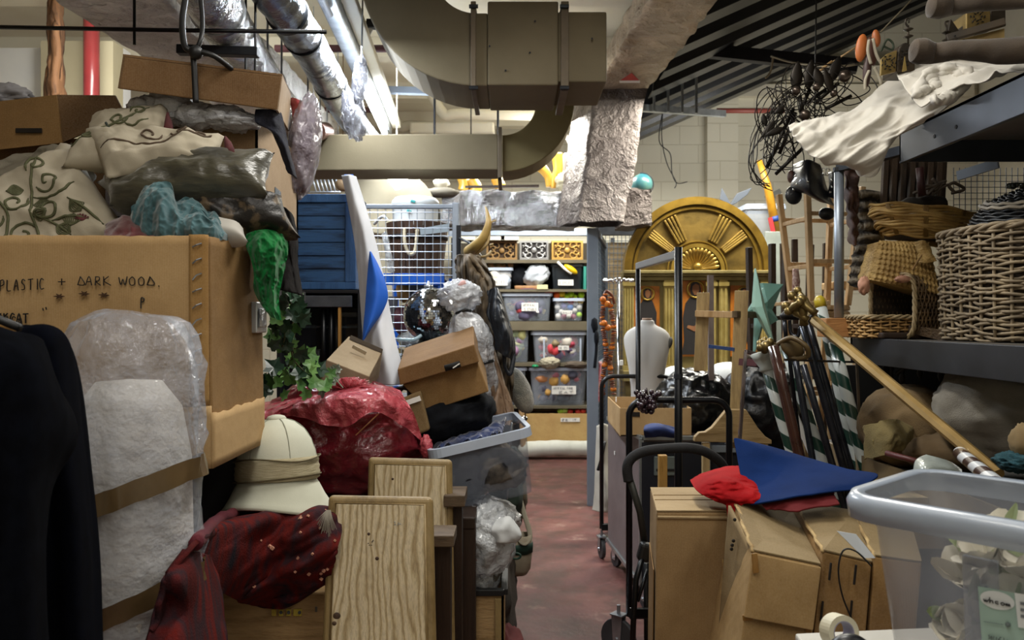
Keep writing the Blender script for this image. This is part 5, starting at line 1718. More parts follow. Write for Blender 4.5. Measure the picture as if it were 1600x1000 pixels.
coat('olive_coat','olive brown coat bunched under the horns',[[(714,400,3.6),(730,398,3.45),(752,402,3.55)],[(712,422,3.55),(738,420,3.40),(768,432,3.5)],[(722,452,3.52),(748,446,3.38),(774,448,3.5)],
[(735,500,3.52),(755,500,3.4),(776,500,3.5)],[(745,560,3.5),(768,560,3.4),(800,560,3.5)],[(752,630,3.5),(772,632,3.4),(800,632,3.5)]],3,M('olive_coat_c','2c2419','6a5a44',9,.75,bump=.4,bscale=70),.035)
coat('tan_leather_coat','tan leather coat hanging lowest beside the archive box',[[(748,545,3.36),(758,542,3.3),(772,548,3.36)],[(752,590,3.34),(765,588,3.28),(785,590,3.34)],[(758,630,3.34),(775,630,3.27),(800,632,3.34)],[(765,660,3.34),(785,665,3.27),(806,662,3.34)]],7,
M('tan_leather','6b5441','8a7058',6,.6,bump=.3,bscale=60),.016)
coat('black_rucksack','black nylon rucksack hanging with a long strap beside the aisle',[[(762,455,3.42),(775,450,3.38),(782,462,3.42)],[(762,490,3.38),(782,488,3.28),(800,520,3.38)],[(772,520,3.36),(790,520,3.25),(804,545,3.36)],[(775,545,3.38),(790,556,3.3),(802,562,3.38)]],9,
M('black_nylon','15191f','272d36',8,.45,bump=.3,bscale=60),.014)
b=B().tube(spline([P(786,548,3.36),P(790,575,3.34),P(797,584,3.33),P(802,560,3.34),P(801,535,3.36)],8),.010,8,flat=.4)
tag(b.out('rucksack_strap',MATS['black_nylon'],smooth=True),'loop strap dangling below the black rucksack','strap')
b=B().ball(P(812,610,3.55),(.05,.05,.11),30,22,rot(0,-22,0),crumple(3,.06,5,False))
tag(b.out('fur_tail',M('grey_fur','4a4c46','a8a190',7,.95,bump=.9,bscale=180,sheen=.6,bdist=.01),smooth=True),'mottled grey fur tail hanging beside the back shelving','fur')
gc=thing('golf_club','polished golf club head poking out above the tilted tub','golf club',P(800,690,3.3))
b=B().ball(P(812,656,3.25),(.034,.012,.014),20,12,rot(0,-12,0))
b.out('head',M('chrome','c8ccd0',rough=.12,metal=1),gc,smooth=True)
B().tube([P(800,660,3.25),P(796,700,3.3),P(792,780,3.35)],.006,8).out('shaft',MATS['chrome'],gc,smooth=True)
b=B()
pts=spline([P(733,393,3.6),P(744,384,3.52),P(756,370,3.5),P(763,350,3.5),P(762,335,3.52),P(758,322,3.55)],8)
n_=len(pts)
b.tube(pts,[.026*(1-(i/n_)**1.4)+.001 for i in range(n_)],16)
tag(b.out('curved_horn',M('horn_bone','b79a5c','8d7238',9,.4,bump=.2,bscale=60),smooth=True),'curved ivory coloured horn rising above the coats','horn')
b=B().tube(spline([P(744,396,3.55),P(758,385,3.5),P(764,372,3.5),P(766,350,3.5),P(775,344,3.5)],6),[.008-.0002*k for k in range(25)],8)
b.tube(spline([P(745,402,3.55),P(760,400,3.5),P(768,392,3.5)],6),.006,8)
b.tube([P(765,383,3.5),P(771,381,3.5)],.004,6)
tag(b.out('antler',M('antler_bone','a98f5f','c7b184',9,.5),smooth=True),'thin forked antler below the curved horn','antler')
# ================================================================ back shelving
SD=8.5
sh=thing('storage_shelving','tall grey board shelving unit across the end of the aisle','shelving',(P(830,0,SD).x,SD+.3,0))
shb=M('shelf_grey_board','5e5644','6a624f',5,.8)
sx0,sx1=P(705,0,SD).x,P(922,0,SD).x+.25
SZ={}
for k,py in enumerate((406,452,502,567,634)):
 z=P(0,py,SD).z
 SZ[k]=z
 th={0:5,1:4,2:14,3:5,4:4}[k]/F*SD
 B().bx(sx0,sx1,SD-.02,SD+.55,z-th,z).out('shelf_board',shb,sh)
B().bx(sx0,sx1,SD+.56,SD+.58,0,P(0,372,SD).z).out('back_panel',M('shelf_back','413b30',rough=.9),sh)
for x in(sx0,P(775,0,SD).x-.3,sx1-.03):
 B().bx(x,x+.04,SD-.02,SD+.02,0,P(0,372,SD).z).out('upright',dark_steel,sh)
tag(B().bx(P(700,0,8.2).x,P(920,0,8.2).x,8.2,8.28,P(0,368,8.2).z,P(0,357,8.2).z).out('grey_lintel_rail',grey_paint,bevel=.004),
'grey horizontal rail under the bright silver duct','rail')
for i,px in enumerate((728,775,796)):
 tag(B().bx(P(px-14,0,8.5).x,P(px+14,0,8.5).x,8.45,8.6,P(0,376,8.5).z,P(0,366,8.5).z).out('ceramic_block',cream,bevel=.004),
('leftmost','middle','rightmost')[i]+' cream block in the row under the grey rail','block')
U=SD/F
def scroll_box(px0,px1,py0,py1,face,carve,label):
 x0,x1=P(px0,0,SD).x,P(px1,0,SD).x
 z0,z1=SZ[0]+.001,P(0,py0,SD).z
 root=thing('carved_box',label,'box',((x0+x1)/2,SD+.1,z0),'carved boxes on the top shelf')
 B().bx(x0,x1,SD+.02,SD+.3,z0,z1).out('body',carve,root)
 t_=.02
 B().bx(x0,x1,SD,SD+.02,z0,z0+t_).bx(x0,x1,SD,SD+.02,z1-t_,z1).bx(x0,x0+t_,SD,SD+.02,z0+t_,z1-t_).bx(x1-t_,x1,SD,SD+.02,z0+t_,z1-t_).out('frame',face,root)
 b=B()
 cxm,czm=(x0+x1)/2,(z0+z1)/2
 for sx in(-1,1):
  for sz in(-1,1):
   for(ox,oz,r)in((.35,.45,.05),(.72,.55,.04),(.55,.2,.035)):
    c=Vector((cxm+sx*ox*(x1-x0)/2,SD+.012,czm+sz*oz*(z1-z0)/2))
    pts=[c+Vector((sx*r*(1-k/12)*math.cos(k*.62),0,sz*r*(1-k/12)*math.sin(k*.62)))for k in range(11)]
    b.tube(pts,.008,6)
 b.ball((cxm,SD+.012,czm),(.03,.012,.03),12,8)
 b.out('scrollwork',face,root,smooth=True)
scroll_box(760,808,377,406,M('carved_brown','8a6a3c',rough=.5),M('carve_dark','34220f',rough=.8),'brown carved scrollwork box, left one of three on the top shelf')
scroll_box(812,857,376,406,M('carved_silver','a9a8a8',rough=.3,metal=.6),M('carve_grey','241f20',rough=.7),'silver and black scrollwork box, middle one on the top shelf')
scroll_box(862,911,376,406,M('carved_gold','b8924a',rough=.4,metal=.2),M('carve_gold_dark','6b4c1e',rough=.7),'gold scrollwork box, right one on the top shelf')
R0=rot()
palette=['b6454e','c9b98e','8c6aa0','e0d9cc','3f6a4a','d08a4a','6a7a9a','a83a3a','d8b23a','8a7a66']
def tubpx(px0,px1,py0,row_z,label,content=None,depth=.36,through=.5,lid=False,seed=0,mat=None,rimm=None,tap=.9,group=None):
 x0,x1=P(px0,0,SD).x,P(px1,0,SD).x
 z1=P(0,py0,SD).z
 c=Vector(((x0+x1)/2,SD+depth/2+.01,row_z+.002))
 L=x1-x0-.03
 root=tub('storage_tub',label,c,L,depth-.03,z1-row_z-.002,R0,mat or clear_tub,rimm or clear_rim,lid=lid,taper=tap,group=group)
 if content:
  random.seed(seed)
  b_by={}
  for k in range(content[0]*2):
   col=random.choice(content[1])
   bb=b_by.setdefault(col,B())
   r=random.uniform(.03,.06)
   q=Vector((c.x+random.uniform(-.5,.5)*(L*tap-.12),SD+random.uniform(.05,.16),row_z+.07+random.random()*max(.01,(z1-row_z-.14))))
   bb.ball(q,(r*random.uniform(.8,1.4),r,r*random.uniform(.7,1.2)),10,8,None,crumple(k,.15,2))
  for j,(col,bb)in enumerate(b_by.items()):
   o=bb.out('tub_contents',M('cont_'+col,col,rough=.6),None,smooth=True)
   tag(o,content[2]+' in shade '+str(('one','two','three','four','five','six','seven')[j]),'props',kind='stuff')
   o['label']=content[2]
   o['group']=content[2]
 return root,c,L,z1
def label_card(root,px0,px1,py0,py1,lines,d=SD-.006):
 x0,x1=P(px0,0,d).x,P(px1,0,d).x
 z0,z1=P(0,py1,d).z,P(0,py0,d).z
 lc=B().bx(x0,x1,d-.003,d,z0,z1).out('label_card',white_label,root)
 if lines:
  b=B()
  n_=len(lines)
  for i,tx in enumerate(lines):
   hgt=(z1-z0)/n_*.55
   wd_=(x1-x0)*.86/max(1,len(tx))/1.15
   write(tx,Vector((x0+(x1-x0)*.07,d-.005,z1-(z1-z0)*(i+.8)/n_)),(1,0,0),(0,0,1),wd_,hgt,.0022,1.15,b,False)
  b.out('lettering',M('label_grey_ink','8a8a8c',rough=.7),lc)
rt_,*_=tubpx(756,802,418,SZ[1],'clear tub of white objects and dried flowers on the upper shelf',(12,['e0ddd2','d6d0c4','b9c6d8'],'white objects in the upper left clear tub'),seed=1)
label_card(rt_,762,793,435,446,['ARTICLES'])
b=B()
random.seed(8)
for k in range(14):
 b.ball(P(766+random.random()*32,412+random.random()*8,SD+.1),.03,8,6,None,crumple(k,.2,2))
tag(b.out('dried_flowers',M('dried_flower','a8643c','77784a',30,.8),smooth=True),'reddish dried flowers heaped on the upper left clear tub','flowers')
tag(B().ball(P(812,432,SD+.15),(.09,.09,.12),16,12,None,crumple(2,.15,2)).out('black_bundle',black_cloth,smooth=True),'black bundle beside the white carrier bag on the upper shelf','bundle')
tag(B().bx(P(804,0,SD).x,P(842,0,SD).x,SD,SD+.2,SZ[1]+.001,SZ[1]+.04).out('wooden_tray',M('tray_tan','8a6440','a87c50',8,.6),bevel=.01),'small tan wooden tray under the white carrier bag','tray')
tag(lump(P(838,430,SD+.06),(.13,.08,.10),9,.16,2.2,30,22,rot(0,-25,0),facet=2).out('white_carrier_bag',M('bag_grey_white','b7bfca','d0d6dc',5,.5),smooth=True),'pale grey knotted carrier bag on the upper shelf','bag')
tag(B().bx(P(839,0,SD-.03).x,P(856,0,SD-.03).x,SD-.03,SD-.01,SZ[1]+.001,P(0,445,SD).z).out('price_card',M('cream_card','cfc99a',rough=.7)),'small cream card standing below the white carrier bag','card')
rt_,*_=tubpx(860,914,412,SZ[1],'dark smoky tub with a white label on the upper shelf',None,mat=M_film('smoky_tub','20262c',.12,.25,8,.05),rimm=M('smoky_rim','14181c',rough=.3))
label_card(rt_,872,896,437,446,['RUFFLES'])
cg_=thing('yellow_clog','bright yellow plastic clog on the dark smoky tub','shoe',P(893,424,SD))
b=B().ball(P(892,421,SD-.01),(.085,.05,.035),20,12,rot(0,34,0),crumple(2,.06,2,False))
b.out('upper',M('clog_yellow','d9b512',rough=.35),cg_,smooth=True)
b=B().tube([P(871,409,SD-.03),P(882,420,SD-.03),P(893,428,SD-.03)],.014,8)
b.out('white_sole',white_label,cg_,smooth=True)
tag(B().bx(P(912,0,SD).x,P(916,0,SD).x,SD,SD+.2,SZ[1]+.001,P(0,416,SD).z).out('teal_folder',M('teal_plain','2f8a7c',rough=.5)),'teal folder edge beside the dark smoky tub','folder')
rt_,*_=tubpx(783,864,458,SZ[2],'large clear tub of mixed artificial items with a two line label',(26,['b6454e','5a5470','6a6480','4a4a66','c9b98e'],'red and purple props in the large labelled tub'),seed=3)
label_card(rt_,815,841,473,486,['ARTIFICIAL','VEGETABLE'])
B().box(P(840,487,SD-.012),(.03,.003,.02),rot(0,20,0)).out('peeling_corner',white_label,rt_)
tubpx(757,783,465,SZ[2],'narrow clear tub of green foliage beside the large labelled tub',(14,['7f9a6a','a9b88a'],'green foliage in the narrow clear tub'),seed=4)
b=B()
for k in range(5):
 b.tube(spline([P(806+4*k,455,SD+.04),P(816+4*k,452,SD),P(826+5*k,456,SD)],5),.012,6)
tag(b.out('folded_plaid_cloth',M('plaid_navy','2c2c50','7a3a30',30,.8),smooth=True),'navy and red folded cloth on the large labelled tub','cloth')
tag(B().ball(P(858,456,SD+.06),(.05,.05,.025),14,8).out('red_bundle',M('plain_red','c4372c',rough=.5),smooth=True),'small red bundle on the right end of the large labelled tub','bundle')
rt_,c,L,z1=tubpx(864,914,466,SZ[2],'clear tub filled with coloured balls',None,mat=M_film('clear_tub_bright','c9d3e2',.72,.3,8,.05))
label_card(rt_,879,894,485,491,['BALLS'])
cols={'white':'e2e0da','orange':'e8641a','yellow':'e4c21c','lime green':'a6d21c','purple':'4a3a86','blue':'2a6ab8','red':'d03a34','maroon':'8a4a5c'}
balls=[(870,461,'orange',5.5),(878,459,'yellow',5.5),(886,463,'lime green',4.5),(892,460,'lime green',5.5),(899,463,'lime green',3.5),(908,461,'lime green',5.5),
(873,472,'white',4.5),(883,469,'yellow',4.5),(892,472,'red',5),(899,474,'white',4),(907,471,'yellow',4.5),
(871,480,'white',4.5),(881,478,'purple',5.5),(891,480,'blue',5.2),(898,485,'white',4.2),(905,480,'white',4.5),
(877,487,'white',4.2),(872,494,'white',4.6),(881,495,'maroon',4.8),(889,494,'white',4.2),(896,495,'maroon',4.8),(905,492,'lime green',4.5)]
src=None
cnt={}
for(px,py,cn,r)in balls:
 m_=M('ball_'+cn,cols[cn],rough=.45)
 p=P(px,py,SD+.07)
 b=B().ball(p,r*U,14,10)
 o=b.out('play_ball',m_,None,smooth=True)
 cnt[cn]=cnt.get(cn,0)+1
 tag(o,cn+' play ball in the clear tub of coloured balls','ball',cn+' balls in the clear tub')
rt_,*_=tubpx(776,829,507,SZ[3],'tall clear tub of yellow and green silk flowers',(20,['c9c98a','e0c83a','8a9a7a','8a6a86','9fae8a'],'silk flowers in the tall clear tub'),seed=5)
rt_,*_=tubpx(830,917,519,SZ[3],'wide low lidded tub with a domed lid and white label',(26,['a83a4e','b0604a','8a7a5a','d8d0c4','5a4a6a','c43a44'],'colourful props in the wide lidded tub'),seed=6,lid=True)
label_card(rt_,872,889,540,547,['FRUITS'])
for px in(850,907):
 B().bx(P(px-1.2,0,SD).x,P(px+1.2,0,SD).x,SD-.008,SD+.004,SZ[3]+.01,P(0,529,SD).z).out('clip',clear_rim,rt_)
tag(lump(P(859,567,SD-.02),(.10,.06,.055),5,.2,3.5,30,22).out('cauliflower_ornament',M('ornament_cream','9a927c','b5ad98',20,.8),smooth=True),'knobbly cream ornament on the tub shelf below the lidded tub','ornament')
tag(lump(P(900,570,SD),(.12,.06,.035),6,.2,3,24,16).out('brown_loaf',M('loaf_brown','5a4e42',rough=.8),smooth=True),'flat dark brown lump under the right end of the lidded tub','prop')
tag(B().ball(P(836,572,SD),(.04,.05,.02),14,8).out('green_glass_bead',M('green_gloss','1f8a5a',rough=.2),smooth=True),'small shiny green dish left of the knobbly cream ornament','dish')
rt_,*_=tubpx(778,824,575,SZ[4],'clear tub partly hidden behind the grey fur tail',(14,['8a7a8a','b8a8b0','6a5a6a'],'mauve props in the partly hidden tub'),seed=7)
rt_,*_=tubpx(826,920,575,SZ[4],'biggest clear tub with a large two line label, lowest shelf',(24,['c98a5a','5a5a6c','6c6a7c','d8a85a','4a5262','b6707a'],'tan and grey props in the biggest clear tub'),seed=8)
label_card(rt_,862,900,603,616,['ARTIFICIAL FOOD','MEAT'])
fb=thing('floor_carton','pale tan open carton with a label on the floor under the shelves','box',(P(869,0,SD).x,SD+.2,.16))
zc0=P(0,690,SD).z
x0,x1=P(822,0,SD-.05).x,P(922,0,SD-.05).x
zt_=P(0,646,SD-.05).z
b=B()
b.bx(x0,x1,SD-.06,SD-.05,zc0,zt_).bx(x0,x1,SD+.35,SD+.36,zc0,zt_).bx(x0,x0+.01,SD-.05,SD+.35,zc0,zt_).bx(x1-.01,x1,SD-.05,SD+.35,zc0,zt_).bx(x0,x1,SD-.05,SD+.35,zc0,zc0+.01)
b.out('body',M_card('card_bright','c7a56a','b8925a'),fb)
label_card(fb,876,906,653,659,['FRUIT'],SD-.065)
tag(B().bx(x0-.05,x1+.1,SD-.02,SD+.4,.0,zc0-.002).out('low_plinth',shb),'low grey plinth under the floor carton','plinth')
for(px,py,cn,r,hx)in((876,642,'green',5.5,'9ac23a'),(882,641,'pale green',5.5,'b4d266'),(891,643,'dark red',5,'b02a24'),(903,643,'red',5,'c8372c'),(911,642,'bright red',5,'d2402e')):
 ap=thing('apple',cn+' apple on top of the floor carton','apple',P(px,py+5,SD+.05))
 B().ball(P(px,py,SD+.05),(r*U,r*U,r*U*.92),14,10).out('fruit',M('apple_'+cn,hx,rough=.35),ap,smooth=True)
 B().tube([P(px,py-4,SD+.05),P(px+.6,py-6,SD+.05)],.003,5).out('stem',dark_wood,ap)
tag(B().bx(x0+.02,x1-.02,SD-.04,SD+.34,zc0+.012,P(0,648,SD+.05).z).out('packing_fill',M('pack_fill','7a5e3c','93744c',20,.9)),'brown packing fill inside the floor carton','packing')
tag(B().tube(spline([P(812,704,SD-.15),P(830,702,SD-.18),P(870,700,SD-.18),P(925,701,SD-.18)],8),[.05,.06,.066,.07,.075,.078,.08,.08,.08,.08,.08,.08,.08,.08,.08,.08,.08,.08,.08,.08,.08,.08,.08,.08,.08],24)
.warp(lambda v:Vector((v.x,v.y,max(.003,v.z)))+Vector((0,0,.008*noise.noise(v*14)))).out('rolled_sheet',M('cream_canvas_roll','d6d6cc','c6c6ba',6,.9),smooth=True),
'rolled cream canvas sheet lying on the floor before the shelves','cloth')
tag(B().tube([P(815,640,8.3),P(818,705,8.3)],.03,8).out('timber_offcut',pale_wood),'timber offcut leaning at the left end of the floor carton','timber')
# ---- things above the silver duct
yb=M('amber_resin','b8892c','d2a548',6,.3)
for i,(pts,r)in enumerate((([(722,275),(726,288),(724,298)],.05),([(736,280),(744,292),(742,300)],.05),([(775,278),(782,292)],.05))):
 tag(B().tube(spline([P(x,y,6.9)for x,y in pts],6),r,10).out('amber_figurine',yb,smooth=True),('leftmost','second','third')[i]+' amber coloured ornament foot on the bright silver duct','ornament')
b=B().tube(spline([P(846,262,6.8),P(856,275,6.8),P(858,292,6.8)],6),[.045-.0015*k for k in range(13)],10)
b.tube(spline([P(870,240,6.8),P(872,265,6.8),P(866,280,6.8),P(864,294,6.8)],6),[.05-.0015*k for k in range(19)],10)
tag(b.out('amber_statue',yb,smooth=True),'pair of amber coloured prop legs standing under the duct elbow','ornament')
tag(lump(P(884,284,6.75),(.075,.06,.07),4,.25,4,30,22).out('cream_lace_lump',M('cream_coral','a39a7e','c2ba9f',20,.8),smooth=True),'knobbly cream coral like lump beside the amber legs','ornament')
tag(B().bx(P(880,0,7.1).x,P(900,0,7.1).x,7.1,7.3,2.552,P(0,238,7.1).z).out('brown_case',M('brown_case_m','4b3f38',rough=.6),bevel=.02),'dark brown case behind the cream coral lump','case')
b=B().beam(P(727,294,6.7),P(842,291,6.7),.05,.02)
b.v=[v+Vector((0,0,.02*noise.noise(v*9)))for v in b.v]
tag(b.out('dark_plank',dark_wood),'thin dark plank lying on the bright silver duct','plank')
lsh=thing('loft_shelf','slim hanging loft shelf hidden behind the bright silver duct','shelf',(.3,7.1,2.5))
B().bx(-.4,.9,6.92,7.4,2.52,2.55).out('board',dark_wood,lsh)
for x in(-.38,.88):
 B().tube([(x,7.38,2.53),(x,7.38,3.78)],.006,6).out('hanger_wire',dark_steel,lsh)
tag(B().beam(P(884,212,7.0),P(902,246,7.0),.03,.03).beam(P(902,246,7.0),Vector((P(902,246,7.0).x+.02,7.0,2.552)),.03,.03,(0,1,0)).out('brown_batten',dark_wood),'short dark batten leaning beside the duct elbow','batten')
b=B().ball(P(536,288,5.4),(.05,.03,.05),20,12)
b.tube([P(536,275,5.4),P(536,275,5.4)+Vector((0,0,1.36))],.004,6)
tag(b.out('wooden_disc',M('disc_wood','8a7256',rough=.6),smooth=True),'round wooden disc hanging left of the glowing lamp','disc')
b=B().prism([P(604+x,276+y,6.2)for x,y in((0,0),(4,9),(13,20),(22,17),(32,5),(34,0))],(0,.05,0))
b.tube([P(620,278,6.22),P(620,278,6.22)+Vector((0,0,1.22))],.004,6)
tag(b.out('heart_lamp',M('lamp_glow','fffbf0',emit=5),bevel=.008),'glowing white heart shaped lamp just under the lower duct','lamp')
tag(B().ball(P(690,286,6.6),(.06,.05,.045),16,10,None,crumple(5,.2,3)).out('pale_shell',M('shell_pale','c2bba8',rough=.6),smooth=True),'small pale shell by the cream duct casing','ornament')
tag(B().ball(P(690,301,6.5),(.14,.08,.04),24,12,None,crumple(6,.1,3)).out('grey_wrap',M('grey_wrap_m','6a6355',rough=.9),smooth=True),'grey wrapped bundle at the left end of the silver duct','bundle')
b=B()
for k in range(7):
 b.tube([P(488+k*6,278,5.6),P(494+k*6,300,5.6)],.005,5)
b.tube([P(484,279,5.6),P(532,279,5.6)],.006,5).tube([P(484,300,5.6),P(532,300,5.6)],.006,5)
for px in(490,528):
 b.tube([P(px,280,5.6),P(px,280,5.6)+Vector((0,0,1.33))],.003,5)
tag(b.out('wire_basket',MATS['mesh_wire'],smooth=True),'pale wire basket above the blue chest','basket')
gl=thing('globe','turquoise desk globe on the dark foil duct end','globe',P(1004,305,6.6))
gcn=P(1003,288,6.6)
B().ball(gcn,.088,28,18).out('sphere',M('globe_blue','2f6570','567a6e',9,.3),gl,smooth=True)
B().tube([gcn+Vector((.095*math.cos(a),0,.095*math.sin(a)))for a in[math.radians(100-k*10)for k in range(20)]],.005,6).out('meridian',dark_steel,gl,smooth=True)
tag(B().bx(P(986,0,6.6).x,P(998,0,6.6).x,9.2,9.28,P(0,252,9.2).z,P(0,228,9.2).z).out('wall_switch',cream,bevel=.006),'cream switch box on the wall above the globe','switch')
# ---------------------------------------------------------------- cage door (right)
gd=thing('cage_door','grey steel framed wire cage door standing open beside the aisle','door panel',(P(926,0,6.2).x,6.2,0))
x0,x1=P(918,0,6.2).x,P(935,0,6.2).x
B().bx(x0,x1,6.2,6.26,0,P(0,356,6.2).z).out('front_post',M('door_grey','6d7783','78828e',4,.45),gd,bevel=.004)
q0,q1=Vector((x1,6.24,0)),Vector((P(946,0,7.3).x,7.3,0))
hz=P(0,358,6.2).z
for z in(.05,1.1,hz-.03):
 B().beam(q0+Vector((0,0,z)),q1+Vector((0,0,z)),.03,.04).out('cross_rail',MATS['door_grey'],gd)
B().beam(q1,q1+Vector((0,0,hz)),.04,.04,(0,1,0)).out('rear_post',MATS['door_grey'],gd)
b=B()
for k in range(1,26):
 p=q0+(q1-q0)*k/26
 b.tube([p,p+Vector((0,0,hz))],.0025,4,caps=False)
for k in range(1,52):
 z=hz*k/52
 b.tube([q0+Vector((0,0,z)),q1+Vector((0,0,z))],.0025,4,caps=False)
b.out('wire_grid',M('door_mesh','59636e',rough=.4,metal=.5),gd)
ms=thing('rear_mesh_bay','brownish mesh bay behind the cage door, left of the altarpiece','mesh panel',(P(960,0,7.6).x,7.6,0))
b=B()
xa,xb=P(940,0,7.6).x,P(990,0,7.6).x
for k in range(9):
 b.tube([(xa+(xb-xa)*k/8,7.6,0),(xa+(xb-xa)*k/8,7.6,2.3)],.004,4)
for k in range(40):
 b.tube([(xa,7.6,k*.058),(xb,7.6,k*.058)],.004,4)
b.out('wire_grid',MATS['door_mesh'],ms)
B().bx(xa-.05,xb+.05,7.7,7.72,0,2.2).out('backing',M('hessian','9a8768','7f6d50',6,.9),ms)
B().bx(xa-.05,xb+.1,7.56,7.66,2.26,2.34).out('head_rail',dark_steel,ms)
# ---------------------------------------------------------------- gilded altarpiece
AD=6.6
ua=AD/F
gold=M('gilding','7e6630','4f401d',6,.42,.6,bump=.3,bscale=40,lo=.38,hi=.66)
gold_b=M('gilding_bright','ad8f40','8a6e2c',8,.3,.7)
gold_p=M('gilding_pale','8f8152','73663c',6,.5,.45,bump=.25,bscale=50)
ap=thing('gilded_altarpiece','arched gilded altarpiece with a shell lunette and three painted panels','altarpiece',(P(1088,0,AD).x,AD+.1,0))
ACX,ACZ=P(1089,0,AD).x,P(0,423,AD).z
RO=114*ua
def arc_band(bb,r0,r1,y0,y1,a0=0,a1=180,n=48,c=None):
 c=c or(ACX,ACZ)
 vs,fs=[],[]
 for k in range(n+1):
  a=math.radians(a0+(a1-a0)*k/n)
  for r,y in((r0,y0),(r1,y0),(r1,y1),(r0,y1)):
   vs.append(Vector((c[0]+r*math.cos(a),y,c[1]+r*math.sin(a))))
 for k in range(n):
  for q in range(4):
   fs.append((k*4+q,k*4+(q+1)%4,k*4+4+(q+1)%4,k*4+4+q))
 fs+=[(0,1,2,3),(n*4+3,n*4+2,n*4+1,n*4)]
 return bb.add(vs,fs)
arc_band(B(),36*ua,RO,AD,AD+.12).out('arch_field',gold,ap,smooth=False)
arc_band(arc_band(B(),103*ua,RO+.004,AD-.04,AD),96*ua,100*ua,AD-.02,AD).out('outer_moulding',M('gilding_rim','9c7c30','745a22',6,.35,.7),ap)
arc_band(arc_band(B(),36*ua,42*ua,AD-.04,AD),45*ua,47*ua,AD-.02,AD).out('inner_moulding',gold_b,ap)
for a in(57,70.5,110,123,35,145):
 if a in(57,70.5,110,123):
  pass
for a,wv in((62,9),(118,9),(38,6),(142,6)):
 ar=math.radians(a)
 dr_=Vector((math.cos(ar),0,math.sin(ar)))
 sd_=Vector((-math.sin(ar),0,math.cos(ar)))
 b=B()
 for o_ in(-1,-.33,.33,1):
  b.beam(Vector((ACX,AD-.015,ACZ))+dr_*50*ua+sd_*o_*wv*ua*.7,Vector((ACX,AD-.015,ACZ))+dr_*93*ua+sd_*o_*wv*ua,.03,.018,tuple(sd_))
 b.out('ray_moulding',M('gilding_ray','967a36','6c5528',6,.4,.7),ap,bevel=.004)
B().bx(ACX-36*ua,ACX+36*ua,AD+.08,AD+.10,ACZ,ACZ+37*ua).out('shell_recess',M('recess_dark','3a2a10',rough=.8),ap)
for k in range(15):
 a=math.radians(8+164*k/14)
 d_=Vector((math.cos(a),0,math.sin(a)))
 base=Vector((ACX,AD+.0,ACZ+.01))
 pts=[base+d_*(5+28*t/6)*ua+Vector((0,.02-.06*(t/6)**2,0))for t in range(7)]
 B().tube(pts,[(.8+2.9*(t/6)**.9)*ua for t in range(6)]+[2.0*ua],12).out('shell_rib',M('shell_gold','b39548','98793a',8,.3,.6),ap,smooth=True)
B().ball((ACX,AD-.03,ACZ+.03),7*ua,16,10).out('shell_boss',gold_b,ap,smooth=True)
zb_=P(0,423,AD).z
b=B()
for(dy,h0,h1)in((.07,0,5),(.05,5,9),(.02,9,15)):
 b.bx(P(973,0,AD).x,P(1206,0,AD).x,AD-dy,AD+.14,zb_-h1*ua,zb_-h0*ua)
b.out('cornice',gold_p,ap,bevel=.004)
zl=P(0,588,AD).z
B().bx(P(978,0,AD).x,P(1200,0,AD).x,AD+.03,AD+.12,zl,zb_-15*ua).out('back_board',gold_p,ap)
B().bx(P(972,0,AD).x,P(1206,0,AD).x,AD-.06,AD+.14,zl-.04,zl+.05).out('base_moulding',gold_p,ap,bevel=.006)
B().bx(P(978,0,AD).x,P(1200,0,AD).x,AD+.03,AD+.12,0,zl-.04).out('plinth',gold_p,ap)
for(pa,pb,nfl)in((974,990,4),(1037,1052,3),(1103,1118,3),(1123,1136,2),(1188,1202,4)):
 b=B().bx(P(pa,0,AD).x,P(pb,0,AD).x,AD-.02,AD+.03,zl+.05,zb_-15*ua)
 for k in range(nfl):
  x=P(pa+(pb-pa)*(k+.5)/nfl,0,AD).x
  b.tube([(x,AD-.022,zl+.1),(x,AD-.022,zb_-28*ua)],.010,8)
 b.bx(P(pa-1.5,0,AD).x,P(pb+1.5,0,AD).x,AD-.04,AD+.03,zb_-24*ua,zb_-18*ua)
 b.bx(P(pa-1.5,0,AD).x,P(pb+1.5,0,AD).x,AD-.04,AD+.03,zl+.05,zl+.09)
 b.out('pilaster',M('gilding_light','bba766','a08c4c',8,.4,.5),ap)
icon_bg=M('icon_orange','b06a14','8f4e10',9,.5)
robe=M('robe_black','14100f','1d1614',9,.7)
flesh=M('icon_flesh','8a5a34','75492a',9,.7)
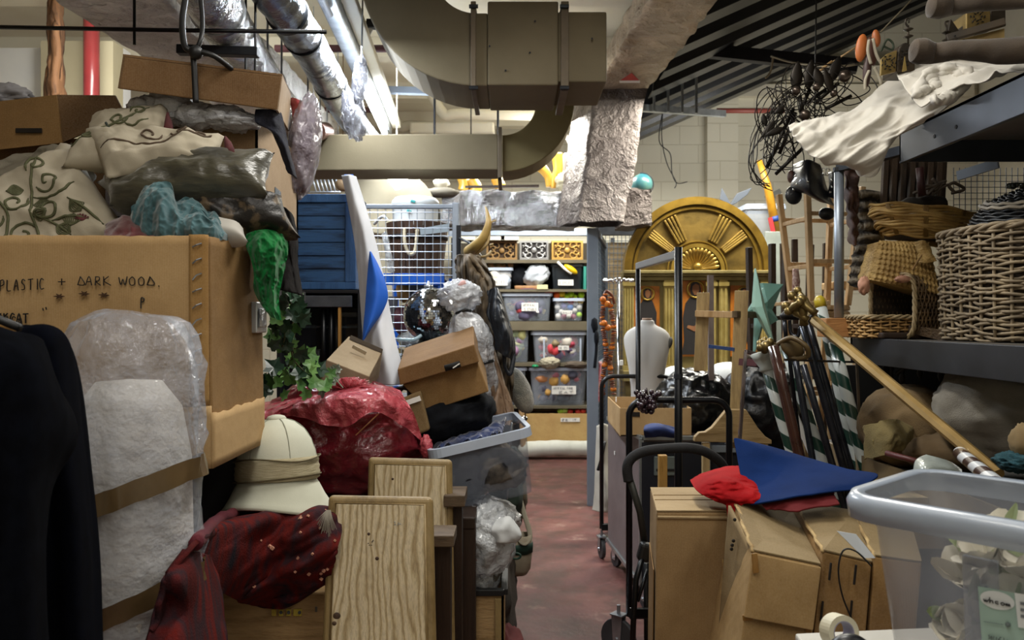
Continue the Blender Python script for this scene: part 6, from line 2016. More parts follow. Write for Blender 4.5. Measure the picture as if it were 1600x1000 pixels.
for(pa,pb,pt,cxp,hz_,sc_)in((991,1031,447,1012,459,.75),(1063,1109,431,1087,452,1.0),(1142,1183,446,1163,458,.75)):
 x0,x1=P(pa,0,AD).x,P(pb,0,AD).x
 z0,z1=P(0,557,AD).z,P(0,pt,AD).z
 pn_=B().bx(x0,x1,AD+.012,AD+.028,z0,z1).out('painted_panel',icon_bg,ap)
 c=P(cxp,hz_,AD+.008)
 h=13*ua*sc_
 B().tube([c+Vector((h*math.cos(a),0,h*math.sin(a)))for a in[k*PI/14 for k in range(28)]],.009,6,True).out('halo',gold_b,pn_,smooth=True)
 b=B()
 s2=ua*sc_
 pts=[(-7,10),(-9,0),(-7,-10),(-16,-22),(-20,-45),(-18,-80),(-22,-102),(20,-102),(18,-60),(19,-40),(12,-20),(7,-10),(8,0),(6,9),(0,13)]
 b.prism([c+Vector((x*s2,.003,max(y*s2,z0-c.z+.01)))for x,y in pts],(0,-.004,0))
 b.out('robed_figure',robe,pn_)
 B().prism([c+Vector((x*s2,-.002,y*s2))for x,y in((-5,5),(-5.5,-2),(-2,-9),(2,-9),(6,-1),(5,6),(0,9))],(0,-.002,0)).out('face',flesh,pn_)
 if sc_==1:
  B().prism([c+Vector((x*s2,-.002,y*s2))for x,y in((4,-24),(10,-30),(14,-50),(6,-60),(-2,-66),(-14,-60),(-12,-56),(-2,-58),(4,-48))],(0,-.002,0)).out('hands',flesh,pn_)
tag(B().ball(P(1055,600,6.1),(.14,.1,.14),24,14).out('white_dome',M('dome_white','c2c6c8',rough=.4),smooth=True),'white dome shape behind the dress form, left of the easel leg','dome')
tag(lump(P(1136,597,6.0),(.17,.1,.155),6,.04,1.5,30,20,ridge=False).out('white_dome',MATS['dome_white'],smooth=True),'white lumpy dome between the two easel legs','dome')
bnc=thing('low_bench','low bench behind the carts holding the white domes','bench',(1.4,6.0,0))
B().bx(P(1030,0,6).x,P(1195,0,6).x,5.9,6.3,.78,.82).out('seat',dark_wood,bnc)
for x in(P(1035,0,6).x,P(1190,0,6).x):
 B().bx(x-.02,x+.02,6.0,6.2,0,.78).out('leg',dark_wood,bnc)
tag(B().bx(P(1030,0,6).x,P(1195,0,6).x,5.95,6.25,.82,P(0,612,6).z).out('dark_bedding',black_cloth),'dark cloth pad on the low bench under the white domes','cloth')
b=B()
b.prism([P(1125,312,6.74),P(1128,293,6.74),P(1143,320,6.74)],(0,.02,0))
b.prism([P(1139,322,6.74),P(1152,302,6.74),P(1175,293,6.74),P(1168,304,6.74),P(1150,318,6.74)],(0,.02,0))
tag(b.out('dark_wing',M('wing_slate','3c434e',rough=.6),bevel=.004),'slate grey pointed wings behind the top of the altarpiece','wings')
ct=tub('clear_crate','clear plastic crate on the ledge right of the altarpiece arch',(P(1186,0,7.25).x,7.2,P(0,363,7).z+.002),.34,.3,.24,rot(),clear_tub,clear_rim,'crate',lid=True,taper=.96)
gb=thing('glass_showcase','grey glass showcase behind the dark chairs, right of the altarpiece','showcase',(P(1212,0,7).x,7.1,0))
B().bx(P(1192,0,7).x,P(1222,0,7).x,6.93,7.42,0,P(0,363,7).z).out('body',M('showcase_grey','8f9690','7b817c',5,.25),gb,bevel=.004)
yp=thing('yellow_oar','yellow painted pole with red and blue bands above the dark chairs','pole',P(1214,362,7.0))
B().tube([P(1186,250,6.95),P(1199,290,6.97),P(1214,363,7.0)],[.023,.034,.042],12).out('shaft',M('oar_yellow','c08f2c','a87820',12,.4),yp,smooth=True)
B().tube([P(1209.5,338,6.99),P(1211.5,346,6.992)],[.0415,.0425],12).out('blue_band',M('band_blue','1f3f86',rough=.5),yp,smooth=True)
B().beam(P(1203,340,6.95),P(1208,362,6.95),.022,.033).out('red_band',M('band_red','b3262c',rough=.5),yp)
tag(B().beam(P(1198,310,9.36),P(1218,300,9.36),.1,.07).out('grey_bracket',M('bracket_grey','8b8d88',rough=.6)),'small grey wall bracket by the yellow pole','bracket')
# ================================================================ right middle
# ---------------------------------------------------------------- carts
def hoop_path(xl,xr,y,ztop,zbot,r=.07):
 pts=[Vector((xl,y,zbot)),Vector((xl,y,ztop-r))]
 for k in range(1,7):
  a=PI-(PI/2)*k/6
  pts.append(Vector((xl+r+r*math.cos(a),y,ztop-r+r*math.sin(a))))
 for k in range(0,7):
  a=PI/2-(PI/2)*k/6
  pts.append(Vector((xr-r+r*math.cos(a),y,ztop-r+r*math.sin(a))))
 pts.append(Vector((xr,y,zbot)))
 return pts
pc=thing('platform_cart','black tubular platform cart with a hoop handle at each end and castors','cart',(.8,4.1,0))
YA,YB=4.85,3.42
xa0,xb0=P(940,0,YA).x,P(983,0,YB).x
B().tube(hoop_path(xa0,xa0+.44,YA,P(0,588,YA).z,.18),.013,12).out('rear_hoop',black_metal,pc,smooth=True)
B().tube(hoop_path(xb0,xb0+.43,YB,P(0,625,YB).z,.18),.014,12).out('front_hoop',black_metal,pc,smooth=True)
b=B()
for(p,q)in(((xa0,YA,.19),(xa0+.44,YA,.19)),((xb0,YB,.19),(xb0+.43,YB,.19)),((xa0+.44,YA,.19),(xb0+.43,YB,.19))):
 b.beam(p,q,.03,.04)
b.out('base_frame',black_metal,pc,bevel=.003)
def caster(p,parent,r=.055,yaw=15,name='castor',fork=galv):
 """p: point on the floor below the castor"""
 p=Vector(p)
 R=rot(0,0,yaw)
 root=B().tube([p+R@Vector((-.011,0,r)),p+R@Vector((.011,0,r))],r,24).out(name,M('rubber_grey','2b2b2e','3a3a3d',9,.6),parent,smooth=False,bevel=.004)
 b=B()
 for sx in(-1,1):
  b.hexa([p+R@Vector((sx*.017-.0015,-.018,r*.8)),p+R@Vector((sx*.017+.0015,-.018,r*.8)),p+R@Vector((sx*.017+.0015,.018,r*.8)),p+R@Vector((sx*.017-.0015,.018,r*.8))],
[p+R@Vector((sx*.017-.0015,-.026,r*2.15)),p+R@Vector((sx*.017+.0015,-.026,r*2.15)),p+R@Vector((sx*.017+.0015,.026,r*2.15)),p+R@Vector((sx*.017-.0015,.026,r*2.15))])
 b.box(p+Vector((0,0,r*2.2)),(.05,.06,.006),R)
 b.tube([p+Vector((0,0,r*2.2)),p+Vector((0,0,r*2.2+.04))],.008,8)
 b.tube([p+R@Vector((-.024,0,r)),p+R@Vector((.024,0,r))],.007,8)
 b.out('fork',fork,root,bevel=.001)
 return root
caster((xa0,YA,0),pc,.06,10)
caster((xa0+.44,YA,0),pc,.06,70)
caster((xb0-.045,YB,0),pc,.085,50)
caster((xb0+.43,YB,0),pc,.065,30)
gr_=thing('tall_garment_rack','tall black two-post garment rack with a silver top rail beside the aisle','rack',(.70,3.9,0))
zt=P(0,386,3.33).z
pA,pB=P(997,0,4.4).x,P(1060,0,3.33).x
B().tube([(pA,4.4,.02),(pA,4.4,P(0,413,4.4).z)],.014,12).out('rear_post',black_metal,gr_,smooth=True)
B().tube([(pB,3.33,.02),(pB,3.33,zt)],.0165,12).out('front_post',black_metal,gr_,smooth=True)
B().beam((pA,4.4,P(0,413,4.4).z-.01),(pB,3.33,zt-.03),.03,.035).out('top_rail',M('rail_silver','9297a0',rough=.3,metal=.7),gr_,bevel=.004)
B().beam((pA,4.4,.03),(pB,3.33,.03),.03,.03).out('base_rail',black_metal,gr_)
for(x,y)in((pA,4.4),(pB,3.33)):
 B().beam((x-.02,y,.03),(x+.40,y,.03),.03,.03).out('foot',black_metal,gr_)
b=B().tube([(pB,3.33,zt-.55),(pB,3.33,zt-.53)],.019,12)
b.out('joint_collar',dark_steel,gr_)
lt_=thing('luggage_trolley','folding luggage trolley with a foam covered handle by the tall plain carton','trolley',P(980,1010,2.5)*1)
lt_.location.z=0
dT=2.45
B().tube(spline([P(982,752,dT),P(980,730,dT),P(988,715,dT),P(1008,705,dT),P(1040,701,dT),P(1075,700,dT),P(1102,706,dT+.02),P(1125,722,dT+.05),P(1138,745,dT+.1)],6),.0155,14).out('foam_grip',M('foam_black','141416','1d1d1f',60,.85,bump=.3,bscale=300),lt_,smooth=True)
B().tube([P(984,748,dT),P(1000,800,dT+.03),P(1010,868,dT+.06)],.011,10).out('telescopic_tube',M('tube_grey_green','3b3d3a',rough=.45,metal=.4),lt_,smooth=True)
B().box(P(1007,862,dT+.03),(.04,.04,.06),rot(0,15,0)).out('joint_block',black_plastic,lt_,bevel=.012,seg=3)
B().tube([P(1004,870,dT+.02),P(994,905,dT),P(990,960,dT),P(988,1030,dT)],.009,8).out('side_tube',black_metal,lt_,smooth=True)
B().tube([P(1012,890,dT+.04),P(996,940,dT)],.006,8).out('brace',black_metal,lt_,smooth=True)
B().tube([P(1010,880,dT+.1),P(1012,1100,dT+.1)],.010,8).out('side_tube',black_metal,lt_,smooth=True)
B().beam(P(985,958,dT),P(1015,958,dT+.05),.02,.03).out('cross_bar',black_metal,lt_,bevel=.003)
wz=.09
cW=Vector((P(975,0,2.6).x,2.62,wz+.0))
B().tube([cW+Vector((-.03,.01,0)),cW+Vector((.03,-.01,0))],wz,28).out('wheel',M('wheel_rubber','3b3c3f','4b4c4f',8,.55),lt_,bevel=.012,seg=3)
B().tube([P(988,1030,dT),cW],.009,8).out('axle_arm',black_metal,lt_,smooth=True)
FCX0=P(950,0,4.5)
fc=thing('flight_case','grey sided flight case with torn white stickers beside the aisle','case',(P(1000,0,4.5).x,4.4,0))
x0,x1,y0,y1=P(1002,0,3.95).x,P(1002,0,3.95).x+.34,3.95,4.75
zf=P(0,682,4.0).z
A=[(x0,y0,.14),(P(950,0,4.75).x,y1,.14),(P(950,0,4.75).x,y1,zf),(x0,y0,zf)]
b=B().hexa(A,[(p[0]+.32,p[1],p[2])for p in A])
b.out('body',M('case_mauve','6a5f60','7d7170',4,.5,bump=.2,bscale=30),fc)
B().bx(x0,x0+.33,y0-.012,y0-.001,.16,zf-.02).out('front_panel',M('case_navy','10141f',rough=.5),fc)
b=B()
for(p,q)in((A[0],A[3]),(A[3],A[2]),(A[0],A[1]),((x0+.33,y0,.14),(x0+.33,y0,zf)),((x0,y0,zf),(x0+.33,y0,zf))):
 b.beam(p,q,.022,.022)
b.out('edge_trim',M('case_trim','9aa0a2','868c8e',6,.35,.7),fc,bevel=.002)
la=B().bx(x0+.06,x0+.19,y0-.022,y0-.012,P(0,742,3.95).z,P(0,712,3.95).z).out('handle_plate',M('handle_plate_m','6f7a78','7f8a88',8,.4,.5),fc,bevel=.004)
B().bx(x0+.07,x0+.18,y0-.026,y0-.02,P(0,735,3.95).z,P(0,731,3.95).z).out('handle_bar',black_plastic,la,bevel=.002)
b=B()
sideN=(Vector(A[1])-Vector(A[0])).normalized()
for(t_,z,w_,h_)in((.35,.80,.02,.05),(.62,.72,.018,.06),(.28,.62,.02,.09),(.70,.86,.015,.03),(.75,.55,.02,.02),(.45,.45,.035,.012)):
 c=Vector(A[0])+sideN*t_*.8+Vector((-.004,-.002,z-.14+.14))
 b.beam(c-Vector((0,0,h_/2)),c+Vector((0,0,h_/2)),.003,w_,tuple(sideN))
b.out('torn_stickers',white_label,fc)
for(x,y)in((x0+.03,y0+.05),(x0+.28,y0+.05),(A[1][0]+.04,y1-.06),(A[1][0]+.28,y1-.06)):
 caster((x,y,0),fc,.052,20,'castor')
tc0=zf+.002
tr=thing('tray_carton','shallow open carton on the flight case in front of the dress form','box',(P(1000,0,4.3).x,4.3,tc0))
P4=[Vector((x0-.10,4.0,tc0)),Vector((x0+.26,4.0,tc0)),Vector((A[1][0]+.36,4.6,tc0)),Vector((A[1][0]-.02,4.6,tc0))]
hh_=Vector((0,0,.14))
b=B().hexa(P4,[p+Vector((0,0,.006))for p in P4])
for k in range(4):
 p,q=P4[k],P4[(k+1)%4]
 nn=(q-p).cross(Vector((0,0,1))).normalized()*.005
 b.hexa([p,q,q-nn,p-nn],[p+hh_,q+hh_,q-nn+hh_,p-nn+hh_])
b.out('body',card,tr)
B().beam(P4[0]+Vector((.03,-.004,.11)),P4[0]+Vector((.10,-.004,.11)),.003,.022).out('hand_slot',M('hole_dark','1a1209',rough=.9),tr)
tag(cloth([[(1008,664,3.9),(1030,662,3.88),(1056,668,3.9)],[(1005,672,3.86),(1030,670,3.84),(1058,676,3.86)],[(1008,684,3.9),(1030,682,3.88),(1056,684,3.9)]],20,10,.010,14,3).out('blue_cloth',M('blue_cloth_m','1b2c5e','24386e',10,.8),smooth=True,solid=.003),
'dark blue cloth crumpled on the flight case','cloth')
tag(B().bx(P(1030,0,3.7).x,P(1043,0,3.7).x,3.7,3.74,P(0,765,3.7).z,P(0,712,3.7).z).out('wood_block',M_wood('yellow_wood','b8914a','94702f',(10,10,2)),bevel=.003),'yellowish wooden block standing before the flight case front','block')
wd2=thing('black_storage_box','dark navy box beside the flight case under the black sack','box',(P(1070,0,4.0).x,4.2,0))
B().bx(.99,1.26,4.0,4.18,0,P(0,693,4.0).z).out('body',M('storage_navy','0e121c',rough=.6),wd2,bevel=.01)
B().bx(.99,1.26,3.985,4.0,P(0,706,4.0).z,P(0,696,4.0).z).out('front_strip',M('strip_grey','7b838a',rough=.5),wd2)
df=thing('dress_form','small white headless dress form torso on the shallow carton','mannequin',P(1012,622,4.9))
DC=P(1011,500,4.9)
u=4.9/F
prof=[(24,-170,.8),(25,-122,.78),(25,-105,.8),(28,-80,.82),(31,-62,.8),(34,-48,.74),(37,-34,.66),(36,-24,.60),(31,-17,.56),(21,-11,.62),(12,-8,.85),(11,-3,.95),(11,0,1),(0,1,1)]
b=B()
n_=48
vs,fs=[],[]
for r,z,sq in prof:
 for k in range(n_):
  a=2*PI*k/n_
  bust=(4*math.exp(-((z+55)/14.)**2)*max(0,-math.sin(a))*abs(math.cos(a))*2)*u
  vs.append(DC+Vector((r*u*math.cos(a),r*u*sq*.8*math.sin(a)-bust,z*u)))
for i in range(len(prof)-1):
 for k in range(n_):
  fs.append((i*n_+k,i*n_+(k+1)%n_,(i+1)*n_+(k+1)%n_,(i+1)*n_+k))
b.add(vs,fs)
b.out('torso',M('mannequin_white','c4c2be','ccc9c4',5,.8,bump=.1,bscale=300),df,smooth=True,sub=1)
B().ball(DC+Vector((34*u,-.01,-36*u)),(5*u,9*u,10*u),16,12,rot(0,15,0)).out('arm_cap',M('cap_grey','4a4740',rough=.8),df,smooth=True)
B().tube([DC+Vector((0,0,.0)),DC+Vector((0,0,.012))],.030,20).out('neck_cap',M('neck_wood','a88a72',rough=.6),df,smooth=True)
B().tube([DC+Vector((0,0,-170*u)),(DC.x,DC.y,.02)],.02,10).out('stand_pole',black_metal,df,smooth=True)
B().lathe([(.0,0),(.16,0),(.16,.015),(0,.02)],(DC.x,DC.y,0),24,cap=False).out('stand_base',black_metal,df)
gp=thing('grape_bunch','dark purple artificial grapes hanging on the front hoop of the cart','grapes',P(1010,648,3.4))
random.seed(5)
b=B()
for k in range(70):
 t_=random.random()
 w_=.045*(1-.7*t_)+.008
 p=P(1010,612,3.39)+Vector((random.uniform(-1,1)*w_,random.uniform(-1,1)*.03-.01,-.085*t_))
 b.ball(p,.0115,10,8)
b.out('grapes',M('grape_purple','1c1218','38262e',30,.25,coat=.4),gp,smooth=True)['kind']='stuff'
B().tube([P(1010,606,3.41),P(1012,618,3.4)],.004,6).out('stalk',dark_wood,gp,smooth=True)
cs_=thing('chrome_stand','slim chrome stand with a beaded ring top beside the cage door','stand',(P(966,0,5.3).x,5.3,0))
B().tube([P(966,440,5.3),(P(966,0,5.3).x,5.3,.02)],.010,10).out('pole',MATS['chrome'],cs_,smooth=True)
b=B()
rc=P(966,438,5.3)
for k in range(20):
 a=2*PI*k/20
 b.ball(rc+Vector((.095*math.cos(a),.07*math.sin(a),.006*math.sin(a*3))),.010,8,6)
b.out('bead_ring',MATS['chrome'],cs_,smooth=True)
b=B()
for k in range(4):
 a=k*PI/2
 b.tube([rc,rc+Vector((.095*math.cos(a),.07*math.sin(a),0))],.004,6)
b.lathe([(0,0),(.14,0),(.14,.01),(0,.02)],(rc.x,rc.y,0),20,cap=False)
b.out('arms_and_foot',MATS['chrome'],cs_,smooth=True)
B().box(P(971,567,5.28),(.022,.02,.035)).out('white_clip',white_label,cs_,bevel=.003)
bd2=thing('bead_garland','orange and brown striped bead garland hanging beside the cage door','garland',P(953,620,5.5))
br=M('bead_brown','5a2a18','7a4026',40,.35)
orr=M('bead_orange','d27a1a','b85e12',20,.4)
b,b2=B(),B()
random.seed(9)
for sx,x0_ in((0,944),(1,956)):
 y=460+sx*5
 k=0
 while y<618:
  wob=3*math.sin(y*.06+sx*2)
  big=(k%9==4)
  (b2 if big or k%5==0 else b).ball(P(x0_+wob,y,5.5),((5.0 if big else 4.4)*5.5/F,.02,(3.8 if big else 1.5)*5.5/F),10,6,rot(0,random.uniform(-15,15),0))
  y+=7 if big else 3.2
  k+=1
b.tube(spline([P(943,462,5.5),P(948,455,5.5),P(956,462,5.5),P(960,475,5.5)],6),.010,6)
for q in((942,468),(949,475),(944,505),(950,512)):
 b2.ball(P(*q,5.45),.022,10,8)
b.out('brown_beads',br,bd2,smooth=True)['kind']='stuff'
b2.out('orange_beads',orr,bd2,smooth=True)['kind']='stuff'
b=B().tube(spline([P(930,500,6.18),P(932,540,6.18),P(929,575,6.18)],6),.012,8).ball(P(929,508,6.18),(.025,.02,.05),12,8,None,crumple(3,.2,3))
b.ball(P(932,528,6.17),(.02,.02,.06),12,8)
tag(b.out('black_tassel',black_cloth,smooth=True),'black tasselled cord hanging on the cage door post','cord')
b=B().tube(spline([P(938,565,6.22),P(936,600,6.22),P(935,628,6.22)],6),.012,8)
tag(b.out('pink_ribbon',M('pink_red','b84a56','c8a0a0',40,.7),smooth=True),'pink and red ribbon hanging just right of the cage door post','ribbon')
b=cloth([[(934,665,5.3),(944,662,5.2),(952,668,5.3)],[(932,720,5.3),(942,715,5.2),(952,722,5.3)],[(930,775,5.3),(946,775,5.15),(962,775,5.3)],[(927,797,5.3),(946,800,5.15),(966,795,5.3)]],16,24,.01,8,2)
tag(b.out('cream_sack',M('cream_sack_m','b0aca0','c3bfb2',6,.85),smooth=True,solid=.02),'cream sack slumped beside the flight case on the floor','sack')
tag(B().tube(spline([P(945,690,5.15),P(940,715,5.1),P(934,735,5.1)],5),.01,6).out('black_rope',black_plastic,smooth=True),'short black cord lying on the cream sack','cord')
bsk=thing('black_bin_bag','large glossy black plastic sack piled behind the front cart hoop','bag',P(1085,700,4.25))
b=B().ball(P(1085,640,4.3),(.225,.2,.215),100,70,None,lambda q:q*(1+folds(q,.05,2.4,3,True)+.012*(1-2*abs(noise.noise(q*6))*1.6)))
b.v=[v+Vector((0,-1,0))*folds(v,.006,11,3,True,(1.4,1,.6))for v in b.v]
b.out('film',black_film,bsk,smooth=True)
bsk2=lump(P(1190,640,4.4),(.22,.2,.25),53,.10,2.4,70,50)
tag(bsk2.out('black_bin_bag',M('black_bag_matt','0c0d0f','17181b',8,.4,bump=.5,bscale=12,bdist=.02),smooth=True),'second duller black sack behind the striped poles','bag')
tag(B().bx(P(1105,0,4.2).x,P(1250,0,4.2).x,4.2,4.8,0,P(0,708,4.2).z).out('grey_pallet_box',M('pallet_grey','4a4a4c','5a5a58',5,.7),bevel=.01),'grey box under the second black sack','box')
# ---------------------------------------------------------------- easel
ez=thing('wooden_easel','pale wooden easel with two uprights and scrolled sledge feet','easel',(P(1130,0,3.6).x,3.6,0))
ew=M_wood('easel_wood','c0a878','97805a',(12,12,1.4),.6,3)
ED=3.7
B().hexa([P(1084,580,ED),P(1104,580,ED),P(1104,580,ED+.05),P(1084,580,ED+.05)],[P(1089,457,ED),P(1109,457,ED),P(1109,457,ED+.05),P(1089,457,ED+.05)]).out('upright',ew,ez,bevel=.002)
B().hexa([P(1138,700,3.6),P(1159,700,3.6),P(1159,700,3.65),P(1138,700,3.65)],[P(1148,454,3.6),P(1170,454,3.6),P(1170,454,3.65),P(1148,454,3.65)]).out('upright',ew,ez,bevel=.002)
B().beam(P(1086,490,ED-.02),P(1150,492,3.64),.025,.030).out('cross_bar',pale_wood,ez,bevel=.002)
B().beam(P(1148,491,3.58),P(1180,492,3.75),.025,.030).out('peg_bar',M_wood('easel_dark','6d5738','4d3b24'),ez,bevel=.002)
B().beam(P(1110,430,4.2),P(1111,600,4.2),.028,.028,(0,1,0)).out('centre_mast',M('mast_mauve','6a5c58','7d6f68',12,.6),ez)
B().beam(P(1108,541,3.68),P(1148,546,3.6),.012,.016).out('blue_clamp',M('clamp_blue','5a78b8',rough=.2,metal=.8),ez)
for(dx,dd)in((0,0),(34,.14)):
 q=[(1085,690),(1086,683),(1093,676),(1103,675),(1113,668),(1136,640),(1166,640),(1184,668),(1196,682),(1206,688),(1206,694),(1150,692)]
 if dd==0:
  B().prism([P(x,y,3.55)for x,y in q],(0,.035,0)).out('sledge_foot',M_wood('easel_foot','b49a6c','93794c',(1.5,12,12),.6,3),ez,bevel=.003)
for(px)in(1100,1190):
 B().beam((P(px,0,3.6).x,3.57,0),(P(px,0,3.6).x,3.57,P(0,690,3.6).z),.03,.03,(0,1,0)).out('foot_support',ew,ez)
gb2=thing('chrome_towel_frame','chrome square frame leaning at the right easel upright','frame',(P(1160,0,3.3).x,3.3,.55))
B().beam(P(1165,549,3.3),P(1155,700,3.3),.014,.014,(0,1,0)).beam(P(1165,549,3.3),P(1205,558,3.4),.014,.014).out('tube',M('rose_chrome','9a8c8c',rough=.15,metal=.9),gb2,bevel=.002)
tag(B().beam(P(1168,566,3.5),P(1212,572,3.6),.1,.03).out('dark_red_tray',M('tray_red','45191c',rough=.5)),'dark red tray edge beside the chrome frame','tray')
mg=thing('mint_star_prop','mint green pointed star shaped prop standing behind the easel','prop',P(1180,600,3.7))
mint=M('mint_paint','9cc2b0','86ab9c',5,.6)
def wedge(tip,base_l,base_r,th,mat,bb):
 a,l,r=P(*tip),P(*base_l),P(*base_r)
 k=Vector((0,th,0))
 return bb.add([a,l,r,a+k*.4,l+k,r+k,(l+r)/2+Vector((0,-th*.6,0))],[(0,1,6),(0,6,2),(3,5,4),(0,3,4,1),(0,2,5,3),(1,4,5,2,6)])
b=B()
wedge((1181,419,3.7),(1180,480,3.7),(1196,478,3.7),.06,mint,b)
wedge((1212,545,3.65),(1180,480,3.7),(1196,478,3.7),.06,mint,b)
b.out('front_spike',mint,mg)
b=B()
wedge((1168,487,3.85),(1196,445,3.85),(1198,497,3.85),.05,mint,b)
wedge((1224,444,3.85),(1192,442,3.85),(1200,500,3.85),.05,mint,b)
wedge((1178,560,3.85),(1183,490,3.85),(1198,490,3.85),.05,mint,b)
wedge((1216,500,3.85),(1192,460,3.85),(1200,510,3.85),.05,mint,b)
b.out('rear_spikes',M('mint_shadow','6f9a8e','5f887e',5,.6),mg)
# ---------------------------------------------------------------- light wooden stools (stacked, upper ones upside down)
def stool(name,label,base,h,w_top,w_bot,leg,mat,flip=False,yaw=0,rungs=(.28,.62),seat_r=.15,group=None,square=True):
 """base: point under the centre on its support; flip stands it on its seat"""
 base=Vector(base)
 root=thing(name,label,'stool',base,group)
 R=rot(0,0,yaw)
 tr_=(lambda p:base+R@Vector((p.x,p.y,h-p.z)))if flip else(lambda p:base+R@p)
 cs4=[(-1,-1),(1,-1),(1,1),(-1,1)]
 def at(cx_,cy_,t):
  w_=w_bot+(w_top-w_bot)*t
  return Vector((cx_*w_/2,cy_*w_/2,h*t))
 for(a,b_)in cs4:
  p,q=at(a,b_,0),at(a,b_,.955)
  B().beam(tr_(p),tr_(q),leg,leg,tuple(R@Vector((0,1,0)))).out('leg',mat,root,bevel=.003)
 for t in rungs:
  for k in range(4):
   a,b_=cs4[k],cs4[(k+1)%4]
   tt=t+(.04 if k%2 else 0)
   B().beam(tr_(at(*a,tt)),tr_(at(*b_,tt)),leg*.6,leg*.75).out('rung',mat,root,bevel=.002)
 if square:
  vs=[tr_(Vector((seat_r*sx,seat_r*sy,z)))for z in(h*.955,h)for sx,sy in cs4]
  B().hexa(vs[:4],vs[4:]).out('seat',mat,root,bevel=.008,seg=3)
 else:
  b=B()
  n_=28
  pr_=[(0,h*.955),(seat_r*.96,h*.955),(seat_r,h*.97),(seat_r,h*.99),(seat_r*.94,h),(0,h)]
  vs,fs=[],[]
  for r,z in pr_:
   for k in range(n_):
    a=2*PI*k/n_
    vs.append(tr_(Vector((r*math.cos(a),r*math.sin(a),z))))
  for i in range(5):
   for k in range(n_):
    fs.append((i*n_+k,i*n_+(k+1)%n_,(i+1)*n_+(k+1)%n_,(i+1)*n_+k))
  b.add(vs,fs)
  b.out('seat',mat,root,smooth=False)
 return root
SDp=4.6
ys=P(0,486,SDp).z
stool('bar_stool','pale wooden bar stool upside down on another stool behind the steel post',(P(1296,0,SDp).x,SDp+.15,ys+.002),P(0,292,SDp).z-ys,.22,.34,.032,pale_wood,True,8,(.22,.60),.17,square=False)
stool('bar_stool','pale wooden bar stool standing upright under the inverted one',(P(1296,0,SDp).x,SDp+.15,.64),ys-.64,.26,.36,.034,pale_wood,False,8,(.45,),.17,square=False)
tag(B().bx(P(1210,0,4.4).x,P(1420,0,4.4).x,4.4,5.3,0,.64).out('storage_platform',M('platform_dark','2a2622','35302a',6,.8)),'dark storage platform carrying the wooden stools and chairs','platform')
stool('bar_stool','pale wooden bar stool half hidden right of the steel post',(P(1345,0,4.9).x,4.95,.64),P(0,440,4.9).z-.64,.28,.36,.034,pale_wood,False,-6,(.3,.6),.17)
stool('dark_stool','dark wooden stool upside down nearest the altarpiece',(P(1226,0,4.8).x,4.9,.64),P(0,382,4.8).z-.64,.22,.26,.034,dark_wood,True,14,(.35,.70),.16)
stool('dark_stool','dark wooden stool upside down beside the pale stools',(P(1262,0,5.2).x,5.15,.64),P(0,378,5.2).z-.64,.24,.28,.034,dark_wood,True,-4,(.33,.66),.16)
b=B().beam(P(1207,476,4.55),P(1236,473,4.5),.02,.02).beam(P(1222,476,4.5),P(1296,473,4.5),.024,.024)
tag(b.out('turned_rod',pale_wood,bevel=.004),'pale round rod lying across the dark upturned stools','rod')
tag(B().tube([P(1243,420,4.5),P(1244,440,4.5),P(1242,470,4.5)],[.016,.022,.016],12).out('red_club',M('club_red','6a2f28','b8a090',60,.5),smooth=True),'dark red patterned skittle between the dark stools','skittle')
blk=M('black_leather','0e0f12','191b20',8,.38,bump=.2,bscale=120,coat=.3)
mk=thing('leather_armour','riveted black leather armour hung above the upturned bar stool','armour',P(1265,320,4.2))
b=cloth([[(1240,258,4.25),(1262,250,4.15),(1280,258,4.2)],[(1238,280,4.2),(1262,270,4.08),(1292,292,4.2)],[(1238,296,4.2),(1266,300,4.08),(1300,316,4.2)],[(1258,300,4.22),(1278,314,4.14),(1304,322,4.22)]],24,24,.008,6,3)
b.out('breast_piece',blk,mk,smooth=True,solid=.006)
B().tube([P(1272,256,4.2),P(1272,256,4.2)+Vector((.02,0,1.5))],.004,6).out('hanging_cord',black_plastic,mk,smooth=True)
b=B().ball(P(1240,305,4.2),(.045,.015,.05),20,12)
b.out('round_flap',blk,mk,smooth=True)
B().ball(P(1292,334,4.3),(.045,.015,.035),20,12).out('round_flap',blk,mk,smooth=True)
b=cloth([[(1294,270,4.2),(1304,268,4.15),(1314,274,4.2)],[(1296,290,4.18),(1306,288,4.12),(1316,294,4.18)],[(1292,306,4.2),(1304,310,4.15),(1314,306,4.2)]],10,12,.004,6,3)
b.out('strap_panel',blk,mk,smooth=True,solid=.006)
b=B()
for(px,py)in((1243,275),(1245,288),(1240,296),(1262,284),(1286,272),(1297,300),(1299,282),(1300,292),(1308,284)):
 b.ball(P(px,py,4.06),.006,8,6)
b.out('rivets',MATS['chrome'],mk,smooth=True)
b=B()
c=P(1290,268,4.08)
b.tube([c+Vector((x,0,z))for x,z in((-.018,-.016),(.018,-.022),(.022,.012),(-.014,.018))],.0028,6,True)
b.tube([c+Vector((0,0,-.02)),c+Vector((.004,0,.016))],.0022,6)
b.out('buckle',MATS['chrome'],mk,smooth=True)
b=B().ball(P(1236,276,4.22),(.02,.02,.035),12,10)
tag(b.out('brown_holster',M('brown_leather','4a2e24',rough=.5),smooth=True),'small brown leather pouch beside the black leather armour','pouch')
b=cloth([[(1322,246,3.0),(1332,250,2.97),(1340,248,3.0)],[(1318,300,3.04),(1330,300,3.0),(1338,300,3.04)],[(1322,340,3.04),(1330,345,3.0),(1338,340,3.04)],[(1328,380,3.04),(1332,385,3.0),(1336,380,3.04)]],12,40,.02,14,5)
tag(b.out('brown_hide_strip',M('hide_brown','3c2824','5f443c',12,.6),smooth=True,solid=.006),'ragged brown hide strip hanging right of the steel post','hide')
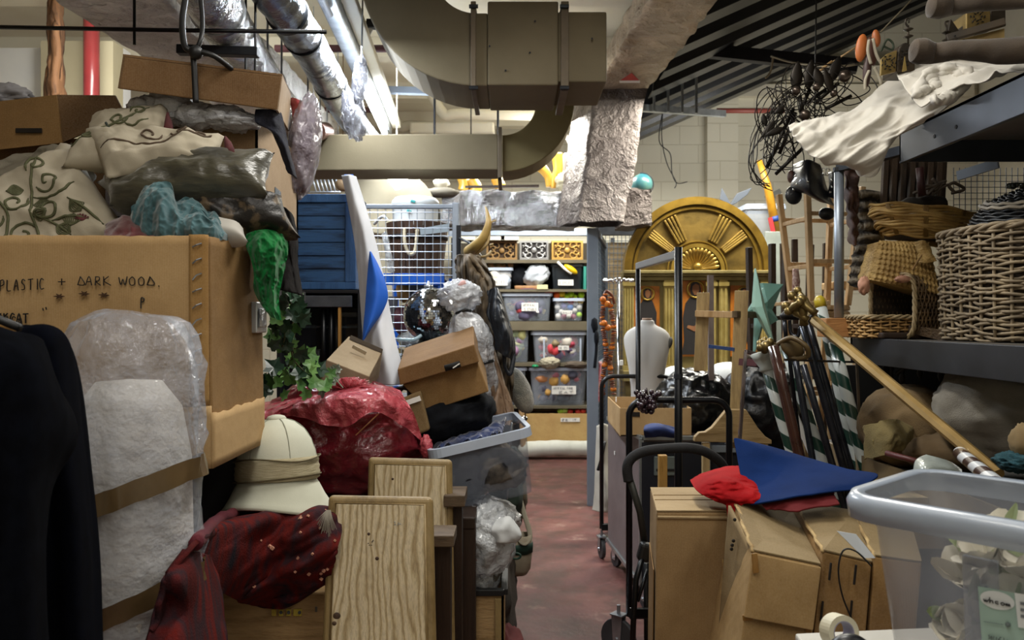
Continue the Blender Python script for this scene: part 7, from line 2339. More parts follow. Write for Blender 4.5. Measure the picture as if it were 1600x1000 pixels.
# ================================================================ right shelving
RX=1.30
rk2=thing('steel_shelf_bay','black steel shelving bay on the right with a sloping view of its top edge','shelving',(RX+.45,2.2,0))
steel_edge=M('shelf_edge_steel','30343b','3d4149',5,.4,.55)
z_up=2.08
Y0u,Y1u=.9,P(1405,0,1).y*0+RX*F/(1405-800)
B().bx(RX,RX+.015,Y0u,Y1u,z_up-.105,z_up).bx(RX,RX+.06,Y0u,Y1u,z_up-.012,z_up).bx(RX,RX+.9,Y1u-.012,Y1u,z_up-.10,z_up).out('upper_edge',steel_edge,rk2,bevel=.002)
B().bx(RX+.02,RX+.95,Y0u,Y1u-.02,z_up-.03,z_up-.004).out('upper_deck',M('deck_board','6a6864','77746f',5,.6),rk2)
b=B()
for y in(2.45,2.33,1.95):
 b.tube([(RX-.002,y,z_up-.065),(RX+.001,y,z_up-.065)],.006,10)
b.out('bolt_holes',M('hole_steel','0b0b0d',rough=.8),rk2)
z_lo=1.384
Y1l=3.06
B().bx(RX,RX+.02,.9,Y1l,z_lo-.095,z_lo).bx(RX,RX+1.0,Y1l-.02,Y1l,z_lo-.09,z_lo).out('lower_edge',M('edge_black','15161a','24262b',6,.45),rk2,bevel=.002)
B().bx(RX+.02,RX+1.0,.9,Y1l-.02,z_lo-.03,z_lo-.002).out('lower_deck',M('deck_grey','4b4742','5a554e',6,.6),rk2)
z_b=.955
B().bx(RX-.02,RX+1.0,.9,3.3,z_b-.04,z_b).out('bottom_deck',M('deck_low','241f1a','332c24',6,.7),rk2)
B().bx(RX-.035,RX-.02,.9,3.3,z_b-.12,z_b+.004).out('bottom_edge',M('edge_tan','7a684a','6a593e',6,.6),rk2)
B().bx(RX+1.0,RX+1.02,.9,3.3,0,z_up).out('rear_panel',M('rack_back','0b0b0c',rough=.8),rk2)
for(x,y)in((RX+.97,Y1l-.03),(RX+.0,.92),(RX+.97,.92)):
 B().bx(x,x+.03,y,y+.03,0,z_up-.03).out('post',black_metal,rk2)
B().bx(RX+.02,RX+.05,Y1l+.1,Y1l+.13,0,z_b-.04).out('post',black_metal,rk2)
B().bx(RX+.02,RX+1.0,3.27,3.29,0,z_lo-.12).out('added_dark_panel',M('rack_back','0b0b0c',rough=.8),rk2)  # black sheet added to hide the bright wall and darken this gap
pst=thing('steel_post','bright tubular steel post on a wooden block carrying the upper shelf','post',P(1312,525,3.0))
xp=P(1311,0,2.98).x
B().tube([(xp,2.98,z_lo+.075),(xp,2.98,P(0,268,2.98).z)],.0175,24).out('tube',M('post_steel','8a93a0','a9b2bd',5,.45,.7),pst,smooth=True)
B().tube([(xp,2.98,P(0,268,2.98).z),(xp,2.98,P(0,262,2.98).z)],.022,16).out('cap',black_plastic,pst)
B().bx(xp-.06,xp+.045,2.95,3.04,z_lo+.002,z_lo+.073).out('wooden_block',M_wood('block_pine','c08f58','a0723f',(2,12,12)),pst,bevel=.003)
B().beam((xp,2.98,P(0,262,2.98).z),(RX+.03,Y1u-.05,z_up-.06),.03,.03).out('arm',dark_steel,pst)
# ---------------------------------------------------------------- baskets
def weave(bb,fn,rows,stakes,r,amp,n_per=4,z0=0,z1=1,close=True,jit=.0):
 """woven strands: fn(angle, t) -> point; strands weave in and out of the stakes"""
 for j in range(rows):
  t=z0+(z1-z0)*(j+.5)/rows
  pts=[]
  n=stakes*n_per
  for k in range(n):
   a=2*PI*k/n
   ph=math.sin(a*stakes/2+(PI if j%2 else 0))
   p=fn(a,t+jit*noise.noise(Vector((a*3,j*1.7,0)))/rows)
   c=fn(a,t,.0)if False else p
   nrm_=(p-fn(a,t,True)).normalized()
   pts.append(p+nrm_*amp*ph)
  bb.tube(pts,r,5,closed=True)
def basket(name,label,c,rx,ry,h,taper,mat,rows,stakes,strand,amp,R=None,rim=.012,squ=0,wall=True,jit=.3,group=None,rim_mat=None,inner=None):
 c=Vector(c)
 R=R or rot()
 root=thing(name,label,'basket',c,group)
 def fn(a,t,centre=False):
  z=h*t
  if centre:
   return c+R@Vector((0,0,z))
  k=taper+(1-taper)*t
  ca,sa=math.cos(a),math.sin(a)
  if squ:
   m_=(abs(ca)**squ+abs(sa)**squ)**(-1/squ)
   ca,sa=ca*m_,sa*m_
  return c+R@Vector((rx*k*ca,ry*k*sa,z))
 b=B()
 weave(b,fn,rows,stakes,strand,amp,4,0,1,True,jit*1.6)
 b.out('weave',mat,root,smooth=True)
 b=B()
 for k in range(stakes):
  a=2*PI*(k+.5)/stakes
  b.tube([fn(a,t/5)for t in range(6)],strand*1.1,5)
 b.out('stakes',mat,root,smooth=True)
 b=B()
 for q in range(3):
  pts=[]
  for k in range(stakes*4):
   a=2*PI*k/(stakes*4)
   p=fn(a,1.0)
   nr=(p-fn(a,1.0,True)).normalized()
   ph=a*stakes/3+q*2*PI/3
   pts.append(p+nr*rim*.6*math.cos(ph)+(R@Vector((0,0,1)))*rim*.6*math.sin(ph))
  b.tube(pts,rim*.55,6,closed=True)
 b.out('braided_rim',rim_mat or mat,root,smooth=True)
 b=B()
 n=40
 vs,fs=[],[]
 for t in(0,.5,.97):
  for k in range(n):
   p=fn(2*PI*k/n,t)
   nr=(p-fn(2*PI*k/n,t,True)).normalized()
   vs.append(p-nr*(amp+strand*.5))
 for i in range(2):
  for k in range(n):
   fs.append((i*n+k,i*n+(k+1)%n,(i+1)*n+(k+1)%n,(i+1)*n+k))
 fs.append(tuple(range(n))[::-1])
 b.add(vs,fs)
 b.out('inner_wall',inner or M('basket_dark','2c2318','3b3022',12,.9),root,smooth=False)
 return root
wick=M('wicker_grey_brown','9b8a6e','5f523f',22,.7,lo=.3,hi=.7)
wick_t=M('wicker_tan','a4834c','7b5e32',22,.65)
wick_d=M('wicker_dark_brown','6a5233','45341f',22,.6)
wick_b=M('wicker_black','101214','1d2125',22,.4)
HB=z_lo+.001
basket('laundry_basket','huge grey-brown wicker basket at the right end of the shelf',(RX+.40,2.52,HB),.285,.25,.345,.97,wick,31,34,.0050,.006,rot(0,0,5),.012,3.2,jit=.9)
M('black_liner','08090a',rough=.9)
bdk=thing('dark_basket','black wicker basket with a white woven band upturned in the huge basket','basket',(RX+.46,2.50,HB+.33))
b=B()
cB=Vector((RX+.40,2.48,HB+.36))
RB2=rot(8,-8,0)
def dome(a,t,centre=False):
 if centre:
  return cB+RB2@Vector((0,0,-.1))
 th=t*PI/2
 return cB+RB2@Vector((.25*math.cos(th)*math.cos(a),.22*math.cos(th)*math.sin(a),.13*math.sin(th)))
weave(b,dome,30,40,.0048,.004,4,-.5,.93)
b.out('dome_weave',wick_b,bdk,smooth=True)
b=B()
for k in range(2):
 pts=[dome(2*PI*q/80,.40+.06*k)*1+(dome(2*PI*q/80,.40)-dome(0,0,True)).normalized()*(.010+.004*math.sin(q*PI/2+k*PI))for q in range(80)]
 b.tube(pts,.0055,6,closed=True)
b.out('white_band',M('wicker_white','c6beb0',rough=.7),bdk,smooth=True)
b=B().ball(cB,(.235,.205,.115),24,16,RB2)
b.out('dome_liner',MATS['black_liner'],bdk,smooth=True)
b=B()
for k in range(60):
 a=2*PI*k/30
 p=cB+RB2@Vector((.06*math.cos(a)-.06,.06*math.sin(a),.135+.004*math.sin(k)))
 b.tube([p,p+RB2@Vector((.03*math.cos(a+1),.03*math.sin(a+1),.006))],.004,5)
b.out('top_braid',M('wicker_green','3c4438','1d231d',30,.6),bdk,smooth=True)
basket('side_lying_basket','brown square wicker basket lying on its side, mouth open to the left',P(1448,478,2.98)+Vector((.05,.06,0)),.115,.10,.205,.92,wick_d,22,30,.0032,.0035,rot(0,-90,0),.008,4,rim_mat=M('wicker_rim_tan','a89470','7d6b4b',30,.65))
bq_=bpy.data.objects['side_lying_basket']
import mathutils
bq_.rotation_euler=(0,0,math.radians(20))
bq_.location=P(1462,479,2.9)+Vector((.01,.02,0))
basket('flat_basket','tan shallow basket under the side lying basket',(P(1392,0,2.9).x,2.92,HB),.135,.11,.075,.92,M('wicker_light','b8935c','8c6a3c',22,.6),7,30,.0042,.005,rot(0,0,6),.009,4,rim_mat=MATS['wicker_rim_tan'])
tag(B().bx(P(1385,0,2.75).x,P(1490,0,2.8).x,2.78,3.0,HB,HB+.022).out('brown_tray',dark_wood,bevel=.006),'dark brown tray edge beneath the baskets','tray')
tag(B().hexa([P(1420,508,2.80),P(1474,515,2.7),P(1474,533,2.7),P(1420,520,2.80)],[v+Vector((.05,.2,0))for v in(P(1420,508,2.80),P(1474,515,2.7),P(1474,533,2.7),P(1420,520,2.80))]).out('wicker_lid',M('wicker_lid_m','5a452b','3c2d1c',30,.7,bump=.8,bscale=120,bdist=.01)),'dark wicker lid leaning beside the huge basket','lid')
for i,(px,py,r1,r2)in enumerate(((1411,436,.026,.012),(1350,446,.018,.03))):
 tag(lump(P(px,py,2.78),(r1,.018,r2),5+i,.15,2.4,24,16).out('pink_bow',M('pink_bow_m','a87860','c09078',20,.7),smooth=True),
('pinkish ribbon bow on the rim of the side lying basket','pinkish ribbon bow hanging left of the side lying basket')[i],'ribbon')
sb=thing('straw_bag','tan woven straw bag folded over on top of the side lying basket','bag',P(1412,440,2.95))
straw=M('straw_weave','c4a262','9c7c44',14,.7,bump=.9,bscale=60,stretch=(1,1,2.2),bdist=.012)
FRb=[P(1358,437,2.86),P(1470,462,2.78),P(1452,378,2.84),P(1374,376,2.90)]
def strawf(u,v):
 p=(FRb[0]*(1-u)+FRb[1]*u)*(1-v)+(FRb[3]*(1-u)+FRb[2]*u)*v
 bul=math.sin(PI*u)**.6*math.sin(PI*min(1,v*.9+.1))**.5
 rib=.0035*math.sin(v*52+u*3)+.003*math.sin(u*90)
 return p+Vector((0,-.04*bul+rib,rib*.4))
b=B()
b.grid(strawf,90,60)
b.out('front_face',straw,sb,smooth=True)
bk=[p+Vector((.02,.20,0))for p in FRb]
b=B().hexa([p+Vector((0,.012,0))for p in FRb],bk)
b.out('body',straw,sb,bevel=.01)
b=B().tube(spline([P(1448,388,2.78),P(1436,405,2.76),P(1426,422,2.77)],6),.003,6)
b.out('cord',M('cord_tan','8a6b3e',rough=.8),sb,smooth=True)
b=cloth([[(1430,378,2.80),(1442,376,2.78),(1452,384,2.78)],[(1434,395,2.78),(1446,392,2.76),(1458,402,2.76)],[(1432,408,2.78),(1444,412,2.76),(1462,408,2.76)]],12,12,.008,20,3)
b.out('folded_corner',straw,sb,smooth=True,solid=.004)
ob=thing('coiled_basket','long oval tan coiled basket tray lying on top of the straw bag','basket',P(1428,372,2.88))
oc=P(1435,0,2.95)
zc_=P(0,374,2.9).z
b=B()
for j in range(13):
 t=j/12
 k=.74+.26*math.sin(t*PI/2*1.0)+.03*math.sin(j*5)
 pts=[Vector((oc.x+.03+(.20*k)*math.cos(a),2.96+.12*k*math.sin(a),zc_+t*.108+.004*math.sin(a*7+j)-.025*math.cos(a)))for a in[2*PI*q/60 for q in range(60)]]
 b.tube(pts,.0062,7,closed=True)
b.out('coils',M('coil_straw','c4a262','9a7a42',20,.55),ob,smooth=True)
wrp=M('coil_wrap','7d5f2c',rough=.6)
for a in(-2.6,-1.9,-1.2,-.7,2.6):
 b=B()
 for q in range(3):
  k2=a+q*.03
  b.tube([Vector((oc.x+.03+.205*(.76+.24*t)*math.cos(k2),2.96+.128*(.76+.24*t)*math.sin(k2),zc_+t*.108-.025*math.cos(k2)))for t in(0,.5,1)],.004,6)
 b.out('wrapping',wrp,ob,smooth=True)
b=B().lathe([(0,.01),(.145,.01),(.15,.03)],(oc.x+.03,2.96,zc_),30,cap=False,sy=.6)
b.out('base',M('basket_dark','2c2318'),ob)
fmr=[[(1332,304,3.1),(1352,300,3.08),(1378,304,3.15)],[(1340,360,3.08),(1356,360,3.05),(1378,360,3.12)],[(1332,410,3.05),(1350,410,3.02),(1374,410,3.1)],[(1328,442,3.04),(1342,446,3.0),(1358,446,3.08)]]
def M_stripes():
 n=N('striped_fleece')
 v=n.coord()
 sp=n.new('ShaderNodeTexWave',wave_type='BANDS',bands_direction='Z')
 sp.inputs['Scale'].default_value=7.5
 sp.inputs['Distortion'].default_value=2.5
 sp.inputs['Detail Scale'].default_value=3
 n.link(v,sp.inputs['Vector'])
 n.link(n.ramp(sp.outputs['Fac'],[(.15,C('3a332b')),(.5,C('877b69')),(.8,C('9a8e7a'))]),n.b.inputs['Base Color'])
 n.link(n.bump(n.noise(n.coord((1,1,.2)),220,4),.9,.01,n.bump(sp.outputs['Fac'],.8,.02)),n.b.inputs['Normal'])
 n.b.inputs['Roughness'].default_value=.95
 return n.m
b=B()
ff=sheet(fmr)
b.grid(lambda u,v:ff(u,v)+Vector((0,-.010*math.sin(v*50)-.006*noise.noise(Vector((u*40,v*12,0))),0)),40,120)
tag(b.out('striped_fleece',M_stripes(),smooth=True,solid=.02),'grey-brown striped fleece roll hanging behind the baskets','fleece')
b=B()
for k in range(14):
 b.beam(P(1380+k*7,325-(k%3)*5,3.05+(k%2)*.05),P(1384+k*7,240,3.1),.018,.02,(0,1,0))
tag(b.out('bark_bundle',M_wood('bark_dark','4a3826','1d150e',(10,10,1),.8),smooth=False),'dark brown split bark bundle standing under the upper shelf','bark')
b=B().tube(spline([P(1372,345,3.0),P(1420,322,2.98),P(1475,318,2.98)],8),.028,10)
b.v=[v+Vector((0,0,.008*noise.noise(v*30)))for v in b.v]
tag(b.out('black_bramble',M('bramble','15120f','28221b',20,.8),smooth=True),'black rough branch lying behind the coiled basket','branch')
tag(B().tube([P(1437,262,2.95),P(1441,306,2.95)],.014,10).out('maroon_baton',M('maroon_wood','3a1c1c',rough=.5),smooth=True),'short maroon baton under the upper shelf','baton')
b=B()
random.seed(13)
for k in range(9):
 p=P(1450+random.random()*45,270+random.random()*40,3.0)
 b.tube(spline([p,p+Vector((random.uniform(-.05,.05),0,random.uniform(-.04,.04))),p+Vector((random.uniform(-.09,.09),0,random.uniform(-.08,.08)))],5),.006,6)
tag(b.out('twisted_root',M('root_brown','3c3228','5a4e42',20,.8),smooth=True),'tangle of twisted dark roots under the upper shelf','branch')
wm=thing('rear_wire_grille','dark wire grille with a pale top strip behind the black wicker basket','mesh panel',P(1560,345,3.02))
b=B()
for k in range(24):
 x=P(1490,0,3.0).x+k*.022
 b.tube([(x,3.0,1.6),(x,3.0,P(0,262,3.0).z)],.0016,4)
for k in range(18):
 b.tube([(P(1490,0,3.0).x,3.0,1.62+k*.022),(P(1490,0,3.0).x+.52,3.0,1.62+k*.022)],.0016,4)
b.out('wires',M('grille_wire','6f7680',rough=.4,metal=.6),wm)
B().beam(P(1496,275,2.98),P(1560,255,2.85),.01,.035).out('pale_strip',grey_paint,wm)
# ---------------------------------------------------------------- sheet draped over the end of the upper shelf
sheetm=M('ivory_sheet','c6c1b6','d0cbc0',3,.85,bump=.15,bscale=200,sheen=.15)
wsr=[[(1232,196,2.75),(1290,186,2.80),(1352,158,2.85),(1400,118,2.9),(1470,96,2.9),(1560,92,2.75)],
[(1240,215,2.66),(1300,208,2.66),(1360,178,2.68),(1410,142,2.72),(1470,118,2.7),(1540,112,2.6)],
[(1262,240,2.62),(1318,232,2.60),(1372,200,2.60),(1418,165,2.62),(1460,150,2.52),(1505,140,2.48)],
[(1290,258,2.62),(1335,252,2.58),(1376,222,2.57),(1412,188,2.58),(1440,180,2.50),(1480,168,2.44)],
[(1318,262,2.64),(1350,264,2.60),(1378,246,2.58),(1396,220,2.60),(1420,200,2.56),(1452,188,2.50)],
[(1330,264,2.68),(1350,280,2.64),(1370,272,2.62),(1384,238,2.64),(1400,218,2.62),(1425,205,2.58)]]
b=B()
fs_=sheet(wsr)
def shf(u,v):
 p=fs_(u,v)
 q=Vector((p.x*.45+p.z*.45,p.y*.5,p.z*2.2-p.x*1.6))
 return p+Vector((-.3,-1,.3))*(folds(q,.017,7,4,True)+.006*noise.noise(p*22))
b.grid(shf,120,90)
dsh=thing('draped_sheet','creased ivory sheet draped over the end of the upper shelf','sheet',P(1350,280,2.6))
b.out('hanging_cloth',sheetm,dsh,smooth=True,solid=.004)
b=B()
f2_=sheet([[(1400,112,2.55),(1470,96,2.6),(1540,96,2.5),(1600,92,2.35),(1660,92,2.2)],[(1410,135,2.42),(1470,118,2.42),(1530,118,2.3),(1590,105,2.18),(1650,98,2.05)],
[(1440,160,2.34),(1480,145,2.3),(1520,130,2.25),(1580,112,2.12),(1640,100,2.0)]])
b.grid(lambda u,v:f2_(u,v)+Vector((0,0,1))*folds(f2_(u,v),.012,8,8),80,40)
b.out('lying_cloth',sheetm,dsh,smooth=True,solid=.004)
b=B()
for k in range(5):
 pts=spline([P(1432+k*6,150-k*3,2.36),P(1445+k*9,118+k*4,2.40),P(1480+k*3,108+k*7,2.38),P(1512-k*5,120+k*8,2.34),P(1490-k*8,150+k*2,2.30)],10)
 b.tube(pts,[.010+.008*math.sin(i*.4+k)**2 for i in range(len(pts))],10)
b.v=[v+Vector((1,-1,1))*folds(v,.004,30,2)for v in b.v]
b.out('twisted_bunch',sheetm,dsh,smooth=True)
# ---------------------------------------------------------------- props on the upper shelf
def limb(name,label,pts,rr,mat):
 b=B()
 sp=spline([P(*q)for q in pts],12)
 n=len(sp)
 rad=[]
 m=len(rr)-1
 for i in range(n):
  t=i/(n-1)*m
  k=min(m-1,int(t))
  rad.append(rr[k]*(1-(t-k))+rr[k+1]*(t-k))
 b.tube(sp,rad,28)
 b.v=[v+Vector((1,1,1))*.003*noise.noise(v*25)for v in b.v]
 return tag(b.out(name,mat,smooth=True,weld=False),label,'prop bone')
felt=M('brown_felt','3b3126','4c4033',12,.95,bump=.5,bscale=260,sheen=.25,bdist=.002)
limb('giant_bone','lower big brown felt bone lying across the end of the upper shelf',[(1423,78,2.2),(1428,78,2.2),(1440,80,2.2),(1462,83,2.2),(1500,78,2.15),(1560,80,2.1),(1620,76,2.05),(1700,70,2.0)],[.006,.030,.036,.028,.0255,.033,.036,.036],felt)
limb('giant_bone','upper big brown felt bone at the top right corner',[(1450,10,2.2),(1455,10,2.2),(1468,10,2.2),(1490,8,2.2),(1530,4,2.15),(1600,0,2.1),(1700,-10,2.0)],[.006,.030,.034,.027,.024,.022,.024],felt)
lant=M('pierced_brass','9a8450','75613a',9,.45,.6)
lant_d=M('pierced_iron','2e2922','45392a',9,.5,.5)
def pierce(bb,c,ux,uz,n,R_):
 for k in range(n):
  a=2*PI*k/n
  for r in(R_,R_*.55):
   p=c+ux*r*math.cos(a)+uz*r*math.sin(a)
   bb.ball(p,(.0024,.0024,.0045),6,4,rot(0,40*k,0))
la1=thing('pierced_lantern','pierced brass and iron lantern with a hooked finial, left on the upper shelf','lantern',P(1408,118,2.55))
ux,uz=Vector((1,0,0)),Vector((0,0,1))
B().prism([P(1376,118,2.50),P(1400,112,2.50),P(1402,78,2.50),P(1386,84,2.50),P(1377,92,2.50)],(0,.01,0)).out('brass_face',lant,la1,bevel=.002)
pts=[P(1401,112,2.50)]+[P(1416-14*math.cos(a),92-26*math.sin(a),2.50)for a in[k*PI/10 for k in range(11)]]+[P(1430,112,2.5)]
B().prism(pts,(0,.10,0)).out('iron_dome',lant_d,la1,bevel=.004)
b=B()
pierce(b,P(1389,98,2.495),ux,uz,9,.022)
pierce(b,P(1416,90,2.495),ux,uz,9,.024)
b.out('piercings',M('pierce_dark','0d0b08',rough=.9),la1)
B().prism([P(1410,112,2.48),P(1414,88,2.48),P(1417,110,2.48)],(0,.004,0)).out('brass_leaf',M('brass_bright','b59c5e',rough=.35,metal=.7),la1)
b=B()
b.tube([P(1419,68,2.55),P(1419,40,2.55)],.003,6)
for py in(57,46):
 b.lathe([(0,-.008),(.016,0),(0,.008)],P(1419,py,2.55),12,cap=False)
b.tube(spline([P(1419,42,2.55),P(1415,36,2.55),P(1416,30,2.55),P(1420,30,2.55),P(1420,36,2.55)],5),.003,6)
b.out('finial_hook',lant_d,la1,smooth=True)
la2=thing('pierced_lantern','pierced brass lantern chest with a sloping lid between the two bones','lantern',P(1520,70,2.5))
B().hexa([P(1482,68,2.5),P(1570,60,2.42),P(1570,44,2.42),P(1482,66,2.5)],[v+Vector((.02,.2,0))for v in(P(1482,68,2.5),P(1570,60,2.42),P(1570,44,2.42),P(1482,66,2.5))]).out('tray',lant,la2,bevel=.002)
B().beam(P(1480,60,2.48),P(1571,34,2.40),.02,.022).out('rim',lant_d,la2,bevel=.002)
B().prism([P(1510,48,2.5),P(1510,20,2.5),P(1520,14,2.5),P(1548,13,2.5),P(1548,40,2.5)],(0,.1,0)).out('brass_tower',lant,la2,bevel=.003)
B().prism([P(1504,50,2.52),P(1505,24,2.52),P(1511,20,2.52),P(1511,48,2.52)],(0,.1,0)).out('iron_side',lant_d,la2)
B().prism([P(1549,40,2.52),P(1549,13,2.52),P(1571,15,2.52),P(1571,33,2.52)],(0,.1,0)).out('iron_side',lant_d,la2)
b=B()
pierce(b,P(1528,26,2.495),ux,uz,8,.022)
for k in range(7):
 b.ball(P(1495+k*11,65-k*2.4,2.47),.003,6,4)
 b.ball(P(1492+k*12,56-k*3.6,2.455),.003,6,4)
b.out('piercings',MATS['pierce_dark'],la2)
b=B().tube([P(1480,66,2.5),P(1479,40,2.5)],.003,6)
for py in(63,51):
 b.lathe([(0,-.008),(.014,0),(0,.008)],P(1479,py,2.5),12,cap=False)
b.tube(spline([P(1479,42,2.5),P(1477,35,2.5),P(1482,33,2.5)],5),.003,6)
b.prism([P(1482,52,2.52),P(1486,30,2.52),P(1500,50,2.52)],(0,.02,0))
b.out('side_finial',lant_d,la2,smooth=False)
sdl=thing('leather_sandals','orange and dark brown leather shoes propped left of the pierced lantern','shoes',P(1355,130,2.75))
for(px,py,rz,c1,rx_,rz_)in((1346,75,8,'b0622c',.020,.048),(1369,60,-6,'a05a2c',.014,.030),(1362,80,-8,'4a2a1e',.016,.05),(1355,110,4,'3b2420',.014,.06)):
 B().ball(P(px,py,2.7),(rx_,.012,rz_),16,14,rot(0,rz,0)).out('sole',M('leather_'+c1,c1,rough=.5),sdl,smooth=True)
b=B()
for pth in([(1358,62),(1356,80),(1361,100)],[(1364,60),(1369,84),(1377,100)],[(1358,110),(1352,125),(1352,140)],[(1366,105),(1373,118),(1377,132)]):
 b.tube(spline([P(x,y,2.67)for x,y in pth],6),.0055,6,flat=.5)
b.out('white_edging',M('edging_cream','9a9280',rough=.7),sdl,smooth=True)
b=B().tube(spline([P(1377,80,2.72),P(1386,62,2.72),P(1395,68,2.72),P(1394,78,2.72),P(1380,72,2.72)],6),.004,6)
tag(b.out('green_wire_loop',M('wire_green','2e3a28',rough=.6),smooth=True),'loop of dark green wire behind the pierced lantern','wire')
lf=thing('black_leaf_candelabrum','black wrought iron leaf candelabrum with tangled wire stems at the shelf end','candelabrum',P(1270,250,3.0))
iron=M('wrought_iron','15120f','262019',12,.45,.6)
random.seed(21)
b=B()
for k in range(24):
 a0=P(random.uniform(1225,1330),random.uniform(110,200),3.0+random.uniform(-.12,.12))
 a3=P(random.uniform(1172,1240),random.uniform(200,292),3.0+random.uniform(-.1,.1))
 a1=P(random.uniform(1190,1260),random.uniform(130,210),3.0+random.uniform(-.12,.12))
 a2=P(random.uniform(1170,1260),random.uniform(180,260),3.0+random.uniform(-.12,.12))
 b.tube(spline([a0,a1,a2,a3],8),.0019,5)
for k in range(6):
 pth=[(1243,148),(1218,165),(1190,205),(1176,255),(1180,280),(1200,292)]
 b.tube(spline([P(x+random.uniform(-8,8),y+random.uniform(-8,8),3.0+.03*k)for x,y in pth],8),.002,5)
for k in range(12):
 c=P(random.uniform(1200,1330),random.uniform(120,190),2.95)
 b.tube(spline([c+Vector((math.cos(a)*random.uniform(.05,.12),random.uniform(-.05,.05),math.sin(a)*random.uniform(.04,.12)))for a in(0,1.5,3,4.6)],8,True),.0022,5,True)
b.out('wire_tangle',iron,lf,smooth=True)['kind']='stuff'
b=B()
for(x0_,y0_,x1_,y1_)in((1250,150,1253,182),(1265,140,1250,175),(1290,140,1262,160),(1310,130,1275,160),(1240,170,1198,262),(1243,176,1218,240),(1256,230,1212,272),(1330,150,1290,170)):
 b.tube([P(x0_,y0_,2.98),P(x1_,y1_,2.98)],.007,8)
b.out('iron_stems',iron,lf,smooth=True)
def leafm(bb,base,tip,w_,cup=.3):
 a,t_=P(*base),P(*tip)
 ax=(t_-a)
 L=ax.length
 ax.normalize()
 sd=ax.cross(Vector((0,1,0))).normalized()
 n_=10
 def f(u,v):
  ww=w_*math.sin(PI*min(1,v*.96+.02))**.8*(1-.3*v)
  x=(u-.5)*2
  return a+ax*(L*v)+sd*(x*ww)+Vector((0,-1,0))*(cup*ww*(1-x*x))+Vector((0,1,0))*.0
 bb.grid(f,8,n_)
for(bs_,tp_,w_)in(((1242,142,2.95),(1247,96,2.95),.026),((1262,140,2.95),(1268,94,2.95),.024),((1283,136,2.9),(1274,106,2.9),.022),((1296,130,2.95),(1312,88,2.95),.024),((1300,145,2.9),(1288,108,2.9),.018),
((1210,190,2.95),(1190,215,2.95),.014),((1222,178,2.95),(1216,166,2.95),.016),((1196,196,2.95),(1192,178,2.95),.012),((1224,200,2.9),(1196,212,2.9),.014),((1210,178,2.9),(1226,165,2.9),.01)):
 b=B()
 leafm(b,bs_,tp_,w_)
 b.out('iron_leaf',iron,lf,smooth=True,solid=.004)
each('iron_bud',M('bud_bronze','4a4038',rough=.3,metal=.7),lf,[B().ball(P(px,py,2.9),r,14,10)for(px,py,r)in((1320,119,.022),(1258,180,.02),(1276,136,.015),(1303,146,.013),(1244,142,.016))],smooth=True)
b=B().tube([P(1300,98,3.2),P(1340,72,3.2)],.004,6)
b.tube([P(1270,118,3.2),P(1300,96,3.2)],.006,6)
tag(b.out('pale_cane',pale_wood,smooth=True),'thin pale cane poking up behind the black leaf candelabrum','cane')
b=B().tube([P(1376,50,3.3),P(1430,-6,3.3)],.003,5)
b.tube(spline([P(1205,88,5.8),P(1240,98,5.5),P(1300,104,5),P(1340,100,4.8)],6),.008,5)
b.tube(spline([P(1208,90,5.8),P(1204,112,5.8),P(1196,122,5.8)],6),.008,5)
tag(b.out('tied_string',M('string_tan','8a7f68',rough=.9),smooth=True),'string tied round the dark angle below the decking','string')
# ---------------------------------------------------------------- sacks under the shelf
tag(lump(P(1418,668,2.75),(.155,.16,.145),61,.05,1.6,60,40,flat=z_b+.002).out('hessian_sack',M('hessian_brown','6e5a3c','4f3f28',6,.95,bump=.5,bscale=250),smooth=True),'round brown hessian sack under the lower shelf behind the gold pole','sack')
tag(lump(P(1560,640,2.45),(.17,.18,.16),63,.06,1.6,60,40,flat=z_b+.002).out('grey_sack',M('sack_grey','8a867c','6f6a60',6,.95,bump=.5,bscale=250),smooth=True),'pale grey linen sack under the lower shelf at the right edge','sack')
b=cloth([[(1348,668,2.62),(1372,660,2.56),(1400,655,2.56),(1425,668,2.6)],[(1350,690,2.6),(1378,684,2.5),(1405,684,2.5),(1424,684,2.56)],[(1352,718,2.6),(1375,712,2.5),(1398,706,2.5),(1415,698,2.56)]],40,26,.014,14,3)
tag(b.out('sack_mouth',M('hessian_olive','5e5230','7a6b42',8,.95,bump=.5,bscale=250),smooth=True,solid=.004),'crumpled olive sack mouth in front of the brown hessian sack','sack')
tag(lump(P(1480,705,2.6),(.14,.12,.07),66,.06,1.6,40,30,flat=z_b+.002).out('brown_sack',M('sack_umber','5c4a32','45361f',6,.95),smooth=True),'flattened brown sack beneath the gold pole','sack')
b=B()
for k,(px,y0_,y1_)in enumerate(((1392,560,600),(1410,560,600),(1438,555,592),(1470,562,596),(1508,560,600))):
 b.lathe([(.006,0),(.012,.02),(.008,.04),(.014,.07),(.008,.09)],P(px,y1_,2.95),12)
b.tube([P(1380,570,2.95),P(1520,566,2.95)],.008,8)
b.tube(spline([P(1400,585,2.9),P(1418,570,2.88),P(1428,560,2.9)],6),.008,8)
for(px)in(1385,1515):
 b.tube([P(px,556,2.95),(P(px,0,2.95).x,2.95,z_b)],.01,8)
tag(b.out('turned_chair_frame',M('chair_black','1b1714','2a231d',9,.5),smooth=True),'dark turned wooden chair frame in the shadow under the lower shelf','chair')
ct2=thing('card_slab','flat tan board leaning along the bottom shelf edge','board',P(1400,740,2.55))
B().bx(P(1352,0,2.5).x,P(1450,0,2.5).x+.2,2.42,2.7,z_b-.06,z_b-.045).bx(P(1352,0,2.5).x,P(1450,0,2.5).x+.2,2.42,2.44,z_b-.20,z_b-.06).out('slab',M_card('card_slab_m','9c8a66','8a7754'),ct2)
tag(B().tube([P(1385,708,2.45),P(1440,723,2.35)],.009,8).out('red_stick',M('stick_red','4f2220',rough=.5),smooth=True),'dark red stick poking out below the brown sacks','stick')
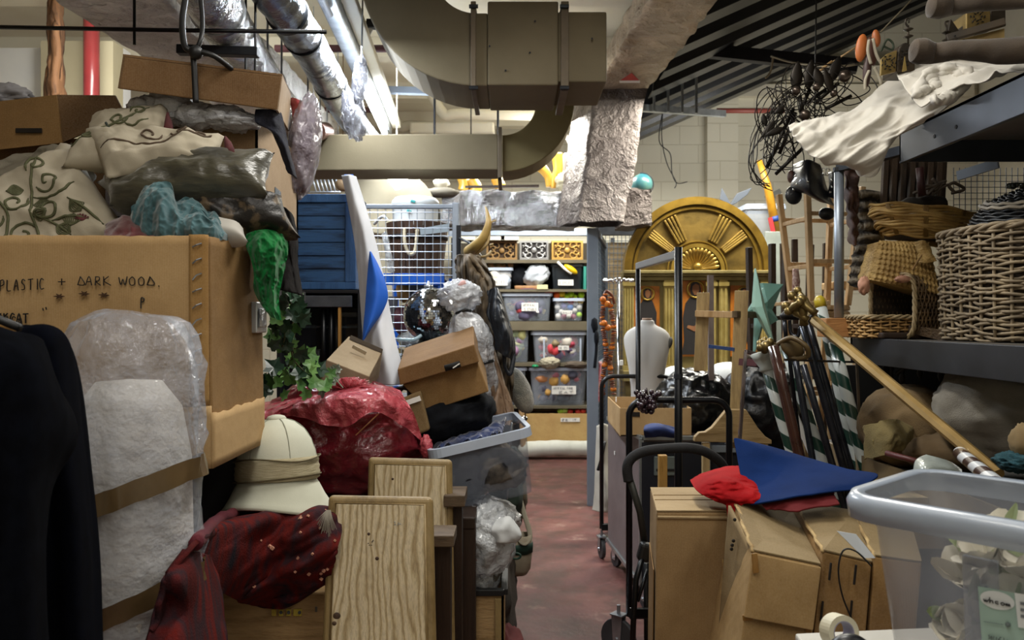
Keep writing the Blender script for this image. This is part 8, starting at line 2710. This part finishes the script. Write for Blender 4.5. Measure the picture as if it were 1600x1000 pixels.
# ---------------------------------------------------------------- pole bundle
def M_spiral(name,ca,cb,k=9.0):
 n=N(name)
 tc=n.new('ShaderNodeTexCoord')
 sp=n.new('ShaderNodeSeparateXYZ')
 n.link(tc.outputs['Object'],sp.inputs[0])
 at=n.new('ShaderNodeMath',operation='ARCTAN2')
 n.link(sp.outputs['Y'],at.inputs[0])
 n.link(sp.outputs['X'],at.inputs[1])
 m1=n.new('ShaderNodeMath',operation='DIVIDE')
 n.link(at.outputs[0],m1.inputs[0])
 m1.inputs[1].default_value=2*PI
 m2=n.new('ShaderNodeMath',operation='MULTIPLY_ADD')
 n.link(sp.outputs['Z'],m2.inputs[0])
 m2.inputs[1].default_value=k
 n.link(m1.outputs[0],m2.inputs[2])
 fr=n.new('ShaderNodeMath',operation='FRACT')
 n.link(m2.outputs[0],fr.inputs[0])
 n.link(n.ramp(fr.outputs[0],[(0,C(ca)),(.5,C(cb))],'CONSTANT'),n.b.inputs['Base Color'])
 n.b.inputs['Roughness'].default_value=.3
 n.b.inputs['Coat Weight'].default_value=.3
 return n.m
spir=M_spiral('green_white_spiral','17352b','b3b8b4')
spir2=M_spiral('brown_white_spiral','3a241c','c2c6ca',11)
def pole(name,label,top,bot,r,mat,cap=None,capmat=None,cat='pole',r2=None):
 a,c=Vector(bot),Vector(top)
 d=c-a
 L=d.length
 root=thing(name,label,cat,a)
 q=Vector((0,0,1)).rotation_difference(d.normalized())
 me=B().tube([(0,0,L*t/8)for t in range(9)],[r2 or r]+[(r2 or r)*(1-t/8)+r*t/8 for t in range(1,9)],20)
 o=me.out('shaft',mat,None,smooth=True,loc=(0,0,0))
 o.parent=root
 root.rotation_mode='QUATERNION'
 root.rotation_quaternion=q
 if cap:
  o2=cap(B(),L).out('finial',capmat or mat,None,smooth=True,loc=(0,0,0))
  o2.parent=root
 return root
def floorpt(px1,py1,d1,px2,py2,d2):
 """point where the line through two seen points meets the floor"""
 a,b_=P(px1,py1,d1),P(px2,py2,d2)
 t=(a.z-.09)/(a.z-b_.z)
 return a+(b_-a)*t
def flare(b,L):
 r=.020
 return b.lathe([(r,-.02),(r*1.5,-.012),(r*1.2,.0),(r*1.9,.03),(r*2.3,.052),(r*1.7,.055),(0,.05)],(0,0,L),16,wob=.1,cap=False)
top1=P(1197,572,2.95)
pole('striped_pole','leftmost green and white spiral striped pole with a fluted white top',top1,floorpt(1197,572,2.95,1238,712,2.9),.020,spir,flare,M('flute_white','a9aea8',rough=.4))
pole('striped_pole','green and white spiral striped pole just right of the brown polished pole',P(1228,545,3.0),floorpt(1228,560,3.0,1282,722,2.92),.020,spir)
pole('striped_pole','green and white spiral pole with a yellow tip, in the middle of the bundle',P(1283,480,3.1),floorpt(1293,560,3.06,1335,738,2.95),.021,spir,lambda b,L:b.tube([(0,0,L-.001),(0,0,L+.03),(0,0,L+.045)],[.022,.022,.012],16),M('tip_yellow','b8a22a',rough=.4))
pole('striped_pole','rightmost green and white spiral striped pole',P(1303,535,3.0),floorpt(1308,560,3.0,1352,735,2.9),.022,spir)
pole('polished_pole','thick glossy brown pole at the left of the bundle',P(1208,540,2.8),floorpt(1214,560,2.8,1250,712,2.8),.019,M('gloss_brown','2f1b16','4a2f28',8,.2,coat=.6))
dk=M('dark_pole_steel','1c1e24','33363e',8,.25,.5)
pole('dark_pole','dark metallic pole second from the left of the dark ones',P(1240,545,2.9),floorpt(1232,560,2.9,1262,718,2.85),.012,dk)
pole('dark_pole','dark metallic pole behind the crossed brass knobs',P(1254,508,2.85),floorpt(1268,580,2.85,1312,726,2.85),.014,dk)
pole('dark_pole','dark metallic pole nearest the rightmost striped pole',P(1262,502,2.95),floorpt(1290,590,2.92,1330,730,2.9),.014,dk)
pole('dark_pole','slim dark pole in the middle of the bundle',P(1255,570,2.75),floorpt(1262,600,2.75,1298,722,2.75),.012,dk)
pole('white_pole','plain white pole glimpsed between the striped poles',P(1218,590,3.1),floorpt(1240,640,3.1,1270,712,3.1),.012,white_label)
binp=thing('umbrella_bin','dark bin and frame that hold the bundle of poles upright','bin',(P(1310,0,2.95).x,2.95,0))
B().lathe([(.19,0),(.19,.05),(.22,.50)],(P(1330,0,2.95).x,2.97,0),28,cap=False).out('wall',M('bin_dark','191a1c',rough=.7),binp,smooth=True,solid=.006)
B().lathe([(0,.0),(.19,.0),(.19,.06),(0,.07)],(P(1330,0,2.95).x,2.97,0),28,cap=False).out('bottom',MATS['bin_dark'],binp)
b=B().beam(P(1225,562,2.72),P(1340,566,3.05),.006,.008)
b.beam(P(1338,556,3.0),P(1345,700,3.0),.008,.008,(0,1,0)).beam(P(1168,556,3.2),P(1212,562,2.9),.008,.008)
b.out('top_wire',M('bin_wire','6a6258',rough=.3,metal=.8),binp)
brass=M('brass_old','8f7c4c','5f5030',10,.35,.7)
kf=thing('brass_knob_cluster','crossed brass knobbed curtain pole ends at the top of the bundle','finial',P(1255,510,2.8))
b=B()
for(a,c,ra)in(((1232,486,2.8),(1252,470,2.75),.014),((1237,462,2.8),(1275,490,2.75),.014),((1246,454,2.85),(1268,484,2.8),.013),((1228,478,2.82),(1262,500,2.78),.014),((1252,468,2.78),(1256,508,2.8),.016)):
 p,q=P(*a),P(*c)
 b.tube([p,p+(q-p)*.25,p+(q-p)*.5,p+(q-p)*.75,q],[ra*.7,ra*.8,ra*1.1,ra*.8,ra],10)
 b.ball(p,ra*1.15,10,8)
b.out('knobs',brass,kf,smooth=True)
kf2=thing('brass_flower_knob','small brass flower shaped knob above the fluted striped pole','finial',P(1196,552,2.9))
b=B()
for k in range(7):
 a=k*PI/3.5
 b.ball(P(1197+10*math.cos(a),540+7*math.sin(a),2.88+.02*math.sin(a*2)),.015,10,8)
b.ball(P(1197,541,2.86),.02,12,8)
b.out('petals',brass,kf2,smooth=True)
b=B().tube(spline([P(1215,538,2.8),P(1236,528,2.75),P(1258,540,2.72),P(1262,556,2.74),P(1240,560,2.78),P(1228,545,2.8)],8),.009,8)
b.ball(P(1238,544,2.78),(.045,.012,.03),16,10,rot(0,30,0))
tag(b.out('wooden_crescent',M('crescent_wood','4a3b22','6a5836',10,.45),smooth=True),'dark curved wooden crescent among the pole tops','ornament')
bh=thing('black_crutch_handle','black handled crutch top left of the brass knobs','handle',P(1232,540,2.9))
B().tube([P(1220,496,2.9),P(1226,493,2.9),P(1240,493,2.9),P(1246,497,2.9)],[.010,.016,.016,.010],12).out('grip',black_plastic,bh,smooth=True)
b=B().tube([P(1226,500,2.9),P(1228,530,2.9)],.008,8).tube(spline([P(1234,500,2.9),P(1236,520,2.9),P(1246,526,2.88),P(1250,512,2.88)],5),.007,8)
b.tube([P(1228,530,2.9),P(1232,545,2.9),P(1250,700,2.9)],.008,8)
b.out('stem',dk,bh,smooth=True)
gp0,gp1=P(1262,492,2.9),P(1560,742,1.95)
gpl=thing('gold_curtain_pole','long gold faceted curtain pole slanting down to the big clear tub','pole',(gp0+gp1)/2)
goldp=M('pole_gold','8f7442','a88b55',9,.35,.35)
B().tube([gp0+(gp1-gp0)*.05,gp1],[.0185,.0165],8).out('shaft',goldp,gpl,smooth=False)
B().tube([gp0,gp0+(gp1-gp0)*.035],.021,14).out('end_cap',M('pole_gold_pale','a89468',rough=.3,metal=.4),gpl,smooth=True,bevel=.003)
B().tube([gp0+(gp1-gp0)*.035,gp0+(gp1-gp0)*.052],.0195,14).out('black_collar',black_plastic,gpl,smooth=True)
pole('striped_stick','brown and white spiral striped stick beside the foot of the gold pole',P(1500,708,2.05),P(1575,770,1.7),.017,spir2)
tag(lump(P(1590,722,1.95),(.045,.05,.022),71,.2,3,40,26).out('teal_wool',M('teal_wool_m','16363c','26505a',40,.95,bump=.8,bscale=300),smooth=True),'clump of dark teal wool behind the big clear tub','wool')
tag(lump(P(1605,690,1.95),(.035,.04,.045),72,.1,2,24,18).out('tan_bundle',M('tan_bundle_m','7a6644',rough=.9),smooth=True),'tan bundle at the right frame edge above the teal wool','bundle')
b=cloth([[(1428,742,1.75),(1432,720,1.78),(1447,711,1.8)],[(1440,746,1.72),(1450,728,1.72),(1466,716,1.78)],[(1470,748,1.72),(1484,732,1.74),(1484,722,1.8)],[(1500,748,1.76),(1502,740,1.78),(1502,734,1.82)]],24,24,.004,12,2,False)
tag(b.out('frosted_cap',M_film('frosted_cap_m','9aa39e',.15,.3,12,.2),smooth=True,solid=.003),'frosted plastic lid corner poking up behind the big clear tub','lid')
# ================================================================ right foreground
# ---------------------------------------------------------------- tall plain carton
t1=thing('tall_plain_carton','tallest plain cardboard carton standing beside the luggage trolley','box',(P(1080,0,2.0).x,2.05,0))
FR1=[P(1026,800,1.95),P(1138,797,1.95)]
zt1=FR1[0].z
xL,xR=FR1[0].x,FR1[1].x
BKL,BKR=P(1016,745,2.22),P(1128,748,2.22)
top=[Vector((xL,1.95,zt1)),Vector((xR,1.95,zt1)),Vector((BKR.x,2.22,zt1)),Vector((BKL.x,2.22,zt1))]
bot=[Vector((p.x+(.0 if i in(1,2)else-.012),p.y,0.0))for i,p in enumerate(top)]
B().hexa(bot,top).out('body',M_card('card_body_r','9c8058','836743',0),t1,bevel=.005)
b=B()
b.hexa([p+Vector((0,0,.001))for p in top],[p+Vector((0,0,.004))for p in top])
b.out('top_flap',card_pale,t1)
b=B()
for t_ in(.42,.62):
 b.tube([top[0]*(1-t_)+top[3]*t_+Vector((.003,0,.004)),top[1]*(1-t_)+top[2]*t_+Vector((0,0,.004))],.0018,5)
b.out('flap_creases',M('crease_brown','6d5530',rough=.9),t1)
b=B().tube([Vector((xL+.002,1.948,zt1-.012)),Vector((xR,1.948,zt1-.014))],.004,6)
b.out('score_ridge',card_pale,t1)
b=B().hexa([bot[3]+Vector((-.003,-.01,0)),bot[0]+Vector((-.003,.02,0)),bot[0]+Vector((-.001,.02,0)),bot[3]+Vector((-.001,-.01,0))],[top[3]*.85+bot[3]*.15+Vector((-.003,-.01,0)),top[0]*.85+bot[0]*.15+Vector((-.003,.02,0)),top[0]*.85+bot[0]*.15+Vector((-.001,.02,0)),top[3]*.85+bot[3]*.15+Vector((-.001,-.01,0))])
b.out('side_overlap',card_dark,t1)
b=B().box((xR-.008,1.946,P(0,892,1.95).z),(.016,.003,.06))
b.out('parcel_tape',M('tape_shine','b39561',rough=.35),t1)
def peak_carton(label,TL,TR,BLt,BRt,FL,FR,bottomz,mat_top,mat_front,side=None):
 """TL/TR back top edge, BLt/BRt front top edge, FL/FR front face lower visible corners"""
 TL,TR,BLt,BRt,FL,FR=(P(*q)for q in(TL,TR,BLt,BRt,FL,FR))
 root=thing('flat_pack_carton',label,'box',Vector(((FL.x+FR.x)/2,(FL.y+TL.y)/2,0)))
 dl,dr=FL-BLt,FR-BRt
 kl,kr=(BLt.z)/max(.01,-dl.z),(BRt.z)/max(.01,-dr.z)
 GL_=BLt+dl*kl
 GR_=BRt+dr*kr
 GL_.z=GR_.z=bottomz
 bl=Vector((TL.x+(GL_.x-BLt.x),TL.y+.02,bottomz))
 br=Vector((TR.x+(GR_.x-BRt.x),TR.y+.02,bottomz))
 b=B().add([GL_,GR_,br,bl,BLt,BRt,TR,TL],[(3,2,1,0),(0,1,5,4),(1,2,6,5),(2,3,7,6),(3,0,4,7),(4,5,6,7)])
 b.out('body',mat_front,root,bevel=.004)
 n_=(BRt-BLt).cross(TL-BLt).normalized()
 if n_.z<0:
  n_=-n_
 q=[BLt,BRt,TR,TL]
 B().hexa([p+n_*.001 for p in q],[p+n_*.005 for p in q]).out('top_flap',mat_top,root,bevel=.001)
 b=B()
 pts=[BLt+(TL-BLt)*t+Vector((noise.noise(Vector((t*9,BLt.x,0)))*.006,0,.006*noise.noise(Vector((t*7,3,BLt.x)))))for t in[k/16 for k in range(17)]]
 b.tube(pts,[.004+.002*abs(noise.noise(Vector((k,BLt.x,1))))for k in range(17)],6)
 b.out('torn_edge',M('torn_pale','b59b6c','8a7148',30,.9),root,smooth=True)
 return root,(BLt,BRt,FL,FR,TL,TR)
cA=M_card('card_olive_a','857250','736141')
cBm=M_card('card_front_b','a88a5c','86693e')
rtA,qA=peak_carton('first slanted carton right of the tall plain one, with a blank front',(1146,780,1.95),(1238,800,2.02),(1176,862,1.62),(1282,884,1.62),(1160,985,1.60),(1268,1006,1.60),0,cA,cBm)
B().hexa([qA[0]+Vector((0,-.006,-.002)),qA[1]+Vector((0,-.006,-.002)),qA[3]+Vector((0,-.010,.03)),qA[2]+Vector((0,-.010,.03))],
[p+Vector((0,.004,0))for p in(qA[0]+Vector((0,-.006,-.002)),qA[1]+Vector((0,-.006,-.002)),qA[3]+Vector((0,-.010,.03)),qA[2]+Vector((0,-.010,.03)))]).out('front_flap',cBm,rtA,bevel=.002)
each('tape_stain',M('stain_brown','8a6228','9d7436',9,.3),rtA,[B().box(P(px,py,1.600),(w_,.003,h_),rot(0,-5,0))for(px,py,w_,h_)in((1180,880,.012,.04),(1262,970,.012,.05),(1168,965,.02,.012))],bevel=.001)
rtB,qB=peak_carton('second slanted carton with slotted hand holes',(1240,785,2.03),(1335,800,1.9),(1286,862,1.64),(1362,880,1.64),(1272,985,1.62),(1352,1000,1.62),0,cA,M_card('card_front_c','947242','6e5130'))
b=B()
for(px,py,h_)in((1297,893,.035),(1336,898,.04),(1284,955,.04),(1330,950,.03)):
 b.box(P(px,py,1.62),(.0035,.004,h_),rot(0,6,0))
b.out('slots',MATS['hole_dark'],rtB)
rtC,qC=peak_carton('third slanted carton mostly hidden by the big clear tub',(1330,793,1.93),(1420,808,1.95),(1366,870,1.64),(1440,880,1.64),(1358,985,1.62),(1430,1000,1.62),0,cA,MATS['card_front_c'])
b=B().hexa([P(1308,830,1.60),P(1338,835,1.60),P(1368,872,1.57),P(1350,872,1.57)],[v+Vector((0,.003,0))for v in(P(1308,830,1.60),P(1338,835,1.60),P(1368,872,1.57),P(1350,872,1.57))])
tag(b.out('grey_card_tag',M('tag_grey','a3a7aa',rough=.6)),'pale grey card tag between the second and third slanted cartons','card')
b=B().tube(spline([P(1362,885,1.56),P(1338,862,1.56),P(1318,860,1.56),P(1310,890,1.565),P(1316,930,1.57),P(1330,965,1.57)],10),.0018,6)
tag(b.out('thin_black_cable',black_plastic,smooth=True),'thin black cable looped over the second slanted carton','cable')
fl_=thing('flat_pack_carton','buckled kraft carton with staple holes wedged between the tall and first slanted cartons','box',(P(1150,0,1.8).x,1.8,0))
fA=[P(1140,790,1.86),P(1178,862,1.64),P(1160,1000,1.64),P(1112,1000,1.86)]
A0_,A1_,A2_,A3_=fA
A2b=Vector((A2_.x-.04,A2_.y,0))
A3b=Vector((A3_.x-.04,A3_.y,0))
def fold_side(u,v):
 p=(A0_*(1-u)+A1_*u)*(1-v)+(A3b*(1-u)+A2b*u)*v
 return p+Vector((-.3,-1,0))*(.006*noise.noise(p*8)+(.006*math.exp(-((v-.075)/.012)**2)))
b=B()
b.grid(fold_side,20,60)
b.out('panel',M_card('card_kraft','86704c','73603f'),fl_,smooth=True,solid=.006)
b=B()
for(px,py)in((1148,812),(1146,845),(1144,852),(1143,858)):
 b.ball(P(px,py,1.765),.004,8,6)
b.out('staple_holes',MATS['hole_dark'],fl_)
b=cloth([[(1078,750,2.1),(1110,735,2.12),(1150,728,2.12),(1190,735,2.1)],[(1086,764,2.0),(1118,748,1.98),(1155,752,1.97),(1200,760,2.0)],
[(1104,776,1.95),(1128,772,1.93),(1162,768,1.92),(1215,780,1.92)],[(1138,790,1.93),(1150,792,1.91),(1175,785,1.90),(1228,792,1.9)]],80,50,.009,17,6,True,(1,1,2))
tag(b.out('red_cloth',M('red_velvet','860d12','9c1216',9,.85,spec=.1,bump=.2,bscale=200),smooth=True,solid=.004),'bright red cloth thrown over the tall plain carton','cloth')
b=cloth([[(1133,778,1.93),(1142,780,1.92),(1152,784,1.91)],[(1136,800,1.92),(1142,802,1.91),(1148,800,1.90)],[(1138,826,1.91),(1140,826,1.90),(1143,822,1.90)]],8,14,.003,11,6)
tag(b.out('red_cloth_tail',MATS['red_velvet'],smooth=True,solid=.004),'narrow red cloth tail hanging between two cartons','cloth')
b=cloth([[(1148,686,2.12),(1150,686,2.12),(1152,686,2.12),(1154,687,2.12)],[(1154,722,2.06),(1190,706,2.08),(1225,706,2.1),(1262,716,2.1)],[(1160,752,2.0),(1200,740,2.02),(1260,735,2.0),(1320,732,2.0)],
[(1166,770,1.95),(1206,765,1.93),(1290,755,1.9),(1370,742,1.9)],[(1172,788,1.9),(1215,780,1.86),(1260,772,1.86),(1330,764,1.86)]],60,50,.010,5,8,True,(1,1,1.5))
tag(b.out('blue_pennant',M('royal_blue','10295a','0d224c',6,.9,spec=.1,bump=.2,bscale=300),smooth=True,solid=.004),'royal blue pointed pennant cloth spread over the cartons','flag')
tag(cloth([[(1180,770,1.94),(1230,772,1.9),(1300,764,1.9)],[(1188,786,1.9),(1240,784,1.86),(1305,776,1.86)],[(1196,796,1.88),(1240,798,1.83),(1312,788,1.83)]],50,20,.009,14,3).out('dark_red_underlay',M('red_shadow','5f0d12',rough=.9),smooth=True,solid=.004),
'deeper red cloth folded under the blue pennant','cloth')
# ---------------------------------------------------------------- table with tape roll, big tub
ZT=.90
wt_=thing('white_side_table','white topped table at the bottom right corner under the big clear tub','table',(1.0,1.0,0))
B().add([(P(1245,990,1.39).x,1.40,ZT-.02),(1.24,1.48,ZT-.02),(1.24,.3,ZT-.02),(.44,.4,ZT-.02),(P(1245,990,1.39).x,1.40,ZT),(1.24,1.48,ZT),(1.24,.3,ZT),(.44,.4,ZT)],
[(3,2,1,0),(4,5,6,7),(0,1,5,4),(1,2,6,5),(2,3,7,6),(3,0,4,7)]).out('top',M('table_white','b8b5ac','c4c1b8',4,.6),wt_,bevel=.004)
for(x,y)in((.62,1.3),(1.2,1.3),(.5,.45),(1.2,.45)):
 B().bx(x-.02,x+.02,y-.02,y+.02,0,ZT-.02).out('leg',galv,wt_)
tr1=thing('tape_roll','cream roll of tape standing on the white table','tape',P(1310,990,1.34))
cT=Vector((P(1311,0,1.33).x,1.33,ZT+.030))
b=B()
n_=32
Rr=rot(80,0,12)
prof_=[(.018,-.014),(.028,-.014),(.028,.014),(.018,.014),(.018,-.014)]
b.lathe(prof_,cT,32,Rr,cap=False)
b.out('roll',M('tape_cream','c2bb9f','cfc9b2',8,.5),tr1,smooth=False)
B().lathe([(.0175,-.0145),(.019,-.0145),(.019,.0145),(.0175,.0145),(.0175,-.0145)],cT,32,Rr,cap=False).out('core',M('tape_core','8d8a9c',rough=.6),tr1,smooth=False)
tr2=thing('black_tape_roll','black rimmed roll with a pale core in front of the cream tape roll','tape',P(1328,1000,1.25))
cT2=Vector((P(1330,0,1.2).x,1.20,ZT+.04))
R2=rot(78,0,-14)
B().lathe([(.018,-.018),(.033,-.016),(.036,0),(.033,.016),(.018,.018),(.018,-.018)],cT2,32,R2,cap=False).out('ring',M('tape_black','0c0d12',rough=.35),tr2,smooth=True)
B().lathe([(.0,-.02),(.018,-.02),(.018,.02),(0,.02)],cT2,24,R2,cap=False).out('core',M('core_grey','6f7672','a0a5a2',9,.4),tr2)
bt_=thing('large_clear_tub','large translucent storage tub of white fabric flowers, nearest at bottom right','tub',(.85,1.0,ZT+.002))
e1=Vector((.152,-.173,0)).normalized()
e2=Vector((.2,.18,0)).normalized()
ZR=1.205
c0=P(1318,779,1.13)
c0.z=ZR
LX,LY=.56,.28
def tring(z,ins,r=.035,n=6):
 pts=[]
 o=c0+e1*(LX/2)+e2*(LY/2)
 o.z=z
 fx,fy=LX-2*ins,LY-2*ins
 for(sx,sy,a0)in((1,1,0),(-1,1,90),(-1,-1,180),(1,-1,270)):
  for k in range(n+1):
   a=math.radians(a0+90*k/n)
   pts.append(o+e1*(sx*(fx/2-r)+r*math.cos(a))+e2*(sy*(fy/2-r)+r*math.sin(a)))
 return pts
def loft(rings,capb=True):
 n_=len(rings[0])
 vs=[p for r_ in rings for p in r_]
 fs=[(i*n_+k,i*n_+(k+1)%n_,(i+1)*n_+(k+1)%n_,(i+1)*n_+k)for i in range(len(rings)-1)for k in range(n_)]
 if capb:
  fs.append(tuple(range(n_))[::-1])
 return B().add(vs,fs)
big_film=M_film('big_tub_film','a4abb8',.68,.32,5,.05)
big_rim=M_film('big_tub_rim','a8b4c4',.22,.35,5,.05)
loft([tring(ZT+.003,.055),tring(ZT+.01,.05),tring(ZR-.05,.024),tring(ZR-.028,.014),tring(ZR,.012)]).out('shell',big_film,bt_,smooth=True)
loft([tring(ZR-.002,.012),tring(ZR,-.004,.05),tring(ZR-.012,-.010,.055),tring(ZR-.034,-.008,.055)],False).out('rim',big_rim,bt_,smooth=True,solid=.003)
for t_ in(.3,.62,.9):
 p=c0+e1*(LX*t_)+e2*.02
 B().hexa([Vector((p.x,p.y,ZT+.03))+e2*.022+e1*s_+e2*.008*k for(s_,k)in((-.02,0),(.02,0),(.02,1),(-.02,1))],[Vector((p.x,p.y,ZR-.06))+e1*s_+e2*.008*k for(s_,k)in((-.02,0),(.02,0),(.02,1),(-.02,1))]).out('rib',big_film,bt_)
lw0=P(1530,918,.985)
def frontpt(px,py,off=.006):
 """where the ray through a picture point meets the front wall of the tub"""
 d0=Vector(((px-800)/F,1,-(py-500)/F))
 k=(.05-.012)/(ZR-ZT)
 nrm_=(-e2-Vector((0,0,k))).normalized()
 o=c0+e2*.012+nrm_*off
 t=(o-Vector((0,0,EYE))).dot(nrm_)/d0.dot(nrm_)
 return Vector((0,0,EYE))+d0*t
lab=B().hexa([frontpt(1528,916),frontpt(1660,940),frontpt(1680,1080),frontpt(1538,1060)],[frontpt(1528,916,.007),frontpt(1660,940,.007),frontpt(1680,1080,.007),frontpt(1538,1060,.007)]).out('mint_label',M('label_mint','9db8ae','93aea6',5,.5),bt_)
cc_=frontpt(1558,938,.008)
uxl=(frontpt(1600,946,.008)-frontpt(1558,938,.008)).normalized()
uzl=(frontpt(1558,930,.008)-frontpt(1558,940,.008)).normalized()
pxs=(frontpt(1559,938,.008)-cc_).length
b=B()
b.add([cc_+uxl*(26*pxs*math.cos(a))+uzl*(16*pxs*math.sin(a))for a in[k*PI/16 for k in range(32)]],[tuple(range(32))])
b.out('oval_badge',M('badge_white','d5dadb',rough=.5),lab)
b=B()
write('whcom',frontpt(1537,940,.0095),tuple(uxl),tuple(uzl),7.4*pxs,8.5*pxs,.0007,1.12,b)
b.out('badge_lettering',ink,lab,smooth=True)
b=B()
write('30ltr',frontpt(1544,998,.0095),tuple(uxl),tuple(uzl),3.2*pxs,6.5*pxs,.0006,1.15,b)
write('Clear',frontpt(1561,1001,.0095),tuple(uxl),tuple(uzl),4.6*pxs,6.5*pxs,.0006,1.15,b)
p=frontpt(1575,976,.009)
b.ball(p,.0032,12,8)
b.tube([frontpt(1537,971,.009),frontpt(1568,976,.009)],.0005,4)
b.out('small_print',M('print_grey','5c6866',rough=.6),lab)
B().hexa([frontpt(1585,926,.008),frontpt(1640,936,.008),frontpt(1648,990,.008),frontpt(1591,980,.008)],[frontpt(1585,926,.009),frontpt(1640,936,.009),frontpt(1648,990,.009),frontpt(1591,980,.009)]).out('barcode_panel',M('badge_white','d5dadb'),lab)
b=B()
for k in range(3):
 b.hexa([frontpt(1594+.4*k,940+k*10,.0095),frontpt(1640,948+k*10,.0095),frontpt(1640,953+k*10,.0095),frontpt(1594+.4*k,945+k*10,.0095)],[frontpt(1594+.4*k,940+k*10,.010),frontpt(1640,948+k*10,.010),frontpt(1640,953+k*10,.010),frontpt(1594+.4*k,945+k*10,.010)])
b.out('barcode_bars',M('print_dark','6a6f74',rough=.6),lab)
fw=thing('white_fabric_flowers','white and cream fabric flowers with pale green leaves inside the large clear tub','flowers',(.85,1.05,ZT+.02))
random.seed(31)
b,bg=B(),B()
def petal(bb,c,R,L,w_):
 def f(u,v):
  ww=w_*math.sin(PI*min(1,.15+v*.8))**.7
  x=(u-.5)*2
  return c+R@Vector((x*ww,L*v,.35*L*v*v+.25*ww*x*x+.08*L*noise.noise(Vector((u*3,v*3,c.x*40)))))
 bb.grid(f,5,6)
for k in range(95):
 s1,s2=random.uniform(.11,.52),random.uniform(.055,.2)
 z=random.uniform(ZT+.05,ZR-.055 if k>14 else ZR-.03)
 c=c0+e1*s1+e2*s2
 c.z=z
 n_=random.choice((5,6,7))
 base=rot(random.uniform(-60,60),random.uniform(-60,60),random.uniform(0,360))
 for q in range(n_):
  petal(b,c,base@rot(random.uniform(10,50),0,q*360/n_),random.uniform(.032,.050),random.uniform(.016,.025))
 if k%3==0:
  petal(bg,c+Vector((0,0,.004)),base@rot(20,0,40),.05,.012)
  petal(bg,c+Vector((0,0,.004)),base@rot(30,0,200),.05,.010)
b.out('petals',M('petal_white','eae6da','d8d2c2',20,.8),fw,smooth=True)['kind']='stuff'
bg.out('leaves',M('pale_leaf','9aa77e','7f8f62',20,.7),fw,smooth=True)['kind']='stuff'
